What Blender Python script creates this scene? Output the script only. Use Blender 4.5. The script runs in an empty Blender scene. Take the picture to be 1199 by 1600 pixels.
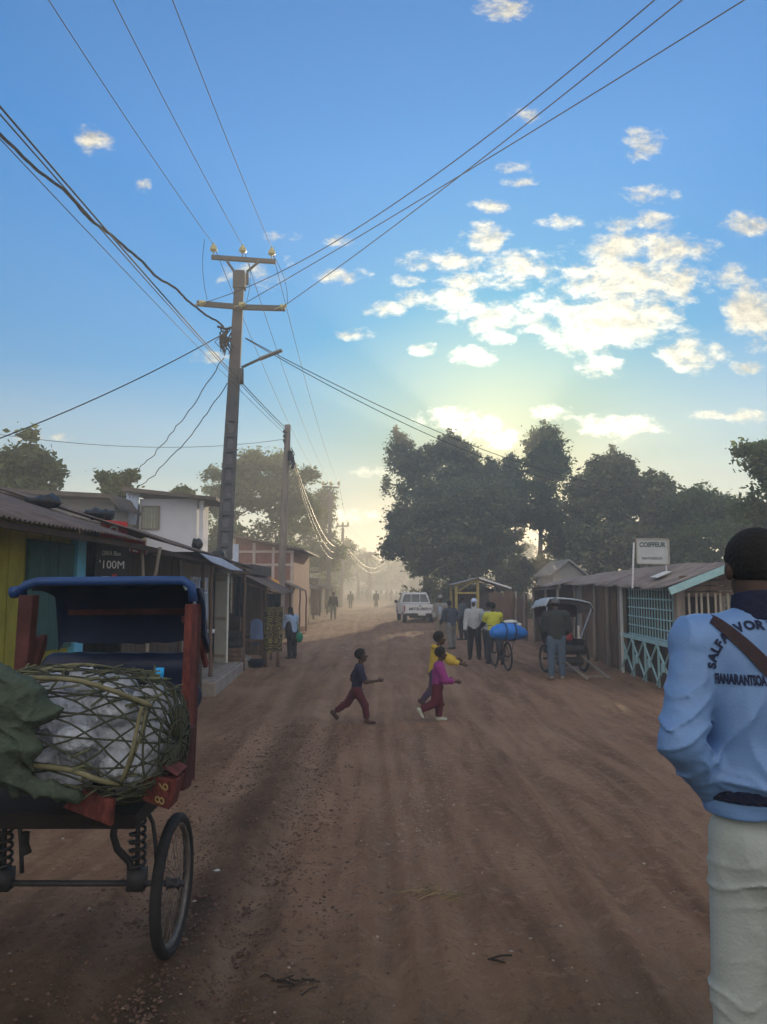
import bpy, bmesh, math, random
import numpy as np
from mathutils import Vector, Matrix, noise as mnoise

# ------------------------------------------------------------------ camera
SC = bpy.context.scene
COL = SC.collection
F_PX, CX, CY = 1202.0, 599.5, 800.0
CAM_Z, PITCH = 1.65, math.atan(118 / 1202.0)
cam_d = bpy.data.cameras.new('camera')
cam = bpy.data.objects.new('camera', cam_d)
COL.objects.link(cam)
cam.location = (0, 0, CAM_Z)
cam.rotation_euler = (math.pi / 2 + PITCH, 0, 0)
cam_d.sensor_fit = 'VERTICAL'
cam_d.sensor_height = 24.0
cam_d.lens = 24.0 * F_PX / 1600.0
cam_d.clip_start = 0.05
cam_d.clip_end = 3000
SC.camera = cam

# ------------------------------------------------------------------ light
SUN_EL, SUN_AZ = math.radians(8.3), math.radians(8.9)      # azimuth from +Y towards +X
sun_d = bpy.data.lights.new('sun', 'SUN')
sun_d.energy = 4.1
sun_d.angle = math.radians(0.5)
sun_d.color = (1.0, 0.80, 0.52)
sun = bpy.data.objects.new('sun', sun_d)
COL.objects.link(sun)
SUN_DIR = Vector((math.sin(SUN_AZ) * math.cos(SUN_EL), math.cos(SUN_AZ) * math.cos(SUN_EL), math.sin(SUN_EL)))
sun.rotation_euler = (-SUN_DIR).to_track_quat('-Z', 'Y').to_euler()
sun.location = (20, 60, 60)

vs = SC.view_settings
vs.view_transform = 'Standard'
vs.look = 'None'
vs.exposure = 0.65
vs.gamma = 1.0
vs.use_curve_mapping = False
SC.cycles.use_denoising = True
SC.cycles.max_bounces = 7
SC.cycles.diffuse_bounces = 3
SC.cycles.glossy_bounces = 2
SC.cycles.transmission_bounces = 4
SC.cycles.transparent_max_bounces = 8
SC.cycles.volume_bounces = 2
SC.cycles.sample_clamp_indirect = 6.0
SC.cycles.caustics_reflective = False
SC.cycles.caustics_refractive = False


def ray(px, py):
    x, u = (px - CX) / F_PX, -(py - CY) / F_PX
    c, s = math.cos(PITCH), math.sin(PITCH)
    return Vector((x, c - u * s, s + u * c))


def at(px, py, Y):
    d = ray(px, py)
    return Vector((0, 0, CAM_Z)) + d * (Y / d.y)


# ------------------------------------------------------------------ sky
world = bpy.data.worlds.new('World')
SC.world = world
world.use_nodes = True
wn, wl = world.node_tree.nodes, world.node_tree.links
wn.clear()


def N(nodes, t, **kw):
    n = nodes.new(t)
    for k, v in kw.items():
        setattr(n, k, v)
    return n


def wmath(op, a, b=None, c=None, clamp=False):
    n = N(wn, 'ShaderNodeMath', operation=op, use_clamp=clamp)
    for i, v in enumerate((a, b, c)):
        if v is None:
            continue
        if isinstance(v, (int, float)):
            n.inputs[i].default_value = v
        else:
            wl.new(v, n.inputs[i])
    return n.outputs[0]


w_out = N(wn, 'ShaderNodeOutputWorld')
w_bg = N(wn, 'ShaderNodeBackground')
w_bg.inputs[1].default_value = 0.125
sky = N(wn, 'ShaderNodeTexSky', sky_type='NISHITA')
sky.sun_disc = False
sky.sun_elevation = SUN_EL
sky.sun_rotation = SUN_AZ
sky.altitude = 1100
sky.air_density = 1.4
sky.dust_density = 0.45
sky.ozone_density = 5.0
tc = N(wn, 'ShaderNodeTexCoord')
sep = N(wn, 'ShaderNodeSeparateXYZ')
wl.new(tc.outputs['Generated'], sep.inputs[0])
ysafe = wmath('MAXIMUM', sep.outputs[1], 0.02)
su = wmath('DIVIDE', sep.outputs[0], ysafe)
sv = wmath('DIVIDE', sep.outputs[2], ysafe)
comb = N(wn, 'ShaderNodeCombineXYZ')
wl.new(su, comb.inputs[0])
wl.new(sv, comb.inputs[1])
# where the drifting cloud banks stand in the sky (direction, spread, strength)
BANKS = [(785, 12, 42, 22, .7), (145, 218, 26, 24, .62), (222, 288, 12, 11, .5), (825, 178, 24, 11, .6), (1003, 222, 30, 24, .65),
         (805, 262, 24, 10, .6), (810, 284, 24, 8, .5), (768, 322, 28, 12, .75), (758, 372, 32, 26, .8), (695, 408, 62, 16, .75),
         (815, 415, 58, 24, .8), (750, 440, 70, 14, .8), (690, 466, 58, 18, .85), (765, 492, 62, 24, .95), (832, 492, 38, 26, .85),
         (602, 482, 26, 13, .75), (662, 545, 18, 10, .7), (742, 556, 32, 14, .9), (778, 530, 24, 11, .8), (1000, 388, 92, 24, .95),
         (985, 440, 108, 40, 1.1), (965, 500, 92, 40, 1.15), (925, 528, 66, 26, 1.05), (938, 572, 34, 18, .95), (1015, 305, 38, 14, .6),
         (1025, 345, 38, 14, .7), (1172, 350, 40, 18, .9), (1185, 490, 52, 48, 1.0), (1140, 434, 26, 20, .7), (1080, 555, 44, 26, .85),
         (1166, 573, 22, 9, .7), (965, 666, 56, 20, .75), (722, 660, 60, 20, .7), (790, 690, 30, 14, .7), (862, 645, 30, 12, .6), (1168, 650, 28, 11, .8),
         (1105, 648, 26, 7, .6), (590, 737, 32, 9, .85), (545, 808, 48, 10, .8), (535, 431, 32, 12, .7), (555, 521, 24, 9, .6),
         (400, 425, 44, 22, .4), (322, 557, 28, 9, .7), (535, 376, 22, 9, .6), (440, 372, 20, 9, .4), (75, 683, 40, 6, .6),
         (965, 350, 30, 14, .6), (640, 440, 26, 8, .5), (880, 350, 30, 10, .35)]
w_noise = N(wn, 'ShaderNodeTexNoise')
w_noise.inputs['Scale'].default_value = 24.0
w_noise.inputs['Detail'].default_value = 9.0
w_noise.inputs['Roughness'].default_value = 0.66
w_noise.inputs['Distortion'].default_value = 0.15
stretch = N(wn, 'ShaderNodeVectorMath', operation='MULTIPLY')
stretch.inputs[1].default_value = (1.0, 1.55, 1.0)
wl.new(comb.outputs[0], stretch.inputs[0])
wl.new(stretch.outputs[0], w_noise.inputs['Vector'])
bank = None
for (bx, by, rx, ry, s) in BANKS:
    d = ray(bx, by)
    a = N(wn, 'ShaderNodeVectorMath', operation='SUBTRACT')
    wl.new(comb.outputs[0], a.inputs[0])
    a.inputs[1].default_value = (d.x / d.y, d.z / d.y, 0)
    b = N(wn, 'ShaderNodeVectorMath', operation='MULTIPLY')
    wl.new(a.outputs[0], b.inputs[0])
    b.inputs[1].default_value = (F_PX / rx, F_PX / ry, 0)
    q = N(wn, 'ShaderNodeVectorMath', operation='DOT_PRODUCT')
    wl.new(b.outputs[0], q.inputs[0])
    wl.new(b.outputs[0], q.inputs[1])
    v = wmath('MULTIPLY_ADD', q.outputs['Value'], -0.55 * s, s)
    bank = v if bank is None else wmath('SMOOTH_MAX', bank, v, 0.12)
bank = wmath('MAXIMUM', bank, -0.6)
dens = wmath('MULTIPLY_ADD', wmath('SUBTRACT', w_noise.outputs['Fac'], 0.5), 3.6, bank)
front = wmath('GREATER_THAN', sep.outputs[1], 0.05)
ramp = N(wn, 'ShaderNodeMapRange', interpolation_type='SMOOTHSTEP')
ramp.inputs['From Min'].default_value = 0.0
ramp.inputs['From Max'].default_value = 1.12
wl.new(dens, ramp.inputs['Value'])
cov = wmath('MULTIPLY', wmath('MULTIPLY', ramp.outputs[0], front), 0.88)
# clouds scatter more light forward near the sun
dotn = N(wn, 'ShaderNodeVectorMath', operation='DOT_PRODUCT')
wl.new(tc.outputs['Generated'], dotn.inputs[0])
dotn.inputs[1].default_value = SUN_DIR
fwd = wmath('POWER', wmath('MAXIMUM', dotn.outputs['Value'], 0.0), 46.0)
w_noise2 = N(wn, 'ShaderNodeTexNoise')
for k_ in ('Scale', 'Detail', 'Roughness', 'Distortion'):
    w_noise2.inputs[k_].default_value = w_noise.inputs[k_].default_value
w_noise2.inputs['Detail'].default_value = 4.0
shift = N(wn, 'ShaderNodeVectorMath', operation='ADD')
shift.inputs[1].default_value = (-.004, -.016, 0)
wl.new(stretch.outputs[0], shift.inputs[0])
wl.new(shift.outputs[0], w_noise2.inputs['Vector'])
relief = wmath('SUBTRACT', w_noise.outputs['Fac'], w_noise2.outputs['Fac'])
thick = wmath('MULTIPLY', dens, -.10)
shade = N(wn, 'ShaderNodeMapRange')
shade.inputs['From Min'].default_value = -.16
shade.inputs['From Max'].default_value = .16
shade.inputs['To Min'].default_value = 0.62
shade.inputs['To Max'].default_value = 1.22
wl.new(wmath('ADD', relief, wmath('MULTIPLY', thick, .35)), shade.inputs['Value'])
cl_b = wmath('MULTIPLY', wmath('MULTIPLY_ADD', fwd, 15.0, 4.6), shade.outputs[0])
cl_c = N(wn, 'ShaderNodeVectorMath', operation='SCALE')
cl_c.inputs[0].default_value = (1.0, 0.92, 0.70)
wl.new(cl_b, cl_c.inputs['Scale'])
wmix = N(wn, 'ShaderNodeMix', data_type='RGBA')
wl.new(cov, wmix.inputs['Factor'])
hsv = N(wn, 'ShaderNodeHueSaturation')
satr = N(wn, 'ShaderNodeMapRange')
satr.inputs['From Min'].default_value = .10
satr.inputs['From Max'].default_value = .48
satr.inputs['To Min'].default_value = .72
satr.inputs['To Max'].default_value = 1.65
wl.new(sep.outputs[2], satr.inputs['Value'])
wl.new(satr.outputs[0], hsv.inputs['Saturation'])
# colour of the sky by height and nearness to the sun, as the phone recorded it
tint = N(wn, 'ShaderNodeMapRange', data_type='FLOAT_VECTOR')
for nm, v in (('From Min', (.10,) * 3), ('From Max', (.50,) * 3), ('To Min', (.44, .62, .62)), ('To Max', (.38, 1.03, 1.24))):
    tint.inputs[[i for i, q in enumerate(tint.inputs) if q.name == nm and q.type == 'VECTOR'][0]].default_value = v
tz = N(wn, 'ShaderNodeCombineXYZ')
for i in range(3):
    wl.new(sep.outputs[2], tz.inputs[i])
wl.new(tz.outputs[0], [q for q in tint.inputs if q.name == 'Vector'][0])
sd = N(wn, 'ShaderNodeVectorMath', operation='DOT_PRODUCT')
wl.new(tc.outputs['Generated'], sd.inputs[0])
sd.inputs[1].default_value = SUN_DIR
warm = wmath('POWER', wmath('MAXIMUM', sd.outputs['Value'], 0.0), 36.0)
wm_ = N(wn, 'ShaderNodeMix', data_type='RGBA')
wl.new(warm, wm_.inputs['Factor'])
wm_.inputs['A'].default_value = (1, 1, 1, 1)
wm_.inputs['B'].default_value = (3.3, 1.45, .66, 1)
m1 = N(wn, 'ShaderNodeVectorMath', operation='MULTIPLY')
wl.new(sky.outputs[0], m1.inputs[0])
wl.new([q for q in tint.outputs if q.type == 'VECTOR'][0], m1.inputs[1])
m2 = N(wn, 'ShaderNodeVectorMath', operation='MULTIPLY')
wl.new(m1.outputs[0], m2.inputs[0])
wl.new(wm_.outputs['Result'], m2.inputs[1])
wl.new(m2.outputs[0], hsv.inputs['Color'])
wl.new(hsv.outputs[0], wmix.inputs['A'])
wl.new(cl_c.outputs[0], wmix.inputs['B'])
# broken bright cloud added over the unseen rear sky, to fill the foreground
r_n = N(wn, 'ShaderNodeTexNoise')
r_n.inputs['Scale'].default_value = 2.6
r_n.inputs['Detail'].default_value = 6.0
r_n.inputs['Roughness'].default_value = 0.6
wl.new(tc.outputs['Generated'], r_n.inputs['Vector'])
r_c = N(wn, 'ShaderNodeMapRange', interpolation_type='SMOOTHSTEP')
r_c.inputs['From Min'].default_value = .36
r_c.inputs['From Max'].default_value = .58
wl.new(r_n.outputs['Fac'], r_c.inputs['Value'])
r_b = N(wn, 'ShaderNodeMapRange', interpolation_type='SMOOTHSTEP')
r_b.inputs['From Min'].default_value = .22
r_b.inputs['From Max'].default_value = -.30
wl.new(sep.outputs[1], r_b.inputs['Value'])
r_m = N(wn, 'ShaderNodeMix', data_type='RGBA')
wl.new(wmath('MULTIPLY', r_c.outputs[0], r_b.outputs[0]), r_m.inputs['Factor'])
wl.new(wmix.outputs['Result'], r_m.inputs['A'])
r_m.inputs['B'].default_value = (7.6, 6.9, 6.3, 1)
wl.new(r_m.outputs['Result'], w_bg.inputs[0])
wl.new(w_bg.outputs[0], w_out.inputs[0])

# ------------------------------------------------------------------ helpers
RNG = np.random.default_rng(7)
R = random.Random(11)


def lin(r, g, b):
    f = lambda c: ((c / 255 + .055) / 1.055) ** 2.4 if c > 10 else c / 255 / 12.92
    return (f(r), f(g), f(b))


MATS = {}


def M(name, col=None, rough=.85, var=.18, scale=6.0, bump=.0, bscale=30.0, metal=0.0, trans=0.0, col2=None, leaf=False, stretch=None, spec=.3):
    """procedural material: noise-mottled colour, optional bump, leaf translucency"""
    if name in MATS:
        return MATS[name]
    m = bpy.data.materials.new(name)
    m.use_nodes = True
    n, l = m.node_tree.nodes, m.node_tree.links
    n.clear()
    out = N(n, 'ShaderNodeOutputMaterial')
    p = N(n, 'ShaderNodeBsdfPrincipled')
    p.inputs['Roughness'].default_value = rough
    p.inputs['Metallic'].default_value = metal
    p.inputs['Specular IOR Level'].default_value = spec
    t = N(n, 'ShaderNodeTexCoord')
    vec = t.outputs['Object']
    if stretch:
        mp = N(n, 'ShaderNodeMapping')
        mp.inputs['Scale'].default_value = stretch
        l.new(vec, mp.inputs[0])
        vec = mp.outputs[0]
    c1 = tuple(max(0, c * (1 - var)) for c in col)
    c2 = col2 or tuple(min(1, c * (1 + var)) for c in col)
    mix = N(n, 'ShaderNodeMix', data_type='RGBA')
    mix.inputs['A'].default_value = (*c1, 1)
    mix.inputs['B'].default_value = (*c2, 1)
    if leaf:
        g = N(n, 'ShaderNodeNewGeometry')
        l.new(g.outputs['Random Per Island'], mix.inputs['Factor'])
    else:
        nz = N(n, 'ShaderNodeTexNoise')
        nz.inputs['Scale'].default_value = scale
        nz.inputs['Detail'].default_value = 6
        nz.inputs['Roughness'].default_value = .65
        l.new(vec, nz.inputs['Vector'])
        mr = N(n, 'ShaderNodeMapRange')
        mr.inputs['From Min'].default_value = .3
        mr.inputs['From Max'].default_value = .7
        l.new(nz.outputs['Fac'], mr.inputs['Value'])
        l.new(mr.outputs[0], mix.inputs['Factor'])
    l.new(mix.outputs['Result'], p.inputs['Base Color'])
    if bump:
        nb = N(n, 'ShaderNodeTexNoise')
        nb.inputs['Scale'].default_value = bscale
        nb.inputs['Detail'].default_value = 5
        l.new(vec, nb.inputs['Vector'])
        b = N(n, 'ShaderNodeBump')
        b.inputs['Strength'].default_value = bump
        b.inputs['Distance'].default_value = .02
        l.new(nb.outputs['Fac'], b.inputs['Height'])
        l.new(b.outputs[0], p.inputs['Normal'])
    sh = p.outputs[0]
    if trans:
        tr = N(n, 'ShaderNodeBsdfTranslucent')
        hs = N(n, 'ShaderNodeHueSaturation')
        hs.inputs['Value'].default_value = 1.7
        hs.inputs['Hue'].default_value = .485
        l.new(mix.outputs['Result'], hs.inputs['Color'])
        l.new(hs.outputs[0], tr.inputs[0])
        ms = N(n, 'ShaderNodeMixShader')
        ms.inputs[0].default_value = trans
        l.new(sh, ms.inputs[1])
        l.new(tr.outputs[0], ms.inputs[2])
        sh = ms.outputs[0]
    l.new(sh, out.inputs[0])
    MATS[name] = m
    return m


def wm(o):
    m = o.matrix_basis.copy()
    while o.parent:
        o = o.parent
        m = o.matrix_basis @ m
    return m


def tag(o, label=None, cat=None, group=None, kind=None):
    for k, v in (('label', label), ('category', cat), ('group', group), ('kind', kind)):
        if v:
            o[k] = v
    return o


def thing(name, label, cat, loc=(0, 0, 0), rz=0.0, group=None):
    o = bpy.data.objects.new(name, None)
    COL.objects.link(o)
    o.empty_display_size = .2
    o.location = loc
    o.rotation_euler = (0, 0, rz)
    return tag(o, label, cat, group)


def mesh_obj(name, V, Fc, mat, parent=None, local=False, smooth=False, bevel=0.0):
    me = bpy.data.meshes.new(name)
    V = np.asarray(V, dtype=float).reshape(-1, 3)
    if parent is not None and not local:
        im = np.array(wm(parent).inverted())
        V = V @ im[:3, :3].T + im[:3, 3]
    me.from_pydata(V.tolist(), [], Fc if isinstance(Fc, list) else Fc.tolist())
    me.materials.append(mat)
    if smooth:
        me.polygons.foreach_set('use_smooth', [True] * len(me.polygons))
    me.update()
    o = bpy.data.objects.new(name, me)
    COL.objects.link(o)
    if parent is not None:
        o.parent = parent
    if bevel:
        b = o.modifiers.new('bevel', 'BEVEL')
        b.width = bevel
        b.segments = 2
        b.limit_method = 'ANGLE'
    return o


def copy_tree(o, parent=None):
    c = o.copy()
    COL.objects.link(c)
    if parent is not None:
        c.parent = parent
    for ch in list(o.children):
        copy_tree(ch, c)
    return c


class MB:
    """collects boxes, bars, tubes, sheets; build() links them as ONE mesh object"""

    def __init__(self):
        self.V, self.F = [], []

    def add(self, V, Fc):
        k = len(self.V)
        self.V += [tuple(v) for v in V]
        self.F += [tuple(i + k for i in f) for f in Fc]
        return self

    def box(self, c, s, rot=None):
        c = Vector(c)
        h = Vector(s) / 2
        P = [Vector((sx * h.x, sy * h.y, sz * h.z)) for sx in (-1, 1) for sy in (-1, 1) for sz in (-1, 1)]
        if rot is not None:
            P = [rot @ p for p in P]
        return self.add([p + c for p in P], [(0, 1, 3, 2), (4, 6, 7, 5), (0, 4, 5, 1), (2, 3, 7, 6), (0, 2, 6, 4), (1, 5, 7, 3)])

    def span(self, a, b):
        a, b = Vector(a), Vector(b)
        return self.box((a + b) / 2, [abs(x) for x in (b - a)])

    def bar(self, a, b, w, h, up=(0, 0, 1)):
        a, b = Vector(a), Vector(b)
        d = (b - a)
        L = d.length
        d.normalize()
        u = Vector(up)
        x = d.cross(u)
        if x.length < 1e-3:
            x = d.cross(Vector((0, 1, 0)))
        x.normalize()
        z = x.cross(d)
        rot = Matrix((x, d, z)).transposed()
        return self.box((a + b) / 2, (w, L, h), rot)

    def tube(self, pts, r, n=7, cap=True):
        pts = [Vector(p) for p in pts]
        k0 = len(self.V)
        m = len(pts)
        rs = r if isinstance(r, (list, tuple, np.ndarray)) else [r] * m
        x = None
        for i, p in enumerate(pts):
            d = (pts[min(i + 1, m - 1)] - pts[max(i - 1, 0)])
            if d.length < 1e-9:
                d = Vector((0, 0, 1))
            d.normalize()
            if x is None:
                x = d.orthogonal()
            x = (x - d * x.dot(d))
            if x.length < 1e-6:
                x = d.orthogonal()
            x.normalize()
            y = d.cross(x)
            for j in range(n):
                a = 2 * math.pi * j / n
                self.V.append(tuple(p + (x * math.cos(a) + y * math.sin(a)) * rs[i]))
        for i in range(m - 1):
            for j in range(n):
                a, b = k0 + i * n + j, k0 + i * n + (j + 1) % n
                self.F.append((a, b, b + n, a + n))
        if cap:
            self.F.append(tuple(k0 + j for j in reversed(range(n))))
            self.F.append(tuple(k0 + (m - 1) * n + j for j in range(n)))
        return self

    def lathe(self, prof, n=16, mat=None):
        """profile [(r,z)] round the z axis, placed by mat"""
        mat = mat or Matrix.Identity(4)
        V, Fc = [], []
        for (r, z) in prof:
            for j in range(n):
                a = 2 * math.pi * j / n
                V.append(mat @ Vector((r * math.cos(a), r * math.sin(a), z)))
        for i in range(len(prof) - 1):
            for j in range(n):
                a, b = i * n + j, i * n + (j + 1) % n
                Fc.append((a, b, b + n, a + n))
        Fc.append(tuple(reversed(range(n))))
        Fc.append(tuple((len(prof) - 1) * n + j for j in range(n)))
        return self.add(V, Fc)

    def prism(self, poly, a, b):
        """extrude a closed 3-D polygon from offset a to offset b"""
        a, b = Vector(a), Vector(b)
        n = len(poly)
        V = [Vector(p) + a for p in poly] + [Vector(p) + b for p in poly]
        Fc = [tuple(range(n - 1, -1, -1)), tuple(range(n, 2 * n))]
        Fc += [(i, (i + 1) % n, n + (i + 1) % n, n + i) for i in range(n)]
        return self.add(V, Fc)

    def corrugated(self, e0, e1, r1, r0, pitch=.09, amp=.012, thick=.004, rows=6, seed=0, wob=.012, ragged=.03):
        """wavy sheet: eave e0->e1, ridge r0->r1; ribs run from eave to ridge"""
        e0, e1, r0, r1 = map(Vector, (e0, e1, r0, r1))
        rr = random.Random(seed)
        L = (e1 - e0).length
        n = max(8, int(L / pitch * 6))
        nrm = (e1 - e0).cross(r0 - e0).normalized()
        if nrm.z < 0:
            nrm = -nrm
        V = []
        sheet = .82
        for side in (0, 1):
            for j in range(rows + 1):
                t = j / rows
                for i in range(n + 1):
                    s = i / n
                    k = int(s * L / sheet)
                    rk = random.Random(seed * 77 + k)
                    off = rk.uniform(0, ragged)
                    lift = rk.uniform(0, .012) + wob * math.sin(s * L * 1.7 + t * 2 + seed)
                    slope = (r0.lerp(r1, s) - e0.lerp(e1, s)).normalized()
                    p = e0.lerp(e1, s).lerp(r0.lerp(r1, s), t)
                    p = p - slope * off * (1 - t)
                    p = p + nrm * (amp * math.sin(2 * math.pi * s * L / pitch) + lift - side * thick)
                    V.append(p)
        W = n + 1
        S = W * (rows + 1)
        Fc = []
        for j in range(rows):
            for i in range(n):
                a = j * W + i
                Fc.append((a, a + 1, a + W + 1, a + W))
                Fc.append((S + a, S + a + W, S + a + W + 1, S + a + 1))
        for i in range(n):
            Fc.append((i, S + i, S + i + 1, i + 1))
            a = rows * W + i
            Fc.append((a, a + 1, S + a + 1, S + a))
        for j in range(rows):
            a = j * W
            Fc.append((a, a + W, S + a + W, S + a))
            a = j * W + n
            Fc.append((a, S + a, S + a + W, a + W))
        return self.add(V, Fc)

    def build(self, name, mat, parent=None, local=False, smooth=False, bevel=0.0):
        return mesh_obj(name, self.V, self.F, mat, parent, local, smooth, bevel)


def text_geo(s, size, bold=0.0, depth=.002):
    """mesh of a line of writing in its own XY plane; x starts at 0, baseline y = 0"""
    cu = bpy.data.curves.new('writing', 'FONT')
    cu.body = s
    cu.size = size
    cu.offset = bold
    cu.extrude = depth
    cu.resolution_u = 3
    o = bpy.data.objects.new('writing', cu)
    COL.objects.link(o)
    dg = bpy.context.evaluated_depsgraph_get()
    dg.update()
    me = o.evaluated_get(dg).to_mesh()
    V = [v.co.copy() for v in me.vertices]
    Fc = [tuple(p.vertices) for p in me.polygons]
    o.evaluated_get(dg).to_mesh_clear()
    bpy.data.objects.remove(o)
    bpy.data.curves.remove(cu)
    return V, Fc


def write_on(mb, s, size, origin, xdir, ydir, width=None, bold=.0, depth=.002, centre=False):
    V, Fc = text_geo(s, size, bold, depth)
    if not V:
        return mb
    x0, x1 = min(v.x for v in V), max(v.x for v in V)
    k = (width / (x1 - x0)) if width else 1.0
    xd, yd = Vector(xdir).normalized(), Vector(ydir).normalized()
    zd = xd.cross(yd)
    sh = -(x0 + x1) / 2 if centre else -x0
    return mb.add([Vector(origin) + xd * ((v.x + sh) * k) + yd * v.y + zd * v.z for v in V], Fc)


# ------------------------------------------------------------------ ground
def sstep(a, b, x):
    t = np.clip((x - a) / (b - a), 0, 1)
    return t * t * (3 - 2 * t)


_wave = [(RNG.uniform(-1, 1), RNG.uniform(-1, 1), RNG.uniform(0, 6.28)) for _ in range(40)]


def fbm2(x, y, f0, octs, seed=0):
    s = 0
    for o in range(octs):
        f = f0 * 1.9 ** o
        for k in range(4):
            a, b, c = _wave[(seed * 5 + o * 4 + k) % 40]
            L = math.hypot(a, b) + .05
            s = s + np.sin(f * (a * x + b * y) / L + c * (1 + o) + np.sin(f * .53 * (b * x - a * y) / L + c) * 1.3) * .6 ** o * .25
    return s


RUTS = ((-.62, -.018, .12, .060), (-.98, -.05, .15, .050), (.02, -.010, .09, .046), (.42, -.004, .08, .030), (1.3, .012, .10, .042), (.95, .03, .07, .030),
        (-1.75, -.10, .2, .02), (2.0, .09, .09, .034), (.20, -.006, .05, .024), (1.75, .05, .06, .028))


def packed(x, y):
    """how hard the wheels have pressed the earth"""
    s = 0
    for (x0, sl, w, d) in RUTS:
        q = (x - x0 - sl * y - .05 * np.sin(y * .45 + x0 * 3)) / w
        s = s + np.exp(-q * q) * d / .06
    return np.clip(s, 0, 1) * np.exp(-np.maximum(y, 0) / 30)


def gz(x, y):
    """height of the road at x, y"""
    x = np.asarray(x, float)
    y = np.asarray(y, float)
    z = -0.27 * sstep(2.0, 12.5, y)
    fade = np.exp(-np.maximum(y, 0) / 26)
    for (x0, slope, w, d) in RUTS:
        c = x0 + slope * y + .05 * np.sin(y * .45 + x0 * 3)
        q = (x - c) / w
        z = z - d * np.exp(-q * q) * fade + d * .55 * (np.exp(-((q - 1.5) / .7) ** 2) + np.exp(-((q + 1.5) / .7) ** 2)) * fade
    z = z + .022 * fbm2(x, y, .9, 4, 0)
    z = z + .12 * sstep(3.6, 6.5, np.abs(x + .2)) * sstep(9, 30, y) + .35 * sstep(3.2, 7.5, -x) * sstep(26, 40, y)
    return z


def gpt(x, y):
    return Vector((x, y, float(gz(x, y))))


def on_ground(px, py):
    d = ray(px, py)
    t = 1.9 / max(1e-3, -d.z)
    for _ in range(40):
        p = d * t + Vector((0, 0, CAM_Z))
        g = float(gz(p.x, p.y))
        t += (p.z - g) / max(.02, -d.z) * .8
    p = d * t + Vector((0, 0, CAM_Z))
    return gpt(p.x, p.y)


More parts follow.
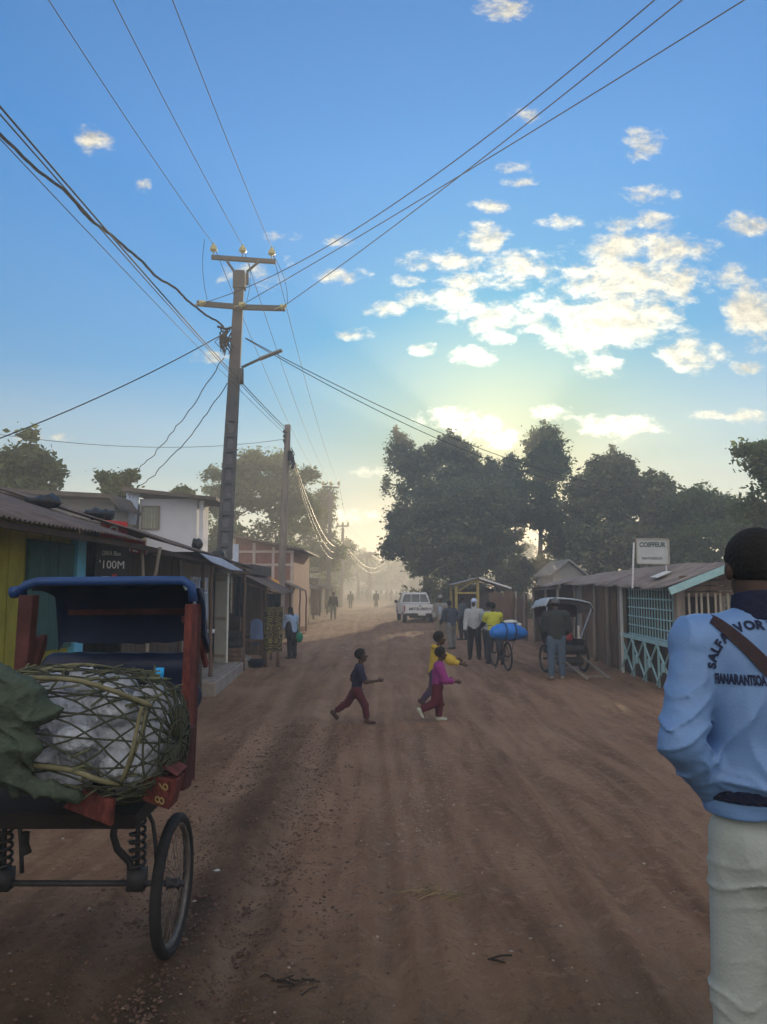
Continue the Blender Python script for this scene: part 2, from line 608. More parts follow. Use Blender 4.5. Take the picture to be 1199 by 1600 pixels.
def make_ground():
    ys = [-40, -15, -6, -2]
    y = 0.0
    while y < 420:
        ys.append(y)
        y += max(.025, .0075 * y)
    ys = np.array(ys + [480, 600, 900, 1500])
    xs = [0.0]
    x = 0.0
    while x < 9:
        x += .028 + .007 * x
        xs.append(x)
    while x < 900:
        x *= 1.18
        xs.append(x)
    xs = np.array(sorted([-v for v in xs[1:]] + xs))
    X, Y = np.meshgrid(xs, ys)
    Z = gz(X, Y)
    near = np.exp(-np.maximum(Y, 0) / 14)
    clod = np.clip(fbm2(X, Y, 16, 3, 3), 0, 1)
    mud = np.exp(-((X + .75 + .035 * Y) / .42) ** 2)
    Z = Z + near * (.006 * fbm2(X, Y, 7, 3, 2) + .020 * clod * mud + .006 * clod * np.exp(-((X - .1) / .5) ** 2))
    fr = np.random.default_rng(21)
    for _ in range(170):                                   # shallow footprints
        y0 = 2.6 + 11 * fr.uniform() ** 1.4
        x0, a = fr.uniform(-1.6, 4.0), fr.normal(0, .5)
        m_ = (np.abs(Y - y0) < .3) & (np.abs(X - x0) < .3)
        u = (X[m_] - x0) * math.cos(a) - (Y[m_] - y0) * math.sin(a)
        v = (X[m_] - x0) * math.sin(a) + (Y[m_] - y0) * math.cos(a)
        e = (u / .05) ** 2 + (v / .13) ** 2
        Z[m_] += -.010 * np.exp(-e ** 2) + .006 * np.exp(-((np.sqrt(e) - 1.35) / .3) ** 2)
    V = np.stack([X, Y, Z], -1).reshape(-1, 3)
    nx, ny = len(xs), len(ys)
    i = np.arange(nx - 1)[None, :] + np.arange(ny - 1)[:, None] * nx
    Fc = np.stack([i, i + 1, i + 1 + nx, i + nx], -1).reshape(-1, 4)
    m = bpy.data.materials.new('red_earth')
    m.use_nodes = True
    n, l = m.node_tree.nodes, m.node_tree.links
    p = n['Principled BSDF']
    p.inputs['Roughness'].default_value = .95
    p.inputs['Specular IOR Level'].default_value = .12
    t = N(n, 'ShaderNodeTexCoord')

    def noise(scale, det=6, rough=.6, vec=None, dist=0):
        q = N(n, 'ShaderNodeTexNoise')
        q.inputs['Scale'].default_value = scale
        q.inputs['Detail'].default_value = det
        q.inputs['Roughness'].default_value = rough
        q.inputs['Distortion'].default_value = dist
        l.new(vec or t.outputs['Object'], q.inputs['Vector'])
        return q.outputs['Fac']

    def mr(v, a, b, c=0, d=1):
        q = N(n, 'ShaderNodeMapRange')
        q.inputs['From Min'].default_value, q.inputs['From Max'].default_value = a, b
        q.inputs['To Min'].default_value, q.inputs['To Max'].default_value = c, d
        l.new(v, q.inputs['Value'])
        return q.outputs[0]

    def mix(f, a, b):
        q = N(n, 'ShaderNodeMix', data_type='RGBA')
        l.new(f, q.inputs['Factor'])
        for k, v in (('A', a), ('B', b)):
            if isinstance(v, tuple):
                q.inputs[k].default_value = (*v, 1)
            else:
                l.new(v, q.inputs[k])
        return q.outputs['Result']

    mp = N(n, 'ShaderNodeMapping')
    mp.inputs['Scale'].default_value = (1.5, .16, 1)
    l.new(t.outputs['Object'], mp.inputs[0])
    c = mix(mr(noise(.55, 6, .6), .35, .65), (.285, .165, .100), (.375, .235, .150))
    c = mix(mr(noise(2.2, 7, .65, mp.outputs[0], .4), .42, .68), c, (.165, .092, .055))          # tyre-packed streaks
    c = mix(mr(noise(9, 6, .7), .52, .75), c, (.40, .27, .175))                                   # dry dust
    sp = N(n, 'ShaderNodeSeparateXYZ')
    l.new(t.outputs['Object'], sp.inputs[0])

    def mth(op, a, b):
        q = N(n, 'ShaderNodeMath', operation=op)
        for k, v in enumerate((a, b)):
            if isinstance(v, (int, float)):
                q.inputs[k].default_value = v
            else:
                l.new(v, q.inputs[k])
        return q.outputs[0]
    # damp, churned strip along the left wheel track and a dark greenish vignette painted into the near soil
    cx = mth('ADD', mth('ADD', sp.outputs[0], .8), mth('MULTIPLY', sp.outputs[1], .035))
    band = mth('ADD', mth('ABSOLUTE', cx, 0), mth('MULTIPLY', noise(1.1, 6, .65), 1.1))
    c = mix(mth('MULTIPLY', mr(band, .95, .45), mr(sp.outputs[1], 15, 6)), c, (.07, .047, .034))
    vignette = mth('ADD', sp.outputs[1], mth('MULTIPLY', noise(.8, 5, .6), 2.4))
    c = mix(mr(vignette, 5.2, 3.6, 0, .75), c, (.095, .075, .042))
    c = mix(mr(noise(60, 3, .7), .62, .68, 0, .5), c, (.46, .33, .23))                              # grit
    c = mix(mr(noise(26, 5, .75), .56, .66, 0, .75), c, (.095, .06, .045))                         # crumbs
    pa = N(n, 'ShaderNodeAttribute', attribute_name='packed')
    c = mix(mth('MULTIPLY', pa.outputs['Fac'], mr(noise(7, 6, .7), .35, .6, .15, .75)), c, (.40, .27, .175))   # wheel-polished dust
    corner_shade = mth('ADD', mth('ADD', mth('MULTIPLY', sp.outputs[0], .9), sp.outputs[1]), mth('MULTIPLY', noise(.7, 5, .6), 2.6))
    c = mix(mr(corner_shade, 4.6, 2.9, 0, .8), c, (.028, .023, .018))                                       # rickshaw shade and corner darkening painted into the soil
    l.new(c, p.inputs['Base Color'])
    b = N(n, 'ShaderNodeBump')
    b.inputs['Strength'].default_value = .9
    b.inputs['Distance'].default_value = .045
    hs = mth('ADD', mth('ADD', mth('MULTIPLY', noise(11, 10, .78), 1.0), mth('MULTIPLY', noise(45, 4, .7), .25)), mth('MULTIPLY', noise(2.2, 7, .65, mp.outputs[0], .4), .8))
    l.new(hs, b.inputs['Height'])
    l.new(b.outputs[0], p.inputs['Normal'])
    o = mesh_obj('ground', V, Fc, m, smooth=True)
    at_ = o.data.attributes.new('packed', 'FLOAT', 'POINT')
    at_.data.foreach_set('value', packed(X, Y).reshape(-1).astype(np.float32))
    tag(o, kind='structure')


make_ground()
# ------------------------------------------------------------------ trees
M('bark', (.085, .065, .048), .95, .35, 5, .6, 14)
M('leaf_deep', (.155, .175, .10), .8, .28, spec=.04, leaf=True, trans=.20)
M('leaf_mid', (.105, .145, .060), .8, .28, spec=.04, leaf=True, trans=.38)
M('leaf_bright', (.095, .125, .040), .8, .28, spec=.04, leaf=True, trans=.42)
M('leaf_olive', (.085, .095, .040), .8, .28, spec=.04, leaf=True, trans=.40)


def leaf_cloud(P, size, rng, aspect=.55, droop=.35, var=.35):
    """one bent leaf-sized blade (two triangles as a quad) at every point"""
    n = len(P)
    a = rng.uniform(0, 2 * np.pi, n)
    d = np.stack([np.cos(a), np.sin(a), rng.normal(-droop, .55, n)], -1)
    d /= np.linalg.norm(d, axis=1, keepdims=True)
    u = rng.normal(0, 1, (n, 3))
    s = np.cross(d, u)
    s /= np.linalg.norm(s, axis=1, keepdims=True) + 1e-9
    L = size * np.exp(rng.normal(0, var, n))[:, None]
    W = L * aspect * .5
    V = np.stack([P - d * L * .5, P + s * W, P + d * L * .5, P - s * W], 1).reshape(-1, 3)
    Fc = np.arange(4 * n).reshape(n, 4)
    return V, Fc


def crown_points(blobs, rng, clump_r, per_clump, shell=.55):
    """leaf points: clumps scattered through ellipsoids, denser towards the outside"""
    pts, cen = [], []
    for (c, r, n) in blobs:
        u = rng.normal(0, 1, (n, 3))
        u /= np.linalg.norm(u, axis=1, keepdims=True)
        k = (shell + (1 - shell) * rng.uniform(0, 1, n)) * rng.uniform(.80, 1.08, n)
        inner = rng.uniform(0, 1, n) < .22
        k[inner] *= rng.uniform(.2, .8, inner.sum())
        C = np.array(c) + u * np.array(r) * k[:, None]
        cen.append(C)
        for q in C:
            m = max(6, int(per_clump * rng.uniform(.6, 1.4)))
            rr = clump_r * rng.uniform(.6, 1.35)
            pts.append(q + rng.normal(0, 1, (m, 3)) * rr * np.array([.55, .55, .42]))
    return np.concatenate(pts), np.concatenate(cen)


def spires(lst, rng):
    """upright tufts on top of a crown: (px, py of the tip, half width px, height px, distance)"""
    pts, cen = [], []
    for (px, py, hw, hh, Y) in lst:
        k = Y / F_PX
        tip = np.array(P3(px, py, Y))
        n = max(5, int(hh / 3.2))
        for i in range(n):
            f = (i + .3) / n
            q = tip - np.array([0, 0, f * hh * k]) + np.array([rng.normal(0, .45), rng.normal(0, .45), 0]) * hw * k * f ** .8
            cen.append(q)
            m = int(34 * (.5 + f))
            pts.append(q + rng.normal(0, 1, (m, 3)) * np.array([hw * k * (.16 + .30 * f), hw * k * (.16 + .30 * f), .10 + .16 * f]))
    return np.concatenate(pts), np.array(cen)


def tree(name, label, group, x, y, blobs, leafmat, leaf=.2, clump_r=.5, per=60, trunk_r=.2, seed=1, fork=.45, limbs=14, z0=None, shell=.55, aspect=.55, droop=.35, tops=()):
    rng = np.random.default_rng(seed)
    base = gpt(x, y)
    if z0 is not None:
        base.z = z0
    root = thing(name, label, 'tree', base, 0, group)
    P, C = crown_points(blobs, rng, clump_r, per, shell)
    if tops:
        P2, C2 = spires(tops, rng)
        P = np.concatenate([P, P2])
    V, Fc = leaf_cloud(P, leaf, rng, aspect, droop)
    mesh_obj('crown', V, Fc, M(leafmat), root)
    cm = C.mean(0)
    top = C[:, 2].max()
    t = MB()
    zf = base.z + (top - base.z) * fork
    ctr = [Vector((x, y, base.z - .3))]
    for k in range(1, 7):
        f = k / 6
        ctr.append(Vector((x + (cm[0] - x) * f * f * .8 + rng.normal(0, .05), y + (cm[1] - y) * f * .6, base.z + (top - base.z) * .92 * f)))
    t.tube(ctr, [trunk_r * (1.25 if k == 0 else 1 - .85 * k / 6) for k in range(7)], 8)
    pick = C[rng.permutation(len(C))[:limbs]]
    for q in pick:
        f = min(.95, max(fork * .7, (q[2] - base.z) / (top - base.z) * .75))
        k = f * 6
        i = min(5, int(k))
        s = ctr[i].lerp(ctr[i + 1], k - i)
        q = Vector(q)
        mid = s.lerp(q, .5) + Vector((0, 0, -.08 * (q - s).length))
        r0 = trunk_r * (.55 - .4 * f)
        t.tube([s, mid, q], [max(.02, r0), max(.015, r0 * .6), .012], 5)
    t.build('trunk', M('bark'), root, smooth=True)
    return root


def P3(px, py, Y):
    v = at(px, py, Y)
    return (v.x, v.y, v.z)


def B(px, py, Y, hw, hh, n, depth=None):
    """crown ellipsoid centred on a pixel direction at distance Y, half sizes in pixels"""
    k = Y / F_PX
    return (P3(px, py, Y), (hw * k, depth or hw * k, hh * k), n)


GR = 'trees massed along the right of the road'
GL = 'trees behind the left-hand shops'
tree('leafy_tree', 'dark tree at the road edge with a spiky top, leftmost of the big right-hand clump', GR, 3.0, 53,
     [B(657, 800, 53, 48, 95, 120), B(630, 830, 53, 30, 45, 70), B(628, 700, 53, 9, 30, 22), B(650, 730, 53, 26, 30, 34), B(612, 855, 52, 14, 22, 20), B(660, 880, 52, 26, 30, 30)],
     'leaf_deep', .19, .42, 105, .25, 3, tops=[(619, 667, 13, 46, 53), (632, 680, 12, 40, 53), (644, 688, 13, 40, 53), (610, 705, 12, 34, 53), (655, 700, 12, 30, 53), (604, 745, 12, 26, 53)])
tree('leafy_tree', 'dark tree with a fan-shaped bushy top just under the glowing sun cloud', GR, 5.2, 51,
     [B(715, 800, 51, 55, 90, 130), B(706, 704, 51, 30, 24, 36), B(732, 720, 51, 22, 20, 20), B(676, 712, 51, 10, 22, 12), B(700, 760, 51, 50, 40, 60)],
     'leaf_deep', .19, .42, 105, .25, 4, tops=[(702, 672, 16, 34, 51), (688, 684, 14, 30, 51), (718, 682, 15, 32, 51), (732, 694, 14, 30, 51), (668, 696, 11, 30, 51), (743, 712, 12, 24, 51)])
tree('leafy_tree', 'dark tree whose low jagged top stands in the dip under the sun', GR, 8.2, 54,
     [B(780, 810, 54, 52, 85, 120), B(772, 735, 54, 8, 24, 14), B(797, 730, 54, 10, 24, 16), B(760, 755, 54, 30, 24, 40), B(805, 760, 54, 26, 26, 36), B(748, 745, 54, 12, 20, 14)],
     'leaf_deep', .19, .42, 105, .25, 5, tops=[(763, 714, 8, 36, 54), (774, 722, 7, 30, 54), (799, 708, 11, 44, 54), (789, 724, 8, 30, 54), (808, 722, 9, 34, 54), (752, 728, 9, 26, 54)])
tree('leafy_tree', 'tall tree with an egg-shaped crown rising just right of the sun', GR, 9.8, 48,
     [B(850, 712, 48, 34, 52, 80), B(872, 728, 48, 18, 28, 24), B(838, 770, 48, 36, 46, 60), B(856, 806, 48, 30, 26, 34), B(868, 846, 47.5, 18, 26, 18), B(846, 884, 47, 22, 14, 14)],
     'leaf_mid', .17, .38, 100, .22, 6, tops=[(847, 658, 18, 40, 48), (836, 672, 14, 36, 48), (860, 674, 14, 36, 48), (884, 712, 12, 30, 48)])
tree('leafy_tree', 'low broad dark tree filling the front of the clump behind the pickup', GR, 4.6, 47,
     [B(672, 850, 47, 44, 66, 100), B(720, 860, 46, 50, 60, 100), B(690, 790, 47, 50, 50, 80)],
     'leaf_deep', .19, .46, 105, .2, 8, z0=-.3)
tree('leafy_tree', 'dark rounded tree behind the yellow-posted stall', GR, 6.8, 46,
     [B(762, 850, 46, 46, 62, 100), B(765, 790, 46, 48, 46, 80), B(806, 893, 44, 30, 26, 34)],
     'leaf_deep', .19, .46, 105, .2, 9)
tree('leafy_tree', 'thin sunlit tree with golden gaps of light through its lower branches', GR, 10.4, 46,
     [B(870, 800, 46, 30, 40, 26), B(842, 890, 44, 26, 16, 16), B(882, 848, 45, 20, 34, 30), B(822, 798, 47, 14, 22, 14), B(852, 806, 47, 24, 14, 16), B(905, 840, 44, 24, 40, 34), B(885, 850, 46, 26, 40, 30)],
     'leaf_olive', .2, .4, 50, .14, 10)
tree('leafy_tree', 'broad tree with a ragged pointed top behind the barber hut sign', GR, 12.6, 42,
     [B(955, 740, 42, 34, 36, 60), B(925, 800, 42, 46, 60, 90), B(990, 790, 42, 50, 50, 90), B(905, 765, 42, 16, 20, 20), B(950, 860, 41, 70, 50, 110)],
     'leaf_deep', .18, .42, 105, .24, 12, tops=[(957, 697, 14, 44, 42), (940, 716, 13, 34, 42), (973, 712, 13, 36, 42), (932, 712, 9, 30, 42), (990, 730, 12, 30, 42), (918, 738, 12, 26, 42), (906, 748, 10, 22, 42)])
tree('leafy_tree', 'rounded darker tree just right of the ragged pointed one', GR, 14.6, 41,
     [B(1022, 775, 41, 36, 36, 70), B(1050, 830, 41, 50, 60, 90), B(1010, 860, 40, 50, 46, 70)],
     'leaf_deep', .18, .42, 105, .22, 13, tops=[(1020, 735, 13, 30, 41), (1036, 742, 12, 28, 41), (1006, 746, 11, 28, 41), (1048, 756, 11, 24, 41)])
tree('hedge_trees', 'long flat-topped bank of dense foliage at the far right', GR, 17, 37,
     [B(1085, 800, 38, 50, 40, 90), B(1140, 806, 37, 48, 36, 90), B(1100, 860, 36, 80, 50, 120), B(1190, 850, 36, 50, 60, 90)],
     'leaf_mid', .17, .34, 70, .2, 14)
tree('broadleaf_tree', 'near tree with large loose leaves cut by the right picture edge', GR, 13.4, 24,
     [B(1192, 715, 24, 34, 34, 40), B(1225, 730, 24, 50, 50, 60), B(1168, 790, 24, 18, 28, 14), B(1215, 800, 24, 40, 40, 40), B(1160, 705, 24, 16, 8, 9)],
     'leaf_mid', .16, .28, 34, .16, 15, limbs=40)
# left side
tree('broadleaf_tree', 'leafy tree above the nearest left-hand roof at the picture edge', GL, -11.6, 25,
     [B(45, 716, 25, 44, 24, 46), B(20, 735, 25, 46, 24, 40), B(80, 738, 25, 28, 18, 22), B(48, 682, 25, 12, 9, 7), B(-20, 740, 25, 40, 30, 30), B(40, 770, 25, 60, 24, 50)],
     'leaf_mid', .19, .26, 26, .14, 21, limbs=30, aspect=.6)
tree('broadleaf_tree', 'small leafy sapling showing over the grey roof', GL, -8.3, 24.6,
     [B(182, 750, 24.6, 30, 11, 22), B(205, 742, 24.6, 12, 9, 7), B(160, 746, 24.6, 12, 7, 6), B(185, 766, 24.4, 26, 12, 24)],
     'leaf_mid', .17, .2, 24, .07, 22, limbs=22)
tree('papaya_tree', 'tiny umbrella-shaped treetop peeping over the white house', GL, -7.8, 30,
     [B(288, 768, 30, 15, 5, 14), B(288, 776, 30, 10, 5, 6)], 'leaf_mid', .18, .18, 28, .06, 23)
tree('leafy_tree', 'tall airy tree behind the concrete pole, left half of the big left clump', GL, -9.6, 46,
     [B(345, 780, 46, 30, 34, 50), B(390, 760, 46, 50, 50, 90), B(350, 850, 46, 40, 50, 70), B(392, 718, 46, 26, 14, 16), B(338, 742, 46, 20, 12, 12)],
     'leaf_mid', .18, .40, 85, .24, 24)
tree('leafy_tree', 'tall airy tree right behind the wooden pole over the brick building', GL, -6.6, 48,
     [B(440, 765, 48, 44, 44, 80), B(430, 725, 48, 30, 16, 20), B(470, 800, 48, 32, 40, 60), B(430, 850, 47, 50, 50, 80), B(478, 745, 48, 18, 16, 12)],
     'leaf_mid', .18, .40, 85, .24, 25)
tree('leafy_tree', 'sunlit hazy tree beyond the brick building beside the golden cables', GL, -6.2, 62,
     [B(500, 800, 62, 24, 32, 50), B(490, 860, 62, 36, 45, 70), B(512, 780, 62, 10, 22, 14), B(520, 860, 62, 20, 40, 30)],
     'leaf_bright', .24, .5, 60, .22, 26)
tree('leafy_tree', 'pale hazy tree further down the left of the road', GL, -6.6, 92,
     [B(528, 880, 92, 24, 34, 60), B(540, 860, 92, 14, 24, 24), B(510, 890, 92, 26, 26, 40)],
     'leaf_bright', .34, .6, 50, .2, 27)
tree('leafy_tree', 'far misty tree closing the end of the road on the left', 'misty trees at the end of the road', -8, 150,
     [B(555, 885, 150, 26, 30, 60), B(535, 895, 150, 24, 22, 40), B(580, 893, 150, 22, 22, 40)],
     'leaf_mid', .5, .9, 50, .3, 28)
tree('leafy_tree', 'far misty tree closing the end of the road on the right', 'misty trees at the end of the road', 4, 165,
     [B(610, 893, 165, 30, 24, 60), B(650, 880, 165, 34, 34, 60)],
     'leaf_mid', .5, .9, 50, .3, 29)


def palm(px, py, Y, label, seed):
    rng = np.random.default_rng(seed)
    top = at(px, py, Y)
    b = gpt(top.x + .4, Y)
    root = thing('palm_tree', label, 'palm tree', b, 0, 'misty palms at the end of the road')
    t = MB().tube([b, b.lerp(top, .5) + Vector((.25, 0, 0)), top], [.3, .2, .16], 8)
    t.build('trunk', M('bark'), root)
    m = MB()
    for k in range(22):
        a = k * 2.4
        el = rng.uniform(-.3, 1.1)
        L = rng.uniform(2.0, 2.8)
        pts = []
        for i in range(6):
            s = i / 5
            pts.append(top + Vector((math.cos(a) * L * s * math.cos(el * .6), math.sin(a) * L * s * math.cos(el * .6), L * (math.sin(el) * s - .7 * s * s))))
        for i in range(5):
            w = .30 * math.sin(math.pi * (i + .5) / 5.6) + .05
            side = (pts[i + 1] - pts[i]).cross(Vector((0, 0, 1))).normalized() * w
            dn = Vector((0, 0, -.12))
            p, q = pts[i], pts[i + 1]
            m.add([p, q, q + side + dn, p + side + dn, p - side + dn, q - side + dn], [(0, 1, 2, 3), (0, 4, 5, 1)])
    m.build('fronds', M('leaf_mid'), root)


palm(573, 868, 118, 'hazy palm with a spread of fronds, right one of the far pair', 31)
palm(556, 872, 122, 'hazy palm with a spread of fronds, left one of the far pair', 32)


# ------------------------------------------------------------------ undergrowth
GU = 'bushes at the foot of the trees'
bush_spots = ((3.4, 50, 2.6, 'dark bush at the foot of the leftmost big tree'), (5.6, 47.5, 2.8, 'dark bush behind the pickup and the slate-jacketed man'), (7.4, 46, 2.4, 'dark bush behind the yellow stall roof'),
              (10.6, 43, 3.0, 'bush behind the small grey gabled house'), (13.0, 38, 3.0, 'bush behind the tin canopy'), (15.5, 34, 3.0, 'bush behind the barber hut roof'), (12.0, 30.5, 2.4, 'bush between the huts and the thin sunlit tree'))
for i, (x, y, h_, lab) in enumerate(bush_spots):
    tree('bush', lab, GU, x, y, [((x, y, h_ * .45 - .3), (1.9, 1.5, h_ * .55), 110)], 'leaf_deep', .18, .42, 80, .06, 70 + i, limbs=8, shell=.3)
for i, (x, y, h_, lab) in enumerate(((-6.0, 58, 2.6, 'bush between the second and the faint shack'), (-5.6, 76, 3.0, 'misty bush beside the far low pole'), (-8.5, 44, 3.2, 'bush behind the dark lean-to shack'))):
    tree('bush', lab, 'bushes among the left-hand shacks', x, y, [((x, y, h_ * .45), (1.6, 1.6, h_ * .55), 70)], 'leaf_mid', .22, .42, 60, .06, 90 + i, limbs=8, shell=.3)
GF = 'misty trees far beyond the road end'
for i, (px, py, hw, hh, Y) in enumerate(((470, 880, 40, 40, 130), (500, 892, 34, 30, 170), (538, 898, 24, 24, 190), (560, 902, 24, 18, 220), (590, 903, 26, 16, 230), (622, 898, 24, 22, 210), (655, 892, 30, 28, 180), (700, 885, 40, 36, 140), (420, 875, 46, 44, 120), (800, 880, 60, 40, 120), (900, 875, 70, 46, 115))):
    p_ = P3(px, py, Y)
    tree('leafy_tree', 'faint tree dissolving into the haze beyond the end of the road', GF, p_[0], Y, [B(px, py, Y, hw, hh, 60), B(px + hw * .4, py + hh * .5, Y, hw, hh * .6, 40)], 'leaf_mid', .004 * Y, .007 * Y, 45, .3, 110 + i, limbs=6)
# ------------------------------------------------------------------ materials of the street
M('tin_rust', (.13, .095, .080), .8, .35, 3.0, .3, 20, col2=(.20, .17, .155))
M('tin_pale', (.19, .155, .135), .75, .3, 3.0, .3, 20, col2=(.33, .29, .27))
M('tin_grey', (.30, .29, .28), .6, .25, 4.0, .2, 20, metal=.3)
M('tin_white', (.72, .74, .76), .5, .08, 4.0)
M('sheet_blue', (.50, .62, .82), .55, .1, 4.0)
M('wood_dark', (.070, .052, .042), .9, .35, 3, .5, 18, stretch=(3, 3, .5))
M('wood_brown', (.15, .10, .072), .9, .35, 3, .6, 18, stretch=(4, 4, .5))
M('wood_grey', (.24, .21, .18), .9, .3, 3, .6, 18, stretch=(4, 4, .5))
M('wood_pale', (.40, .36, .30), .9, .2, 4, .4, 18)
M('paint_yellow', (.27, .255, .035), .8, .25, 3, .3, 12)
M('paint_teal', (.028, .085, .085), .75, .3, 4, .3, 12)
M('paint_sky', (.12, .42, .62), .6, .15, 5)
M('paint_turq', (.33, .56, .60), .65, .15, 6, .2, 20)
M('paint_white', (.70, .71, .70), .7, .1, 5, .1, 12)
M('paint_cream', (.62, .64, .58), .7, .12, 4, .2, 12)
M('plaster_white', (.60, .63, .70), .85, .07, 1.2, .2, 9)
M('plaster_grey', (.30, .30, .29), .9, .15, 1.0, .3, 8)
M('brick', (.26, .13, .10), .92, .25, 5, .5, 24)
M('plaster_band', (.50, .42, .38), .9, .12, 4)
M('stone_step', (.30, .27, .24), .92, .25, 5, .5, 12)
M('black_paint', (.02, .021, .023), .6, .3, 5)
M('red_sign', (.42, .03, .03), .5, .1, 5)
M('white_ink', (.75, .76, .76), .6, .05, 5)
M('green_ink', (.05, .09, .07), .6, .1, 5)
M('dark_glass', (.03, .04, .045), .15, .2, 3, spec=.5)
M('black_plastic', (.025, .026, .028), .55, .3, 5, .4, 10)
M('curtain', (.30, .32, .25), .9, .2, 5)
M('concrete', (.10, .10, .105), .9, .15, 3, .4, 15)
M('concrete_recess', (.17, .17, .18), .9, .15, 3, .3, 15)
M('iron', (.05, .05, .055), .6, .3, 8, .2, 20, metal=.4)
M('tin_dark', (.10, .085, .075), .85, .3, 5)  # even dark brown tin for the darker roofs


M('ypost', (.40, .32, .10), .8, .2)


class Split:
    """like MB, but every post or beam becomes a part of its own"""

    def __init__(self, name, mat, parent):
        self.name, self.mat, self.parent = name, mat, parent

    def tube(self, pts, r, n=7):
        MB().tube(pts, r, n).build(self.name, self.mat, self.parent, smooth=True)
        return self

    def bar(self, a, b, w, h, up=(0, 0, 1)):
        flat = abs(a[2] - b[2]) < .6 * (abs(a[0] - b[0]) + abs(a[1] - b[1]))
        MB().bar(a, b, w, h, up).build('beam' if flat else self.name, self.mat, self.parent, bevel=.008)
        return self


def px_x(px, X):
    """distance along the street of the point at X seen in column px"""
    return X / ((px - CX) / F_PX)


def planks(mb, a, b, z0, z1, w=.14, thick=.025, gap=.012, seed=0, jag=.05, up=(0, 0, 1)):
    """uneven upright boards from point a to b (ground plan), z0..z1"""
    rr = random.Random(seed)
    a, b = Vector((a[0], a[1], 0)), Vector((b[0], b[1], 0))
    L = (b - a).length
    d = (b - a) / L
    s = 0
    nrm = Vector((-d.y, d.x, 0))
    while s < L - .03:
        ww = min(w * rr.uniform(.7, 1.3), L - s)
        c = a + d * (s + ww / 2) + nrm * rr.uniform(-.008, .008)
        top = z1 - rr.uniform(0, jag)
        ang = math.atan2(d.y, d.x)
        rot = Matrix.Rotation(ang, 3, 'Z') @ Matrix.Rotation(rr.uniform(-.012, .012), 3, 'Y')
        mb.box((c.x, c.y, (z0 + top) / 2), (ww - gap, thick, top - z0), rot)
        s += ww
    return mb


def pole(mb, x, y, z0, z1, r=.045, seed=0, lean=.03):
    rr = random.Random(seed)
    pts = []
    for k in range(6):
        f = k / 5
        pts.append((x + rr.uniform(-.012, .012) + lean * f * rr.uniform(-1, 1), y + rr.uniform(-.012, .012), z0 + (z1 - z0) * f))
    return mb.tube(pts, [r * (1 - .25 * k / 5) for k in range(6)], 7)


G_L = 'low tin-roofed shops along the left of the street'
G_R = 'low wooden huts along the right of the street'

# ---- yellow shop, nearest on the left
t = thing('yellow_shop', 'yellow and teal painted shop with a blue door post, nearest on the left', 'shop', gpt(-4.4, 7.2), 0, G_L)
planks(MB(), (-3.75, 4.6), (-3.75, 9.55), -.25, 2.26, .22, .04, .006, 1, 0).build('wall', M('paint_yellow'), t)
MB().prism([(-3.79, 9.5, -.25), (-5.4, 9.5, -.25), (-5.4, 9.5, 2.92), (-3.79, 9.5, 2.40)], (0, 0, 0), (0, .06, 0)).span((-5.36, 4.6, -.25), (-5.4, 9.5, 2.9)).build('back_wall', M('paint_yellow'), t)
planks(MB(), (-3.70, 8.02), (-3.70, 9.2), .96, 2.16, .2, .04, .006, 2, 0).build('shutter', M('paint_teal'), t)
MB().span((-3.65, 9.2, -.25), (-3.78, 9.46, 2.25)).build('door_post', M('paint_sky'), t, bevel=.008)
MB().corrugated((-3.05, 4.4, 2.22), (-3.02, 9.75, 2.23), (-5.4, 9.85, 3.02), (-5.4, 4.4, 3.02), seed=1).build('roof', M('tin_rust'), t, smooth=True)
MB().bar((-3.14, 4.5, 2.17), (-3.14, 9.7, 2.17), .05, .06).bar((-4.4, 4.5, 2.6), (-4.4, 9.7, 2.6), .06, .08).build('rafter', M('wood_dark'), t)

# ---- dark open shop with signs
t = thing('dark_shop', 'dark open-fronted timber shop under a brown tin roof behind the rickshaw', 'shop', gpt(-4.4, 12), 0, G_L)
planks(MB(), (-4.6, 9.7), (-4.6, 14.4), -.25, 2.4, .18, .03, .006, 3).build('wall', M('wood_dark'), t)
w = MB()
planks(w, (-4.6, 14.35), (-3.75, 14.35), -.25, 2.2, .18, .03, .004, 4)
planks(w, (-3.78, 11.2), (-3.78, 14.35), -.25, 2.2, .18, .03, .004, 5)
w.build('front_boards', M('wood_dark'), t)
MB().corrugated((-3.02, 9.62, 2.31), (-3.05, 14.6, 2.19), (-5.5, 14.6, 3.02), (-5.5, 9.6, 3.1), seed=2).build('roof', M('tin_rust'), t, smooth=True)
f = MB()
pole(f, -3.2, 10.5, -.3, 1.55, .035, 3)
f.tube([(-3.2, 10.5, 1.5), (-3.27, 10.5, 1.8), (-3.30, 10.5, 2.2)], .026, 6)
f.tube([(-3.2, 10.5, 1.5), (-3.10, 10.5, 1.85), (-3.05, 10.5, 2.2)], .026, 6)
f.build('forked_post', M('wood_grey'), t, smooth=True)
p = Split('post', M('wood_dark'), t)
for y in (12.2, 13.6):
    pole(p, -3.2, y, -.3, 2.12, .04, int(y * 10))
p.bar((-3.18, 9.8, 2.18), (-3.18, 14.5, 2.1), .05, .07)

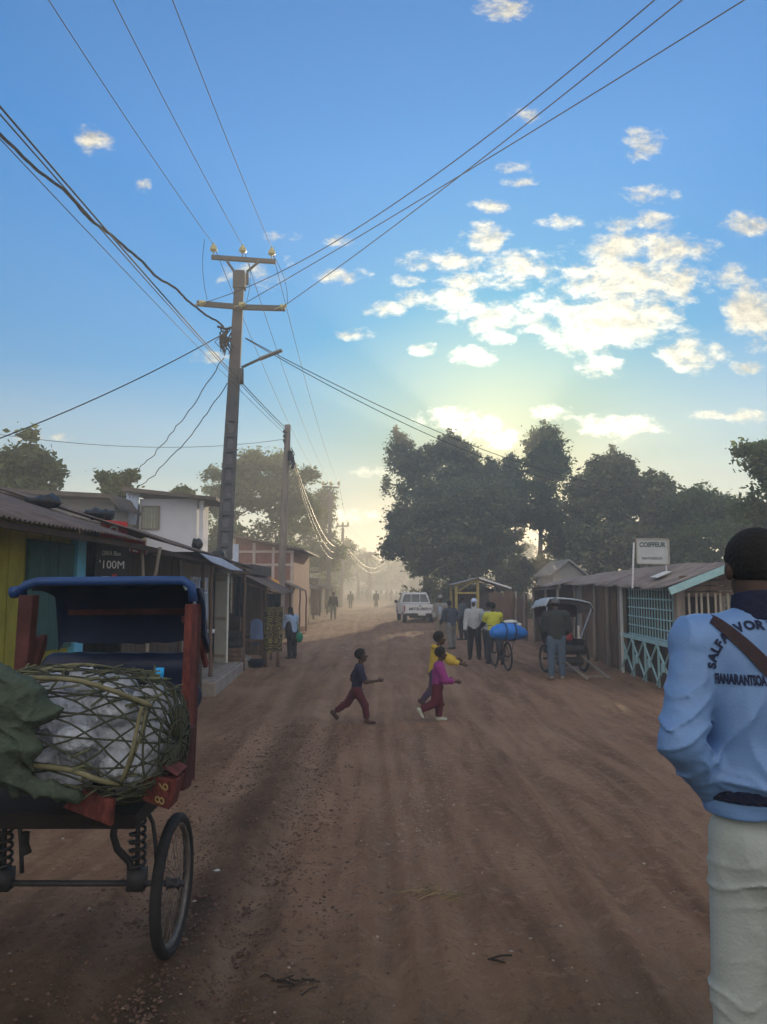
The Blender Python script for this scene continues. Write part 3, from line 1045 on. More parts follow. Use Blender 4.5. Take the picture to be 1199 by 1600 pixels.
sb = thing('signboard', 'black board with white hand-painted lettering hanging in the dark shop', 'sign', (-3.62, 10.2, 1.7))
c0, c1 = Vector((-3.72, 9.95, 0)), Vector((-3.44, 10.42, 0))
xd = (c1 - c0).normalized()
nd = Vector((xd.y, -xd.x, 0))
mb = MB()
mb.prism([c0 + Vector((0, 0, 1.0)), c1 + Vector((0, 0, 1.0)), c1 + Vector((0, 0, 2.2)), c0 + Vector((0, 0, 2.2))], nd * 0, nd * -.02)
mb.build('board', M('black_paint'), sb)
mb = MB()
o = c0 + nd * .004
write_on(mb, 'DIVA Blan', .09, o + xd * .10 + Vector((0, 0, 2.07)), xd, (0, 0, 1), .30)
write_on(mb, "'100M", .15, o + xd * .06 + Vector((0, 0, 1.90)), xd, (0, 0, 1), .40)
write_on(mb, '--', .10, o + xd * .12 + Vector((0, 0, 1.76)), xd, (0, 0, 1), .10, bold=.008)
write_on(mb, 'TSA', .07, o + xd * .26 + Vector((0, 0, 1.66)), xd, (0, 0, 1), .14)
write_on(mb, 'Tsar Ry', .09, o + xd * .10 + Vector((0, 0, 1.57)), xd, (0, 0, 1), .28)
mb.build('lettering', M('white_ink'), sb)
mb = MB()
write_on(mb, 'K', .11, o + xd * .27 + Vector((0, 0, 1.745)), xd, (0, 0, 1), .10, bold=.008)
mb.build('red_lettering', M('red_sign'), sb)


def swirl(mb, o, xd, s):
    """the rounded white hook of the red sign"""
    pts = []
    for k in range(13):
        a = math.radians(200 - k * 24)
        pts.append((math.cos(a) * .9, math.sin(a) * .75 + .1))
    pts += [(-.55, -.75), (-.75, -.35), (-.1, -.25)]
    wd = [.08, .16, .22, .26, .28, .28, .28, .28, .28, .28, .26, .24, .2, .22, .14, .05]
    V, Fc = [], []
    for i, (x, z) in enumerate(pts):
        x2, z2 = pts[min(i + 1, len(pts) - 1)]
        x1, z1 = pts[max(i - 1, 0)]
        dx, dz = x2 - x1, z2 - z1
        L = math.hypot(dx, dz) + 1e-6
        nx, nz = -dz / L, dx / L
        for sg in (-1, 1):
            V.append(o + xd * ((x + nx * wd[i] * sg) * s) + Vector((0, 0, (z + nz * wd[i] * sg) * s)))
    for i in range(len(pts) - 1):
        Fc.append((2 * i, 2 * i + 2, 2 * i + 3, 2 * i + 1))
    return mb.add(V, Fc)


sg = thing('red_sign', 'dark red shop sign with a white rounded hook emblem at the roof edge', 'sign', (-3.5, 10.0, 2.3))
xd = Vector((1, .12, 0)).normalized()
nd = Vector((.12, -1, 0)).normalized()
o = at(178, 827, 10.0)
mb = MB().prism([o + xd * a + Vector((0, 0, b)) for a, b in ((-.17, -.10), (.17, -.125), (.17, .10), (-.17, .125))], nd * 0, nd * -.03)
mb.build('panel', M('red_sign'), sg)
swirl(MB(), o + nd * .004 + xd * .0 + Vector((0, 0, -.01)), xd, .052).build('emblem', M('white_ink'), sg)
sg = thing('red_sign', 'small red and white sign hanging askew under the eave beside the black board', 'sign', (-3.4, 10.9, 2.0))
o = at(210, 855, 10.9)
mb = MB().prism([o + xd * a + Vector((0, 0, b)) for a, b in ((-.15, -.06), (.15, -.10), (.15, .10), (-.15, .14))], nd * 0, nd * -.02)
mb.build('panel', M('red_sign'), sg)
mb = MB()
mb.add([o + nd * .005 + xd * a + Vector((0, 0, b)) for a, b in ((-.13, -.05), (-.05, -.06), (-.05, -.02), (-.09, .0), (-.13, .03))], [(0, 1, 2, 3, 4)])
mb.add([o + nd * .005 + xd * a + Vector((0, 0, b)) for a, b in ((-.02, -.06), (.06, -.075), (.05, -.05), (-.02, -.03))], [(0, 1, 2, 3)])
mb.build('lettering', M('white_ink'), sg)

# ---- shop with the white door, on the stone step
t = thing('white_door_shop', 'shop with an open white door and window on the paved step', 'shop', gpt(-4.4, 16), 0, G_L)
w = MB()
w.span((-3.75, 14.42, -.02), (-3.87, 15.0, 2.12)).span((-3.75, 16.3, -.02), (-3.87, 17.05, 2.12))
w.span((-3.751, 15.0, -.02), (-3.87, 16.3, .78)).span((-3.751, 15.0, 1.86), (-3.87, 16.3, 2.12))
w.span((-3.75, 17.9, -.02), (-3.87, 18.5, 2.10)).span((-5.7, 14.42, -.25), (-5.8, 18.5, 2.9)).span((-3.87, 18.38, -.25), (-5.7, 18.5, 2.5))
w.build('wall', M('wood_grey'), t)
wi = MB()
for a, b in ((15.0, 15.08), (15.52, 15.6), (16.22, 16.3)):
    wi.span((-3.70, a, .78), (-3.80, b, 1.86))
wi.span((-3.70, 15.08, 1.52), (-3.80, 16.22, 1.56)).span((-3.70, 15.08, 1.80), (-3.80, 16.22, 1.86))
wf = wi.build('window', M('sheet_blue'), t)
MB().span((-3.82, 15.08, .78), (-3.83, 16.22, 1.8)).build('pane', M('dark_glass'), wf)
MB().span((-3.55, 14.95, .70), (-3.76, 16.35, .78)).build('sill', M('paint_white'), wf, bevel=.01)
MB().span((-3.69, 15.75, 1.60), (-3.70, 16.1, 1.79)).build('poster', M('paint_white'), wf)
dl = MB()
dl.bar((-3.68, 16.98, 1.0), (-3.36, 16.75, 1.0), .05, 1.92)
dr = dl.build('door', M('paint_cream'), t, bevel=.008)
hb = MB()
for z in (.18, .98, 1.82):
    hb.bar((-3.675, 16.935, z), (-3.40, 16.745, z), .012, .07)
hb.build('hinge', M('wood_pale'), dr)
MB().span((-3.56, 17.2, .86), (-3.74, 17.85, 1.05)).build('shelf_box', M('paint_white'), t, bevel=.01)
MB().corrugated((-3.04, 14.45, 2.22), (-3.08, 18.4, 2.08), (-5.9, 18.5, 2.95), (-5.9, 14.5, 3.0), seed=3).build('roof', M('tin_rust'), t, smooth=True)
aw = []
for q in ((313, 864), (346, 872), (381, 892), (362, 890), (331, 878)):
    d = ray(*q)
    aw.append(Vector((0, 0, CAM_Z)) + d * (-2.98 / d.x))
MB().prism(aw, (0, 0, 0), (-.02, 0, 0)).build('awning_sheet', M('sheet_blue'), t)
po = Split('post', M('wood_brown'), t)
for y in (14.5, 17.9):
    pole(po, -3.22, y, -.25, 2.08, .04, int(y * 7))
po.bar((-3.2, 14.4, 2.08), (-3.2, 18.3, 1.98), .05, .07)
st = thing('stone_step', 'raised paved stone step in front of the white-door shop', 'step', gpt(-3.4, 16))
MB().prism([(-2.98, 13.9, -.02), (-3.30, 19.5, -.04), (-4.2, 19.5, -.04), (-4.2, 13.9, -.02)], (0, 0, 0), (0, 0, -.4)).build('slab', M('stone_step'), st, bevel=.03)
pv = MB()
rr = random.Random(4)
for i in range(14):
    for j in range(3):
        y = 14.0 + i * .38
        x = -3.08 - (y - 13.9) * .057 - j * .26
        pv.box((x - .1, y + .16, -.017), (.235, .35, .03), Matrix.Rotation(rr.uniform(-.05, .05), 3, 'Z'))
pv.build('paving', M('stone_step'), st, bevel=.008)

# ---- open stall with hanging cloth
t = thing('market_stall', 'open stall with a sagging tin awning and hanging cloths', 'stall', gpt(-3.2, 20.5), 0, G_L)
MB().corrugated((-2.46, 18.8, 1.50), (-2.62, 22.4, 1.52), (-3.55, 22.4, 2.02), (-3.42, 18.8, 1.94), seed=5, pitch=.08).build('awning', M('tin_rust'), t, smooth=True)
MB().span((-4.5, 19.4, 1.97), (-3.28, 22.6, 2.24)).build('roof', M('tin_dark'), t, bevel=.02)
p = Split('post', M('wood_brown'), t)
for (x, y, z) in ((-2.86, 18.95, 1.66), (-2.56, 18.95, 1.50), (-2.7, 22.3, 1.53), (-3.5, 19.0, 1.92), (-3.5, 22.3, 1.95)):
    pole(p, x, y, -.35, z, .04, int(y * 10 + x * 3))
p.bar((-3.5, 18.95, 1.8), (-2.5, 18.95, 1.46), .04, .05)
planks(MB(), (-4.4, 22.5), (-3.4, 22.5), -.3, 2.0, .2, .03, .006, 6).build('wall', M('wood_dark'), t)
ct = MB().span((-3.75, 19.3, .30), (-2.95, 20.9, .36))
for x in (-3.7, -3.0):
    for y in (19.4, 20.8):
        ct.span((x - .03, y - .03, -.3), (x + .03, y + .03, .3))
ct.build('counter', M('wood_brown'), t)


def hanging_cloth(name, label, cat, a, b, z0, z1, mat, amp=.03, waves=4, seed=1, group=None):
    """a sheet hung along a..b with vertical folds and real thickness"""
    a, b = Vector(a), Vector(b)
    d = (b - a)
    nrm = Vector((-d.y, d.x, 0)).normalized()
    V, Fc = [], []
    nu, nv = 40, 24
    rr = random.Random(seed)
    ph = rr.uniform(0, 6)
    for side in (0, 1):
        for j in range(nv + 1):
            v = j / nv
            for i in range(nu + 1):
                u = i / nu
                w_ = amp * (.4 + .8 * v) * (math.sin(u * waves * 6.28 + ph + .6 * v) + .4 * math.sin(u * waves * 13 + v * 3))
                shrink = 1 - .06 * v
                p = a + d * (.5 + (u - .5) * shrink) + nrm * (w_ + .008 * side)
                V.append((p.x, p.y, z1 + (z0 - z1) * v + .015 * math.sin(u * 9 + ph) * v))
    W = nu + 1
    S = W * (nv + 1)
    for j in range(nv):
        for i in range(nu):
            q = j * W + i
            Fc.append((q, q + 1, q + W + 1, q + W))
            Fc.append((S + q, S + q + W, S + q + W + 1, S + q + 1))
    o = thing(name, label, cat, ((a.x + b.x) / 2, (a.y + b.y) / 2, z0), 0, group)
    mesh_obj('cloth', V, Fc, mat, o, smooth=True)
    return o


def print_cloth():
    """dark cloth with a mirrored ochre print of rings and lozenges"""
    m = bpy.data.materials.new('printed_cloth')
    m.use_nodes = True
    n, l = m.node_tree.nodes, m.node_tree.links
    p = n['Principled BSDF']
    p.inputs['Roughness'].default_value = .9
    t_ = N(n, 'ShaderNodeTexCoord')
    s = N(n, 'ShaderNodeSeparateXYZ')
    l.new(t_.outputs['Object'], s.inputs[0])
    ab = N(n, 'ShaderNodeMath', operation='ABSOLUTE')
    l.new(s.outputs[0], ab.inputs[0])
    c = N(n, 'ShaderNodeCombineXYZ')
    l.new(ab.outputs[0], c.inputs[0])
    l.new(s.outputs[2], c.inputs[1])
    v = N(n, 'ShaderNodeTexVoronoi')
    v.inputs['Scale'].default_value = 5.5
    l.new(c.outputs[0], v.inputs['Vector'])
    sn = N(n, 'ShaderNodeMath', operation='SINE')
    mu = N(n, 'ShaderNodeMath', operation='MULTIPLY')
    mu.inputs[1].default_value = 26
    l.new(v.outputs['Distance'], mu.inputs[0])
    l.new(mu.outputs[0], sn.inputs[0])
    mr = N(n, 'ShaderNodeMapRange')
    mr.inputs['From Min'].default_value = .0
    mr.inputs['From Max'].default_value = .25
    l.new(sn.outputs[0], mr.inputs['Value'])
    mx = N(n, 'ShaderNodeMix', data_type='RGBA')
    mx.inputs['A'].default_value = (.02, .022, .02, 1)
    mx.inputs['B'].default_value = (.20, .17, .06, 1)
    l.new(mr.outputs[0], mx.inputs['Factor'])
    l.new(mx.outputs['Result'], p.inputs['Base Color'])
    return m


hanging_cloth('printed_cloth', 'black and ochre printed wrap cloth hanging at the stall front', 'cloth', (-2.90, 18.82, 0), (-2.44, 18.80, 0), .10, 1.18, print_cloth(), .022, 2, 3)
M('cloth_dark', (.022, .028, .036), .9, .3, 6)
hanging_cloth('dark_garment', 'long dark garment hanging beside the shelf at the stall', 'garment', (-3.62, 18.72, 0), (-3.36, 18.70, 0), .95, 1.9, M('cloth_dark'), .03, 2, 5)
hanging_cloth('dark_garment', 'short dark cloth hanging above the printed wrap', 'garment', (-2.84, 18.9, 0), (-2.50, 18.88, 0), 1.12, 1.5, M('cloth_dark'), .025, 3, 6)

# ---- brick building
t = thing('brick_building', 'reddish brick building with pale plaster bands behind the wooden pole', 'building', gpt(-5.2, 36))
bx0, bx1, by = -6.45, -3.85, 33.0


def topz(x):
    return 3.85 + (x - bx0) / (bx1 - bx0) * (-.55)


MB().prism([(bx0, by, -.2), (bx1, by, -.2), (bx1, by, topz(bx1)), (bx0, by, topz(bx0))], (0, 0, 0), (0, 7, 0)).build('wall', M('brick'), t)
bd = MB()
for z in (.95, 1.9, 2.62, 3.18):
    bd.span((bx0 - .02, by - .05, z - .05), (bx1 + .02, by, z + .05))
for x in (-6.4, -5.55, -4.72, -3.92):
    bd.span((x - .06, by - .047, -.1), (x + .06, by, topz(x) - .1))
bd.build('plaster_band', M('plaster_band'), t)
rf = MB().prism([(bx0 - .1, by, topz(bx0) + .0), (bx1 + .5, by, topz(bx1) - .10), (bx1 + .5, by, topz(bx1) - .02), (bx0 - .1, by, topz(bx0) + .09)], (0, -.35, 0), (0, 7.3, 0))
rf.build('roof', M('tin_rust'), t)
wi = MB()
for (a, b) in ((-6.44, -6.2),):
    wi.span((a, by - .08, 2.75), (b, by - .004, 3.5))
wi.build('window', M('sheet_blue'), t)
d = MB()
planks(d, (-4.65, by - .06), (-4.0, by - .06), .1, 1.85, .12, .03, .004, 8)
planks(d, (-5.45, by - .06), (-4.85, by - .06), .9, 1.8, .12, .03, .004, 9)
d.build('shutter', M('wood_brown'), t)
a = MB().corrugated((-3.35, 31.2, 1.55), (-3.4, 34.2, 1.5), (-4.3, 34.4, 1.95), (-4.3, 31.4, 2.0), seed=9, pitch=.1)
a.build('awning', M('tin_rust'), t, smooth=True)
p = Split('post', M('wood_brown'), t)
for y in (31.4, 34.0):
    pole(p, -3.4, y, -.4, 1.55, .04, int(y * 3))
bo = thing('notice_board', 'small orange board catching the sun beside the wooden pole', 'sign', (-3.75, 26.3, 0))
o = at(431, 909, 26.0)
MB().prism([o + Vector(q) for q in ((-.13, 0, -.08), (.13, 0, -.06), (.10, 0, .03), (-.13, 0, .12))], (0, 0, 0), (0, .03, 0)).bar(o + Vector((0, .03, -.05)), (o.x, o.y + .03, -.3), .04, .04).build('board', M('osign', (.75, .40, .10), .6, .1), bo)

# ---- shacks further down on the left
G_S = 'small dark shacks further down the left side'
for (x0, x1, y0, y1, h0, h1, lab, sd) in ((-7.0, -4.5, 43, 47.5, 2.1, 1.5, 'dark shack with a steep lean-to roof past the brick building', 11),
                                        (-7.6, -4.3, 51, 56, 2.3, 1.5, 'hazy shack with a drooping porch roof beyond the dark lean-to', 12),
                                        (-8.5, -4.6, 64, 70, 2.4, 1.6, 'faint shack in the haze below the golden cables', 13)):
    t = thing('shack', lab, 'shack', gpt((x0 + x1) / 2, (y0 + y1) / 2), 0, G_S)
    w = MB()
    planks(w, (x0, y0), (x1, y0), -.1, h0, .3, .05, .01, sd)
    w.build('wall', M('wood_dark'), t)
    planks(MB(), (x1, y0), (x1, y1), -.1, h1 + .2, .3, .05, .01, sd + 1).build('wall', M('wood_dark'), t)
    MB().corrugated((x1 + .7, y0 - .3, h1), (x1 + .7, y1, h1), (x0, y1, h0 + .9), (x0, y0 - .3, h0 + .9), pitch=.25, amp=.03, seed=sd).build('roof', M('tin_rust'), t, smooth=True)
    p = Split('post', M('wood_brown'), t)
    for y in (y0, y1 - .3):
        pole(p, x1 + .6, y, -.1, h1 + .05, .05, sd + int(y))
        planks(MB(), (x1 + .03, y0 + 1), (x1 + .03, y0 + 2), 0, 1.3, .25, .03, .01, sd + 5).build('door', M('paint_teal'), t)

# ---- white two-storey house behind the roofs
t = thing('white_house', 'white two-storey house showing above the left roofs', 'house', gpt(-6.8, 26))
hy = 24.0
MB().span((-7.65, hy, -.3), (-5.85, hy + 1.6, 4.42)).build('wall', M('plaster_white'), t)
MB().prism([(-8.05, hy, 4.62), (-5.15, hy, 4.32), (-5.15, hy, 4.42), (-8.05, hy, 4.74)], (0, -.5, 0), (0, 1.9, 0)).build('roof', M('tin_dark'), t)
fr = MB()
x0, x1, z0, z1 = -7.58, -7.0, 3.45, 4.2
fr.span((x0, hy - .05, z0), (x1, hy - .003, z0 + .05)).span((x0, hy - .05, z1 - .05), (x1, hy - .003, z1))
fr.span((x0, hy - .05, z0 + .05), (x0 + .05, hy - .003, z1 - .05)).span((x1 - .05, hy - .05, z0 + .05), (x1, hy - .003, z1 - .05))
fw = fr.build('window', M('wood_grey'), t)
cv, cf = [], []
for i in range(25):
    xx = x0 + .05 + (x1 - x0 - .1) * i / 24
    for z in (z0 + .05, z1 - .05):
        cv.append((xx, hy - .016 + .008 * math.sin(i * 1.4), z))
cf = [(2 * i, 2 * i + 2, 2 * i + 3, 2 * i + 1) for i in range(24)]
mesh_obj('curtain', cv, cf, M('curtain'), fw)
MB().span((-5.75, hy - .1, -.3), (-5.63, hy + .05, 4.36)).build('porch_post', M('plaster_white'), t)
tp = MB()
for i in range(7):
    tp.tube([(-8.0 + i * .06, hy - .12, 4.6), (-7.98 + i * .05, hy - .2 - .03 * (i % 2), 4.2), (-7.9 + i * .03, hy - .15, 3.6)], [.035, .05, .03], 6)
tp.build('tarpaulin', M('sheet_blue'), t, smooth=True)

t = thing('grey_house', 'long grey building with a thin dark roof behind the nearest tin roofs', 'house', gpt(-9, 24))
MB().span((-11.5, 22.6, -.3), (-7.95, 26, 4.25)).build('wall', M('plaster_grey'), t)
MB().prism([(-11.9, 22.6, 4.42), (-7.9, 22.6, 4.22), (-7.6, 22.6, 3.9), (-7.6, 22.6, 3.98), (-7.85, 22.6, 4.34), (-11.9, 22.6, 4.55)], (0, -.6, 0), (0, 3.8, 0)).build('roof', M('tin_dark'), t)

# ================================================================== right side
# ---- barber hut
G = gpt(5.8, 16)
t = thing('barber_hut', 'wooden barber hut with turquoise lattice window, fascia and crossed railings', 'hut', G, 0, G_R)


def fx(y):
    return 5.30 + (y - 13.9) * .05


MB().corrugated((5.02, 13.55, 1.66), (5.22, 18.3, 1.70), (6.22, 18.3, 2.14), (6.14, 13.55, 2.11), seed=21, pitch=.075, ragged=.10, wob=.02).build('roof', M('tin_pale'), t, smooth=True)
MB().corrugated((7.3, 18.3, 1.70), (7.2, 13.55, 1.66), (6.14, 13.55, 2.105), (6.22, 18.3, 2.135), seed=22, pitch=.075).build('back_roof', M('tin_pale'), t, smooth=True)
fa = MB().bar((5.0, 13.52, 1.585), (6.14, 13.52, 2.03), .03, .13).bar((7.22, 13.52, 1.6), (6.16, 13.522, 2.03), .03, .13)
fa.build('fascia', M('paint_turq'), t)
p = Split('post', M('wood_grey'), t)
for (x, y) in ((fx(14) + .03, 14.0), (fx(17.9), 17.9)):
    p.bar((x, y, -.3), (x + .01, y, 1.66), .16, .15, up=(0, 1, 0))
for k, x in enumerate((6.1, 7.1)):
    p.bar((x, 14.0, -.3), (x, 14.0, 1.75), .10, .10, up=(0, 1, 0))
b = MB()
for k in range(4):
    b.bar((5.35, 13.96, 1.52 + k * .1), (5.35 + 1.75, 13.955, 1.56 + k * .1), .03, .08)
b.bar((5.4, 13.95, .62), (7.1, 13.95, .66), .03, .09)
b.build('side_boards', M('wood_brown'), t)
s = MB()
rr = random.Random(9)
for k in range(14):
    x = 5.50 + k * .115 + rr.uniform(-.015, .015)
    s.bar((x, 13.92, -.25), (x + rr.uniform(-.03, .03), 13.92, 1.55), .035, .02, up=(0, 1, 0))
s.build('side_slats', M('wood_pale'), t)
wy0, wy1 = 14.15, 17.1
la = MB()
for k in range(17):
    y = wy0 + (wy1 - wy0) * k / 16
    la.bar((fx(y) - .03, y, .62), (fx(y) - .03, y, 1.64), .022, .014, up=(0, 1, 0))
for k in range(6):
    z = .66 + k * .19
    la.bar((fx(wy0) - .05, wy0 - .03, z), (fx(wy1) - .05, wy1 + .03, z), .018, .026)
la.build('lattice_window', M('paint_turq'), t)
r_ = MB()
r_.bar((fx(13.95) - .10, 13.95, .60), (fx(17.6) - .10, 17.6, .60), .07, .08)
for k in range(5):
    y = 14.0 + k * .88
    r_.bar((fx(y) - .10, y, -.25), (fx(y) - .10, y, .56), .035, .04, up=(0, 1, 0))
for k in range(4):
    y = 14.0 + k * .88
    for (za, zb) in ((-.2, .55), (.55, -.2)):
        r_.bar((fx(y) - .09 - (.004 if za < 0 else .03), y + .03, za), (fx(y) - .09 - (.004 if za < 0 else .03), y + .85, zb), .025, .03, up=(1, 0, 0))
    r_.box((fx(y) - .135, y + .44, .17), (.02, .15, .16))
r_.build('crossed_railing', M('paint_turq'), t)
wv = MB().bar((fx(17.3) - .13, 17.4, -.3), (fx(17.3) - .13, 17.4, 1.68), .05, .05, up=(0, 1, 0))
wv.build('white_post', M('paint_white'), t)
iw = MB()
planks(iw, (6.2, 14.2), (6.3, 18.0), -.3, 1.9, .2, .03, .004, 23)
planks(iw, (5.45, 18.0), (6.3, 18.0), -.3, 1.7, .2, .03, .004, 24)
lw = planks(iw, (5.36, 14.2), (5.5, 17.8), -.3, .05, .2, .03, .004, 25)
iw.build('wall', M('wood_dark'), t)
tu = MB()
for k in range(16):
    pass
tu.tube([(6.02, 13.46, 2.02), (5.97, 13.44, 1.95), (5.96, 13.44, 1.85), (6.02, 13.44, 1.79)], .014, 6)
tu.build('hose', M('hose', (.55, .62, .30), .6, .1), t, smooth=True)
pp = thing('paper_sheet', 'pale sheet lying on the barber hut roof', 'sheet', (5.45, 15.3, 1.86))
MB().prism([(5.32, 15.0, 1.835), (5.60, 15.0, 1.955), (5.62, 15.45, 1.965), (5.36, 15.5, 1.855)], (0, 0, 0), (-.004, 0, .01)).build('sheet', M('paint_white'), pp)

sg = thing('barber_sign', 'white COIFFEUR signboard on posts above the barber hut', 'sign', (5.4, 15.5, 1.9))
o = at(1020, 861, 15.5)
xd, nd = Vector((1, .05, 0)).normalized(), Vector((.05, -1, 0)).normalized()
hw, hh = .33, .25
MB().prism([o + xd * a + Vector((0, 0, b)) for a, b in ((-hw, -hh), (hw, -hh - .01), (hw, hh - .01), (-hw, hh))], nd * 0, nd * -.03).build('board', M('sign_dim', (.46, .49, .50), .7, .12, 3), sg, bevel=.004)
fr = MB()
for a, b in (((-hw, -hh), (hw, -hh - .01)), ((-hw, hh), (hw, hh - .01)), ((-hw, -hh), (-hw, hh)), ((hw, -hh - .01), (hw, hh - .01))):
    fr.bar(o + xd * a[0] + Vector((0, 0, a[1])) + nd * .01, o + xd * b[0] + Vector((0, 0, b[1])) + nd * .01, .02, .025, up=nd)
fr.build('frame', M('wood_pale'), sg)
mb = MB()
write_on(mb, 'COIFFEUR', .13, o + nd * .004 + xd * -.27 + Vector((0, 0, .085)), xd, (0, 0, 1), .54, bold=.004)
write_on(mb, 'NATUREUX', .075, o + nd * .004 + xd * -.22 + Vector((0, 0, -.17)), xd, (0, 0, 1), .42)
mb.build('lettering', M('green_ink'), sg)
ps = MB().bar(o + xd * -.40 + Vector((.02, 0, .17)), o + xd * -.44 + Vector((0, 0, -.75)), .028, .028).bar(o + xd * .28 + nd * -.03 + Vector((0, 0, .1)), o + xd * .28 + nd * -.03 + Vector((0, 0, -.5)), .03, .03)
ps.build('post', M('paint_white'), sg)

# ---- plank hut
t = thing('plank_hut', 'hut of uneven brown upright planks between the barber hut and the tin canopy', 'hut', gpt(5.9, 20), 0, G_R)
w = MB()
planks(w, (5.46, 18.15), (5.62, 22.2), -.35, 1.72, .2, .035, .02, 31, .1)
w.build('wall', M('wood_brown'), t)
MB().corrugated((5.22, 18.1, 1.72), (5.30, 22.4, 1.74), (6.3, 22.4, 2.05), (6.24, 18.1, 2.12), seed=31, pitch=.08, ragged=.08).build('roof', M('tin_pale'), t, smooth=True)
p = Split('post', M('wood_grey'), t)
for y in (18.6, 19.9, 21.4, 22.2):
    pole(p, 5.36 + (y - 18) * .03, y, -.35, 1.72, .055, int(y * 9))

# ---- tin canopy hut where the second rickshaw is parked
t = thing('canopy_hut', 'open hut with a flat rusty tin canopy behind the white-topped rickshaw', 'hut', gpt(5.8, 24.5), 0, G_R)
MB().corrugated((4.95, 22.3, 1.72), (5.0, 26.6, 1.62), (6.2, 26.6, 1.92), (6.2, 22.3, 2.02), seed=41, pitch=.09).build('roof', M('tin_pale'), t, smooth=True)
p = Split('post', M('wood_grey'), t)
for (x, y) in ((5.08, 22.6), (5.1, 26.3), (5.12, 24.4)):
    pole(p, x, y, -.35, 1.68, .055, int(y * 5))
p.bar((5.1, 22.4, 1.66), (5.12, 26.5, 1.58), .06, .08)
w = MB()
planks(w, (6.1, 22.4), (6.1, 26.6), -.35, 1.9, .2, .03, .006, 42)
planks(w, (5.15, 26.5), (6.1, 26.5), -.35, 1.75, .2, .03, .006, 43)
w.build('wall', M('wood_brown'), t)
dr = MB()
dr.span((5.60, 22.55, -.2), (6.05, 22.60, 1.62))
dd = dr.build('door', M('door_blue', (.20, .25, .30), .7, .15, 4), t)
fr = MB()
fr.span((5.62, 22.53, -.1), (6.03, 22.55, .55)).build('lower_panel', M('paint_white'), dd)
fr = MB().span((5.54, 22.5, -.25), (5.60, 22.6, 1.66)).span((6.05, 22.5, -.25), (6.11, 22.6, 1.66)).span((5.6, 22.5, 1.62), (6.05, 22.6, 1.66))
fr.build('frame', M('wood_grey'), dd)

# ---- board fence and yellow-posted stall
t = thing('board_fence', 'rough brown board fence between the tin canopy and the yellow-posted stall', 'fence', gpt(5.0, 29.5))
w = MB()
planks(w, (5.0, 27.0), (4.95, 32.5), -.35, 1.45, .25, .03, .015, 51, .2)
w.build('boards', M('wood_brown'), t)
w = MB()
planks(w, (4.0, 29.4), (5.0, 29.2), -.35, 1.55, .22, .03, .012, 52, .12)
w.build('boards', M('wood_brown'), t)
p = Split('post', M('wood_grey'), t)
for y in (27.1, 28.8, 30.6, 32.4):
    pole(p, 4.93, y, -.35, 1.5, .05, int(y * 5))
t = thing('yellow_stall', 'small stall with yellow posts and a light-edged gable roof', 'stall', gpt(4.1, 34), 0, G_R)
sy = 33.0
p = Split('post', M('ypost'), t)
for (x, y, z) in ((3.1, sy, 1.75), (3.1, sy + 2.4, 1.75), (5.1, sy, 1.5), (5.1, sy + 2.4, 1.5), (4.02, sy, 1.95)):
    p.bar((x, y, -.35), (x, y, z), .11, .11, up=(0, 1, 0))
p.bar((3.0, sy, 1.72), (4.05, sy, 2.0), .08, .10).bar((3.05, sy - .03, 1.42), (3.95, sy - .03, 1.42), .08, .08).bar((3.2, sy, 1.5), (3.9, sy, 1.95), .06, .06)
MB().corrugated((2.95, sy - .25, 1.76), (2.95, sy + 2.6, 1.76), (4.05, sy + 2.6, 2.06), (4.05, sy - .25, 2.06), seed=55, pitch=.12).corrugated((5.4, sy + 2.6, 1.62), (5.4, sy - .25, 1.62), (4.05, sy - .25, 2.06), (4.05, sy + 2.6, 2.06), seed=56, pitch=.12).build('roof', M('tin_grey'), t, smooth=True)
MB().bar((4.05, sy - .28, 2.06), (5.42, sy - .28, 1.62), .03, .07).build('fascia', M('tin_white'), t)
w = MB()
planks(w, (3.95, sy + .1), (5.1, sy + .1), -.35, 1.45, .22, .03, .006, 57)
planks(w, (3.1, sy + 2.4), (5.1, sy + 2.4), -.35, 1.6, .22, .03, .006, 58)
w.build('wall', M('wood_dark'), t)
MB().span((3.15, sy - .2, .62), (3.95, sy + .5, .70)).build('counter', M('wood_pale'), t)
t = thing('gabled_house', 'small grey gabled house half hidden by foliage behind the huts', 'house', gpt(9.0, 40))
x0, x1, y = 8.55, 10.1, 39.0
MB().prism([(x0, y, -.3), (x1, y, -.3), (x1, y, 2.3), ((x0 + x1) / 2, y, 2.95), (x0, y, 2.3)], (0, 0, 0), (0, 4, 0)).build('wall', M('plaster_grey'), t)
xm = (x0 + x1) / 2
MB().prism([(x0 - .2, y, 2.22), (xm, y, 3.0), (x1 + .2, y, 2.22), (x1 + .2, y, 2.30), (xm, y, 3.09), (x0 - .2, y, 2.30)], (0, -.3, 0), (0, 4.2, 0)).build('roof', M('tin_grey'), t)
# ------------------------------------------------------------------ poles and wires
M('wire', (.02, .02, .022), .6, .2, 5)
M('wire_bundle', (.03, .028, .026), .7, .3, 30)
M('wire_sunlit', (.30, .26, .18), .5, .2, 30)  # wire with the golden sunlight put into its colour
M('insulator', (.55, .52, .25), .15, .2, 5, spec=.6)
M('galv', (.075, .08, .085), .6, .2, 8, metal=.2)
M('lamp_grey', (.20, .20, .21), .5, .1, 8)


def insulator(mb, c, s=1.0, mat=None):
    prof = [(.012, -.16), (.014, -.02), (.05, -.01), (.085, .02), (.09, .035), (.05, .05), (.075, .075), (.078, .09), (.04, .11), (.045, .14), (.03, .17), (.012, .18)]
    T = Matrix.Translation(Vector(c)) @ (mat or Matrix.Identity(4)) @ Matrix.Scale(s, 4)
    return mb.lathe(prof, 12, T)


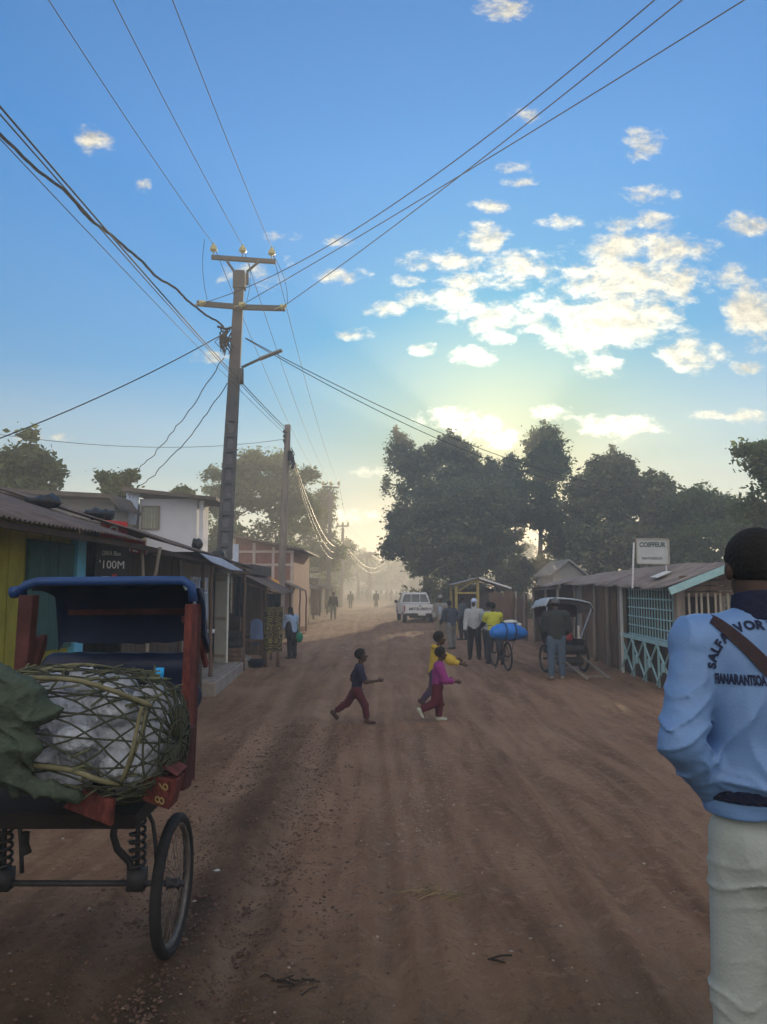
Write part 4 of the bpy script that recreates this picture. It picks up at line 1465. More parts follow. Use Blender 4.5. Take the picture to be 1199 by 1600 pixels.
# big concrete pole
B0, TOP = at(351, 862, 19.0), at(375.5, 424, 19.0)
ax = (TOP - B0).normalized()
BASE = B0 - ax * ((B0.z + .5) / ax.z)


def onp(f):
    return BASE.lerp(TOP, f)


t = thing('concrete_pole', 'tall concrete power pole with recessed panels and two crossarms, left of the road', 'utility pole', (BASE.x, BASE.y, -.3))
sh = MB()
rings = 26
w0, w1, d0, d1 = .205, .115, .15, .10
xv = Vector((1, .10, 0)).normalized()
yv = Vector((-.10, 1, 0)).normalized()
for k in range(rings):
    f0, f1 = k / rings, (k + 1) / rings
    for (fa, fb, recess) in ((f0, f0 + .25 / rings, False), (f0 + .25 / rings, f1, True)):
        if fa > .62:
            recess = False
        a, b = onp(fa), onp(fb)
        wa, wb = w0 + (w1 - w0) * fa, w0 + (w1 - w0) * fb
        da, db = d0 + (d1 - d0) * fa, d0 + (d1 - d0) * fb
        if not recess:
            V = [a + xv * sx * wa + yv * sy * da for sx, sy in ((-1, -1), (1, -1), (1, 1), (-1, 1))] + [b + xv * sx * wb + yv * sy * db for sx, sy in ((-1, -1), (1, -1), (1, 1), (-1, 1))]
            sh.add(V, [(0, 1, 5, 4), (1, 2, 6, 5), (2, 3, 7, 6), (3, 0, 4, 7)] + ([(4, 5, 6, 7)] if k == rings - 1 else []))
        else:
            for s0, s1 in ((-1, -.55), (.55, 1)):
                V = [a + xv * sx * wa + yv * sy * da for sx, sy in ((s0, -1), (s1, -1), (s1, 1), (s0, 1))] + [b + xv * sx * wb + yv * sy * db for sx, sy in ((s0, -1), (s1, -1), (s1, 1), (s0, 1))]
                sh.add(V, [(0, 1, 5, 4), (1, 2, 6, 5), (2, 3, 7, 6), (3, 0, 4, 7), (0, 3, 2, 1), (4, 5, 6, 7)])
shaft = sh.build('shaft', M('concrete'), t)
rc = MB()
for k in range(rings):
    f0, f1 = (k + .25) / rings, (k + 1) / rings
    if f0 > .62:
        continue
    a, b = onp(f0), onp(f1)
    wa, da = (w0 + (w1 - w0) * f0) * .55, (d0 + (d1 - d0) * f0) * .55
    V = [p_ + xv * sx * wa + yv * sy * da for p_ in (a, b) for sx, sy in ((-1, -1), (1, -1), (1, 1), (-1, 1))]
    rc.add(V, [(0, 1, 5, 4), (1, 2, 6, 5), (2, 3, 7, 6), (3, 0, 4, 7)])
rc.build('web_panel', M('concrete_recess'), shaft)
cap = onp(.975)
MB().box(cap, (.30, .26, .42)).build('pole_cap', M('concrete'), t)
A0, A1 = at(331, 402, 19.0), at(431, 409, 19.0)
u = MB().bar(A0, A1, .10, .10)
for (sx, ex) in ((355, 366), (406, 387)):
    u.tube([at(sx, 408, 18.95), at(ex, 424, 18.95), at(ex, 445, 18.95)], .035, 6)
arm = u.build('crossarm', M('galv'), t)
L0, L1, LM = at(308, 474, 18.9), at(446, 482, 18.9), at(378, 480, 18.85)
MB().bar(L0, LM, .08, .13).bar(LM, L1, .08, .13).build('crossarm', M('galv'), t)
INS_T = [at(334, 391, 19.0), at(379.5, 393, 19.0), at(425, 397, 19.0)]
for c in INS_T:
    insulator(MB(), c + Vector((0, 0, -.02)), 1.15).build('insulator', M('insulator'), t, smooth=True)
INS_L = [at(315, 474, 18.75), at(377, 477, 18.7), at(441, 480, 18.75)]
for c in INS_L:
    insulator(MB(), c + Vector((-.04, 0, 0)), .95, Matrix.Rotation(math.radians(75), 4, 'Y')).build('insulator', M('insulator'), t, smooth=True)
lampm = MB().tube([at(378, 600, 18.85), at(378, 576, 18.85)], .05, 8)
lampm.tube([at(378, 574, 18.85), at(408, 560, 18.8), at(412, 558, 18.8)], .035, 8)
la = lampm.build('lamp_arm', M('galv'), t, smooth=True)
h0, h1 = at(406, 561, 18.8), at(441, 547, 18.75)
hb = MB().bar(h0, h1, .16, .06)
hb.build('lamp_head', M('lamp_grey'), la, bevel=.02)
# tangled junction on the pole
jb = MB()
rr = random.Random(5)
for k in range(26):
    a = at(rr.uniform(343, 362), rr.uniform(508, 530), 18.7 + rr.uniform(-.1, .1))
    b = at(rr.uniform(343, 360), rr.uniform(530, 556), 18.7 + rr.uniform(-.1, .1))
    mid = a.lerp(b, .5) + Vector((rr.uniform(-.15, .10), rr.uniform(-.1, .1), rr.uniform(-.1, .05)))
    jb.tube([a, a.lerp(mid, .6), mid, mid.lerp(b, .6), b], rr.uniform(.008, .020), 5)
for k in range(6):
    jb.box(at(rr.uniform(344, 358), rr.uniform(510, 552), 18.62), (.05, .06, .10))
jb.tube([at(362, 512, 18.8), at(352, 514, 18.7), at(340, 510, 18.7)], .03, 6)
jb.build('cable_tangle', M('wire'), t)


def wood_pole(name, label, pb, pt, Y, r0, r1, mat, lean_base=None):
    a, b = at(*pb, Y), at(*pt, Y)
    d = (b - a).normalized()
    base = a - d * ((a.z + .6) / d.z)
    o = thing(name, label, 'utility pole', (base.x, base.y, -.3))
    rr_ = random.Random(int(Y))
    n = 10
    pts = [base.lerp(b, k / n) + Vector((rr_.uniform(-.01, .01), 0, 0)) for k in range(n + 1)]
    MB().tube(pts, [r0 + (r1 - r0) * k / n for k in range(n + 1)], 10).build('shaft', mat, o, smooth=True)
    return o, b


wp, W_TOP = wood_pole('wooden_pole', 'grey wooden power pole in front of the brick building', (440, 915), (450, 664), 28, .15, .11, M('wood_grey'))
mb = MB()
c = at(454, 712, 27.85)
for k in range(9):
    a = c + Vector((rr.uniform(-.05, .1), 0, rr.uniform(-.2, .35)))
    mb.tube([a, a + Vector((rr.uniform(-.05, .15), rr.uniform(-.1, .1), -.25)), a + Vector((0, 0, -.45))], .02, 5)
mb.box(c, (.16, .16, .34))
mb.build('cable_clamp', M('wire'), wp)
mb = MB().bar(at(445, 676, 27.9), at(450, 676, 27.9), .03, .03)
for k in range(3):
    insulator(mb, at(444, 676 + k * 7, 27.85), .6)
mb.build('insulator', M('galv'), wp, smooth=True)

tp, T_TOP = wood_pole('distant_pole', 'hazy power pole with a forked three-insulator crossarm further down the left', (514, 900), (517, 768), 59, .17, .13, M('concrete'))
a0, a1 = at(504, 760, 59), at(530, 762, 59)
mb = MB().bar(a0, a1, .14, .12)
for (sx, ex) in ((511, 516), (523, 518)):
    mb.bar(at(sx, 761, 59), at(ex, 772, 59), .08, .08)
mb.build('crossarm', M('galv'), tp)
INS_3 = []
for px in (505, 517, 529.5):
    c = at(px, 757, 59)
    INS_3.append(c)
    insulator(MB(), c, 1.6).build('insulator', M('insulator'), tp, smooth=True)
fp, F_TOP = wood_pole('distant_pole', 'fainter low power pole where the golden cables droop', (533, 948), (536, 824), 74, .17, .13, M('wood_grey'))
mb = MB().bar(at(526, 822, 74), at(545, 822, 74), .14, .12)
mb.build('crossarm', M('galv'), fp)
for px in (528, 536, 544):
    insulator(MB(), at(px, 820, 74), 1.6).build('insulator', M('insulator'), fp, smooth=True)
ffp, FF_TOP = wood_pole('distant_pole', 'faintest thin pole deep in the haze near the road end', (607, 935), (607, 862), 120, .18, .15, M('wood_grey'))


def wire(label, a, b, sag, r=.007, mat='wire', name='power_wire', n=26, group=None, wob=0, cat='wire', ext=None):
    a, b = Vector(a), Vector(b)
    pts = []
    rr_ = random.Random(int(abs(a.x * 100) + abs(b.z * 77)))
    for k in range(n + 1):
        f = k / n
        p = a.lerp(b, f)
        p.z -= sag * 4 * f * (1 - f)
        if wob:
            p += Vector((rr_.uniform(-wob, wob), rr_.uniform(-wob, wob), rr_.uniform(-wob, wob)))
        pts.append(p)
    o = MB().tube(pts, r, 5).build(name, M(mat), smooth=True)
    return tag(o, label, cat, group)


def beyond(a, b, f):
    a, b = Vector(a), Vector(b)
    return a + (b - a) * f


GH = 'high-voltage wires on the crossarms'
# overhead towards and past the camera
for i, (px, lab) in enumerate(((80, 'overhead wire leaving the left top insulator of the concrete pole'), (180, 'overhead wire leaving the middle top insulator of the concrete pole'), (272, 'overhead wire leaving the right top insulator of the concrete pole'))):
    z = INS_T[i].z + .12
    d = ray(px, 0)
    q = Vector((0, 0, CAM_Z)) + d * ((z - .35 - CAM_Z) / d.z)
    wire(lab, INS_T[i] + Vector((0, 0, .15)), beyond(INS_T[i], q, 1.35), .12, .008, group=GH)
for i, (px, sg_, lab) in enumerate(((1023, .56, 'wire crossing the sky from the left strain insulator to the upper right'), (1163, .06, 'wire crossing the sky from the middle strain insulator to the upper right'), (1066, .10, 'wire crossing the sky from the right strain insulator to the upper right'))):
    d = ray(px, 0)
    S_, E_ = INS_L[i], Vector((0, 0, CAM_Z)) + d * ((INS_L[i].z - CAM_Z) / d.z)
    pts = []
    for k in range(34):
        f = 1.32 * k / 33
        p_ = S_ + (E_ - S_) * f
        p_.z -= sg_ * 4 * f * (1 - f)
        pts.append(p_)
    tag(MB().tube(pts, .009, 5).build('power_wire', M('wire'), smooth=True), lab, 'wire', GH)
for i, lab in enumerate(('left wire running down the road from the concrete pole to the forked pole', 'middle wire running down the road from the concrete pole to the forked pole', 'right wire running down the road from the concrete pole to the forked pole')):
    wire(lab, INS_T[i] + Vector((0, 0, .14)), INS_3[i] + Vector((0, 0, .2)), .75, .009, group=GH)
for i, (a, b, mid) in enumerate((((320, 374), (324, 468), (312, 420)), ((390, 412), (386, 470), (394, 440)), ((428, 400), (449, 474), (452, 440)))):
    p0, p1, pm = at(*a, 18.9), at(*b, 18.75), at(*mid, 18.8)
    o = MB().tube([p0 * (1 - s) ** 2 + pm * 2 * s * (1 - s) + p1 * s * s for s in [k / 12 for k in range(13)]], .007, 5).build('jumper_wire', M('wire'), smooth=True)
    tag(o, ('looping jumper wire left of the pole head', 'short jumper wire beside the pole head', 'looping jumper wire right of the pole head')[i], 'wire', GH)
GLV = 'low-voltage wires'
WT = W_TOP + Vector((-.05, -.12, -.1))
for k, (py, dz, lab, r) in enumerate(((128, -.05, 'upper dark wire from the top-left picture corner to the wooden pole', .012), (140, -.16, 'lower dark wire beside it running to the wooden pole', .009), (178, -.30, 'thin lowest wire from the left edge to the wooden pole', .006))):
    d = ray(0, py)
    q = Vector((0, 0, CAM_Z)) + d * ((6.6 - k * .25 - CAM_Z) / d.z)
    wire(lab, WT + Vector((0, 0, dz)), beyond(WT, q, 1.5), .25 - .05 * k, r, group=GLV)
d = ray(0, 184)
q = Vector((0, 0, CAM_Z)) + d * (10.0 / d.y)
# twisted bundle
a, b = at(350, 512, 18.7), beyond(at(350, 512, 18.7), q, 1.5)
mb = MB()
n = 150
for s in range(3):
    pts = []
    for k in range(n + 1):
        f = k / n
        p = a.lerp(b, f)
        p.z -= .35 * 4 * f * (1 - f) * .7
        ang = f * 70 + s * 2.094
        wv = .016 * math.sin(f * 37) + .010 * math.sin(f * 61)
        p += Vector((math.cos(ang) * .016 + wv, 0, math.sin(ang) * .016 + wv))
        pts.append(p)
    mb.tube(pts, .012, 5)
tag(mb.build('cable_bundle', M('wire_bundle'), smooth=True), 'thick twisted cable bundle sweeping from the left edge to the concrete pole', 'cable')
# drop cables to the houses on the left
wire('dark drop cable from the concrete pole down to the left picture edge', at(352, 520, 18.7), at(-40, 700, 15), .15, .014, group=GLV)
wire('wavy drop cable from the concrete pole to the white house, upper one', at(350, 558, 18.75), at(208, 742, 23.4), .25, .012, group=GLV, wob=.03)
wire('wavy drop cable from the concrete pole to the white house, lower one', at(356, 600, 18.75), at(213, 764, 23.4), .25, .012, group=GLV, wob=.03)
wire('thin level wire across the left sky to the wooden pole', at(-20, 676, 20), at(445, 686, 27.9), .35, .008, group=GLV)
for k, (py, lab) in enumerate(((760, 'upper of the two dark cables slanting across the sun to the right-hand trees'), (770, 'lower of the two dark cables slanting across the sun to the right-hand trees'))):
    wire(lab, at(384, 528 + k, 18.85), at(958, py, 33), .55 + .12 * k, .011, group=GLV)
# sunlit cables along the road beyond the wooden pole
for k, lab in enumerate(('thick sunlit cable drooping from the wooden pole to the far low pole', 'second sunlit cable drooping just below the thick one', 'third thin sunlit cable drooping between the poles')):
    wire(lab, at(453, 700 + 4 * k, 27.9), at(536, 846 + 3 * k, 74), 1.7 + .35 * k, .020 - .005 * k, 'wire_sunlit', group='sunlit cables along the road')
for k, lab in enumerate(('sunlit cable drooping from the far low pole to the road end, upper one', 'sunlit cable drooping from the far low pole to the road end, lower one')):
    wire(lab, at(537, 848 + 3 * k, 74), at(607, 872 + 3 * k, 120), 2.0 + .35 * k, .028 - .008 * k, 'wire_sunlit', group='sunlit cables along the road')
for k, lab in enumerate(('hazy wire from the forked pole to the far low pole, left one', 'hazy wire from the forked pole to the far low pole, right one')):
    wire(lab, INS_3[2 * k] + Vector((0, 0, .2)), at(528 + 16 * k, 819, 74), .3, .01, group=GH)
for k, lab in enumerate(('faint wire from the far low pole to the thin end pole, left one', 'faint wire from the far low pole to the thin end pole, right one')):
    wire(lab, at(536 + 8 * k, 819, 74), at(607, 864 + k, 120), .8, .012, group=GH)
# ------------------------------------------------------------------ soft shapes: rounded cones and ellipsoids blended into one surface
def nrm3(v):
    v = np.asarray(v, float)
    return v / (np.linalg.norm(v) + 1e-12)


def cone(a, b, ra, rb, k=.02, flat=None, cut_a=False, cut_b=False):
    """rounded cone a->b; flat=(axis, factor) squashes the section along axis; cut_* ends it square"""
    return ('c', np.asarray(a, float), np.asarray(b, float), ra, rb, k, flat, cut_a, cut_b)


def ell(c, r, k=.02, rot=None, minus=False, halves=()):
    """ellipsoid; halves = ((point, outward normal), ...) cut it by planes"""
    return ('e', np.asarray(c, float), np.asarray(r, float), k, rot, minus, halves)


def sdf_mesh(prims, h, disp=None, pad=.03):
    lo, hi = np.full(3, 1e9), np.full(3, -1e9)
    boxes = []
    for p in prims:
        if p[0] == 'c':
            r = max(p[3], p[4])
            l, u = np.minimum(p[1], p[2]) - r, np.maximum(p[1], p[2]) + r
        else:
            r = max(p[2])
            l, u = p[1] - r, p[1] + r
        boxes.append((l, u))
        if not (p[0] == 'e' and p[5]):
            lo, hi = np.minimum(lo, l), np.maximum(hi, u)
    lo, hi = lo - pad - 2 * h, hi + pad + 2 * h
    n = np.ceil((hi - lo) / h).astype(int) + 1
    G = [lo[i] + h * np.arange(n[i]) for i in range(3)]
    D = np.full(n, 1.0, dtype=np.float32)
    for p, (l, u) in zip(prims, boxes):
        k = p[5] if p[0] == 'c' else p[3]
        m = k + pad + 2 * h
        i0 = np.maximum(0, np.floor((l - m - lo) / h).astype(int))
        i1 = np.minimum(n, np.ceil((u + m - lo) / h).astype(int) + 1)
        sl = tuple(slice(i0[i], i1[i]) for i in range(3))
        X, Y, Z = np.meshgrid(G[0][sl[0]], G[1][sl[1]], G[2][sl[2]], indexing='ij')
        P = np.stack([X, Y, Z], -1)
        if p[0] == 'c':
            a, b, ra, rb, _, flat, ca, cb = p[1:]
            ab = b - a
            L = np.linalg.norm(ab)
            d_ = ab / (L + 1e-9)
            q = P - a
            s = q @ d_
            t = np.clip(s / (L + 1e-9), 0, 1)
            w = q - (t * L)[..., None] * d_
            if flat is not None:
                ax_ = nrm3(flat[0])
                w = w + (w @ ax_)[..., None] * ax_ * (1 / flat[1] - 1)
            d = np.sqrt((w * w).sum(-1)) - (ra + (rb - ra) * t)
            if ca:
                d = np.maximum(d, -s)
            if cb:
                d = np.maximum(d, s - L)
        else:
            c, r, _, rot, minus, halves = p[1:]
            q = P - c
            if rot is not None:
                q = q @ np.array(rot)
            k0 = np.sqrt(((q / r) ** 2).sum(-1))
            k1 = np.sqrt(((q / (r * r)) ** 2).sum(-1)) + 1e-9
            d = k0 * (k0 - 1) / k1
            for (hp, hn) in halves:
                d = np.maximum(d, (P - np.asarray(hp, float)) @ nrm3(hn))
        cur = D[sl]
        if p[0] == 'e' and minus:
            D[sl] = np.maximum(cur, -d)
            continue
        hh = np.clip(.5 + .5 * (cur - d) / max(k, 1e-6), 0, 1)
        D[sl] = cur * (1 - hh) + d * hh - k * hh * (1 - hh)
    if disp is not None:
        X, Y, Z = np.meshgrid(*G, indexing='ij')
        near = np.abs(D) < 4 * h + .03
        D[near] += disp(X[near], Y[near], Z[near])
    # surface nets
    S = D < 0
    N1 = n - 1
    acc = np.zeros((*N1, 3), np.float32)
    cnt = np.zeros(N1, np.int16)
    cs = [(i, j, k) for i in (0, 1) for j in (0, 1) for k in (0, 1)]
    sub = lambda A, c: A[c[0]:c[0] + N1[0], c[1]:c[1] + N1[1], c[2]:c[2] + N1[2]]
    for a in cs:
        for ax_ in range(3):
            if a[ax_]:
                continue
            b = list(a)
            b[ax_] = 1
            sa, sb_ = sub(S, a), sub(S, b)
            x = sa != sb_
            da, db = sub(D, a), sub(D, b)
            t = np.where(x, da / np.where(x, da - db, 1), 0)
            for q in range(3):
                v = float(a[q]) + (t if q == ax_ else 0)
                acc[..., q] += np.where(x, v, 0)
            cnt += x
    act = cnt > 0
    idx = -np.ones(N1, int)
    idx[act] = np.arange(act.sum())
    I = np.stack(np.nonzero(act), -1)
    V = (I + acc[act] / cnt[act][:, None]) * h + lo
    F_ = []
    for ax_ in range(3):
        o1, o2 = [q for q in range(3) if q != ax_]
        sl0 = [slice(None)] * 3
        sl1 = [slice(None)] * 3
        sl0[ax_], sl1[ax_] = slice(0, -1), slice(1, None)
        x = S[tuple(sl0)] != S[tuple(sl1)]
        e = np.stack(np.nonzero(x), -1)
        e = e[(e[:, o1] > 0) & (e[:, o2] > 0) & (e[:, o1] < N1[o1]) & (e[:, o2] < N1[o2])]
        if not len(e):
            continue
        ins = S[e[:, 0], e[:, 1], e[:, 2]]
        c = []
        for (u_, v_) in ((1, 1), (0, 1), (0, 0), (1, 0)):
            g = e.copy()
            g[:, o1] -= u_
            g[:, o2] -= v_
            c.append(idx[g[:, 0], g[:, 1], g[:, 2]])
        q = np.stack(c, -1)
        flip = ins if ax_ != 1 else ~ins
        q[~flip] = q[~flip][:, ::-1]
        F_.append(q)
    Fq = np.concatenate(F_)
    Fq = Fq[(Fq >= 0).all(1)]
    return V, Fq


def soft(name, prims, h, mat, parent=None, disp=None, loc=None, rz=0.0):
    V, Fq = sdf_mesh(prims, h, disp)
    o = mesh_obj(name, V, Fq, mat, parent, local=True, smooth=True)
    if loc is not None:
        o.location = loc
        o.rotation_euler = (0, 0, rz)
    return o


def folds(amp, f=22.0, seed=0, aniso=(1, 1, .45)):
    r_ = np.random.default_rng(seed)
    ks = [(r_.normal(0, 1, 3) * np.array(aniso) * f * s, r_.uniform(0, 6.3), a) for s, a in ((.6, 1), (1, .8), (1.5, .5), (2.2, .35))]

    def fn(x, y, z):
        s = 0
        wx = x + .03 * np.sin(z * 17 + y * 9 + seed)
        for (k, ph, a) in ks:
            v = np.sin(k[0] * wx + k[1] * y + k[2] * z + ph)
            s = s + a * (1 - np.abs(v)) ** 2
        return amp * (.7 - s)
    return fn


# ------------------------------------------------------------------ people
M('skin', (.062, .035, .024), .55, .12, 9)
M('hair_black', (.012, .011, .010), .9, .3, 40, .6, 80)
M('eye_white', (.6, .58, .55), .3, .05)
_rot = lambda ax_, a: np.array(Matrix.Rotation(a, 3, ax_))


class Pose:
    """joints of a standing, walking or running figure; local +Y is forward, +X its right"""

    def __init__(s, H=1.65, child=False, lean=0, side=0, yaw=0, head=(0, 0), L=(0, 5, 3), Rr=(0, 5, 3), aL=(0, 8, 10, 0), aR=(0, 8, 10, 0), girth=1.0, legs=None, torso=.305, neck=.055):
        # L/Rr: thigh swing, knee bend, spread; aL/aR: arm swing, spread, elbow bend, inward turn (degrees)
        s.H, s.g, s.child = H, girth, child
        s.lg = legs or girth
        D = math.radians
        hip_h = (.44 if child else .50) * H
        th_l = (.205 if child else .24) * H
        sh_l = (.195 if child else .23) * H
        up = nrm3([math.sin(D(side)), math.sin(D(lean)), math.cos(D(lean))])
        s.up = up
        s.P = np.array([0, 0, hip_h])
        tl = (.285 if child else torso) * H
        s.C = s.P + up * tl * .62
        s.Nk = s.P + up * tl
        right = nrm3([math.cos(D(yaw)), -math.sin(D(yaw)), 0])
        s.right = right
        s.fwd = nrm3(np.cross(up, right))
        sw = (.098 if child else .108) * H * (.6 + .4 * girth)
        s.SL, s.SR = s.Nk - right * sw - up * .035 * H, s.Nk + right * sw - up * .035 * H
        hw = .050 * H
        s.legs = []
        for sg, (sw_, kb, spr) in ((-1, L), (1, Rr)):
            hip = s.P + np.array([sg * hw, 0, -.01 * H])
            a = D(sw_)
            d1 = nrm3([sg * math.sin(D(spr)), math.sin(a), -math.cos(a)])
            kn = hip + d1 * th_l
            b = a - D(kb)
            d2 = nrm3([sg * math.sin(D(spr * .4)), math.sin(b), -math.cos(b)])
            an = kn + d2 * sh_l
            fd = nrm3([sg * .12, math.cos(min(0, b) * .9), math.sin(min(0, b) * .9)])
            s.legs.append((hip, kn, an, fd))
        s.arms = []
        for sg, S_, (sw_, spr, eb, inn) in ((-1, s.SL, aL), (1, s.SR, aR)):
            a = D(sw_)
            d1 = nrm3([sg * math.sin(D(spr)), math.sin(a) * math.cos(D(spr)), -math.cos(a) * math.cos(D(spr))])
            el = S_ + d1 * .172 * H
            b = a + D(eb)
            d2 = nrm3([sg * math.sin(D(spr)) * (1 - abs(math.sin(D(inn)))) - sg * math.sin(D(inn)), math.sin(b), -math.cos(b)])
            wr = el + d2 * .148 * H
            s.arms.append((S_, el, wr, d2, sg))
        hy, hp = D(head[0]), D(head[1])
        s.hrot = _rot('Z', -hy) @ _rot('X', -hp)
        s.hs = (1.22 if child else 1.0)
        s.Hc = s.Nk + up * neck * H + s.hrot @ np.array([0, .012, .062]) * H * s.hs
        low = min(min(l[2][2] for l in s.legs) - .035 * H, 9)
        for l in s.legs:
            low = min(low, (l[2] + l[3] * .10 * H)[2] - .018 * H)
        dz = np.array([0, 0, -low])
        s.P, s.C, s.Nk, s.SL, s.SR, s.Hc = (v + dz for v in (s.P, s.C, s.Nk, s.SL, s.SR, s.Hc))
        s.legs = [(a + dz, b + dz, c + dz, d) for a, b, c, d in s.legs]
        s.arms = [(a + dz, b + dz, c + dz, d, e) for a, b, c, d, e in s.arms]

    # ---- skin
    def head_prims(s):
        H, c, r = s.H * s.hs, s.Hc, s.hrot
        q = lambda x, y, z: c + r @ (np.array([x, y, z]) * H)
        w = s.g ** .3
        p = [ell(q(0, -.006, .016), np.array([.043 * w, .053, .046]) * H, .01, r),
             ell(q(0, .014, -.024), np.array([.034 * w, .038, .042]) * H, .02, r),
             ell(q(0, .034, -.052), np.array([.018, .016, .014]) * H, .012, r),
             cone(q(0, .047, .004), q(0, .060, -.018), .005 * H, .0095 * H, .006),
             ell(q(0, .045, .014), np.array([.028, .010, .006]) * H, .008, r),
             ell(q(0, .048, -.036), np.array([.014, .008, .0065]) * H, .004, r)]
        for sg in (-1, 1):
            p.append(ell(q(sg * .044 * w, -.002, -.006), np.array([.007, .012, .017]) * H, .004, r))
            p.append(ell(q(sg * .0165, .0535, .004), np.array([.009, .006, .006]) * H, .003, r, True))
        return p

    def hand_prims(s, i, curl=.5):
        _, el, wr, d, sg = s.arms[i]
        H = s.H
        n = nrm3(np.cross(d, [0, 1, 0]) * sg + 1e-6)       # palm looks inwards
        n = nrm3(np.array([-sg, 0, 0]) - d * np.dot([-sg, 0, 0], d)) if abs(d[0]) < .9 else n
        side = np.cross(d, n) * sg                          # towards the thumb
        if side[1] < 0 and d[2] < -.3:
            side = -side
        pc = wr + d * .030 * H
        p = [cone(wr, wr + d * .050 * H, .014 * H, .021 * H, .012, (n, .5))]
        for k, (o, L) in enumerate(((.0165, .040), (.0055, .045), (-.0055, .042), (-.0165, .033))):
            a = wr + d * .052 * H + side * o * H
            d1 = nrm3(d + n * curl * .5 + side * o * 4)
            d2 = nrm3(d + n * curl * 1.6)
            b = a + d1 * L * .5 * H
            p.append(cone(a - d * .012 * H, b, .0062 * H, .0056 * H, .004))
            p.append(cone(b, b + d2 * L * .5 * H, .0056 * H, .0046 * H, .003))
        a = wr + d * .018 * H + side * .016 * H
        b = a + nrm3(d * .75 + side * .75 + n * .3) * .026 * H
        p += [cone(a, b, .0085 * H, .007 * H, .006), cone(b, b + nrm3(d + n * .5 + side * .15) * .022 * H, .007 * H, .0055 * H, .003)]
        return p

    def body(s, curl=.5, feet=True):
        H, g = s.H, s.g
        p = [cone(s.P, s.C, .074 * H * g, .082 * H * g, .03, (s.fwd, .68)),
             cone(s.C, s.Nk - s.up * .045 * H, .080 * H * g, .066 * H * g, .04, (s.fwd, .66)),
             cone(s.SL, s.SR, .040 * H, .040 * H, .04),
             cone(s.Nk - s.up * .03 * H, s.Nk + s.up * .055 * H + s.fwd * .006 * H, .036 * H, .031 * H, .02)]
        p += s.head_prims()
        for i, (S_, el, wr, d, sg) in enumerate(s.arms):
            p += [cone(S_, el, .036 * H * g, .025 * H, .02), cone(el, wr, .0255 * H, .0155 * H, .012)]
            p += s.hand_prims(i, curl)
        for (hip, kn, an, fd) in s.legs:
            p += [cone(hip, kn, .052 * H * s.lg, .034 * H * s.lg ** .5, .03), cone(kn, an, .034 * H * s.lg ** .5, .020 * H, .015)]
            calf = kn + (an - kn) * .3 - np.array([0, .010, 0]) * H
            p.append(ell(calf, np.array([.030 * min(1, s.lg), .033 * s.lg ** 1.5, .060]) * H, .02))
            heel = an - fd * .018 * H - np.array([0, 0, .018]) * H
            p += [cone(heel, an + fd * .085 * H - np.array([0, 0, .022 if fd[2] > -.4 else .0]) * H, .020 * H, .015 * H, .015)]
        return p

    # ---- clothes
    def top(s, sleeve=1.0, t=.012, hem=.0, loose=1.0, collar=True, ts=None, ka=1.0):
        H, g = s.H, s.g
        ts = t if ts is None else ts
        b = s.P + s.up * hem * H
        f = (s.fwd, .70)
        p = [cone(b, s.C, (.081 * g + t) * H * loose, (.086 * g + t) * H * loose, .03, f, cut_a=True),
             cone(s.C, s.Nk - s.up * .05 * H, (.086 * g + t) * H * loose, (.066 * g + t) * H, .05, f),
             cone(s.SL - s.up * .004 * H, s.SR - s.up * .004 * H, (.040 + t * .7) * H, (.040 + t * .7) * H, .05)]
        if collar:
            p.append(cone(s.Nk - s.up * .04 * H, s.Nk + s.up * .012 * H, .052 * H, .043 * H, .03, cut_b=True))
        for (S_, el, wr, d, sg) in s.arms:
            if sleeve <= .5:
                e = S_ + (el - S_) * sleeve * 2
                p.append(cone(S_, e, (.038 * g + ts) * H, (.034 * g + ts) * H, .03, cut_b=True))
            else:
                p.append(cone(S_, el, (.038 * g + ts) * H, (.030 + ts) * H, .03 * ka))
                e = el + (wr - el) * ((sleeve - .5) * 2 * .99)
                p.append(cone(el, e, (.030 + ts) * H, (.018 + ts * .8) * H, .02 * ka, cut_b=True))
        return p

    def trousers(s, t=.010, length=1.0, waist=.05):
        H, g = s.H, s.g
        g = s.lg
        p = [cone(s.P - s.up * .03 * H, s.P + s.up * waist * H, (.078 * g + t * .6) * H, (.076 * g + t * .5) * H, .03, (s.fwd, .72), cut_b=True)]
        for (hip, kn, an, fd) in s.legs:
            e = kn + (an - kn) * min(1, length)
            p += [cone(hip, kn, (.054 * g + t) * H, (.036 * g ** .5 + t) * H, .03), cone(kn, e, (.036 * g ** .5 + t) * H, (.026 * g ** .5 + t) * H, .02, cut_b=True)]
        return p

    def skirt(s, z=.12, r=.11):
        H = s.H
        e = np.array([s.P[0], s.P[1], z * H])
        return [cone(s.P + s.up * .05 * H, e, .080 * H, r * H, .03, (s.fwd, .8), True, True)]

    def shoe(s, i, t=.006):
        H = s.H
        hip, kn, an, fd = s.legs[i]
        dn = np.array([0, 0, 1.0])
        if fd[2] < -.4:
            dn = nrm3(np.array([0, 1, .5]))
        heel = an - fd * .018 * H - dn * .016 * H
        toe = an + fd * .090 * H - dn * .020 * H
        return [cone(heel, toe, (.021 + t) * H, (.017 + t) * H, .02), cone(an - dn * .01 * H, an + (kn - an) * .06, .024 * H, .024 * H, .02, cut_b=True)]

    def hair(s, t=.006, low=-.012):
        H, c, r = s.H * s.hs, s.Hc, s.hrot
        q = lambda x, y, z: c + r @ (np.array([x, y, z]) * H)
        w = s.g ** .3
        hv = ((q(0, .030, .030), r @ np.array([0, 1, -.55])), (q(0, 0, low - .03), r @ np.array([0, .25, -1])))
        return [ell(q(0, -.007, .016), np.array([.043 * w + t, .053 + t, .046 + t]) * H, .01, r, False, hv)]

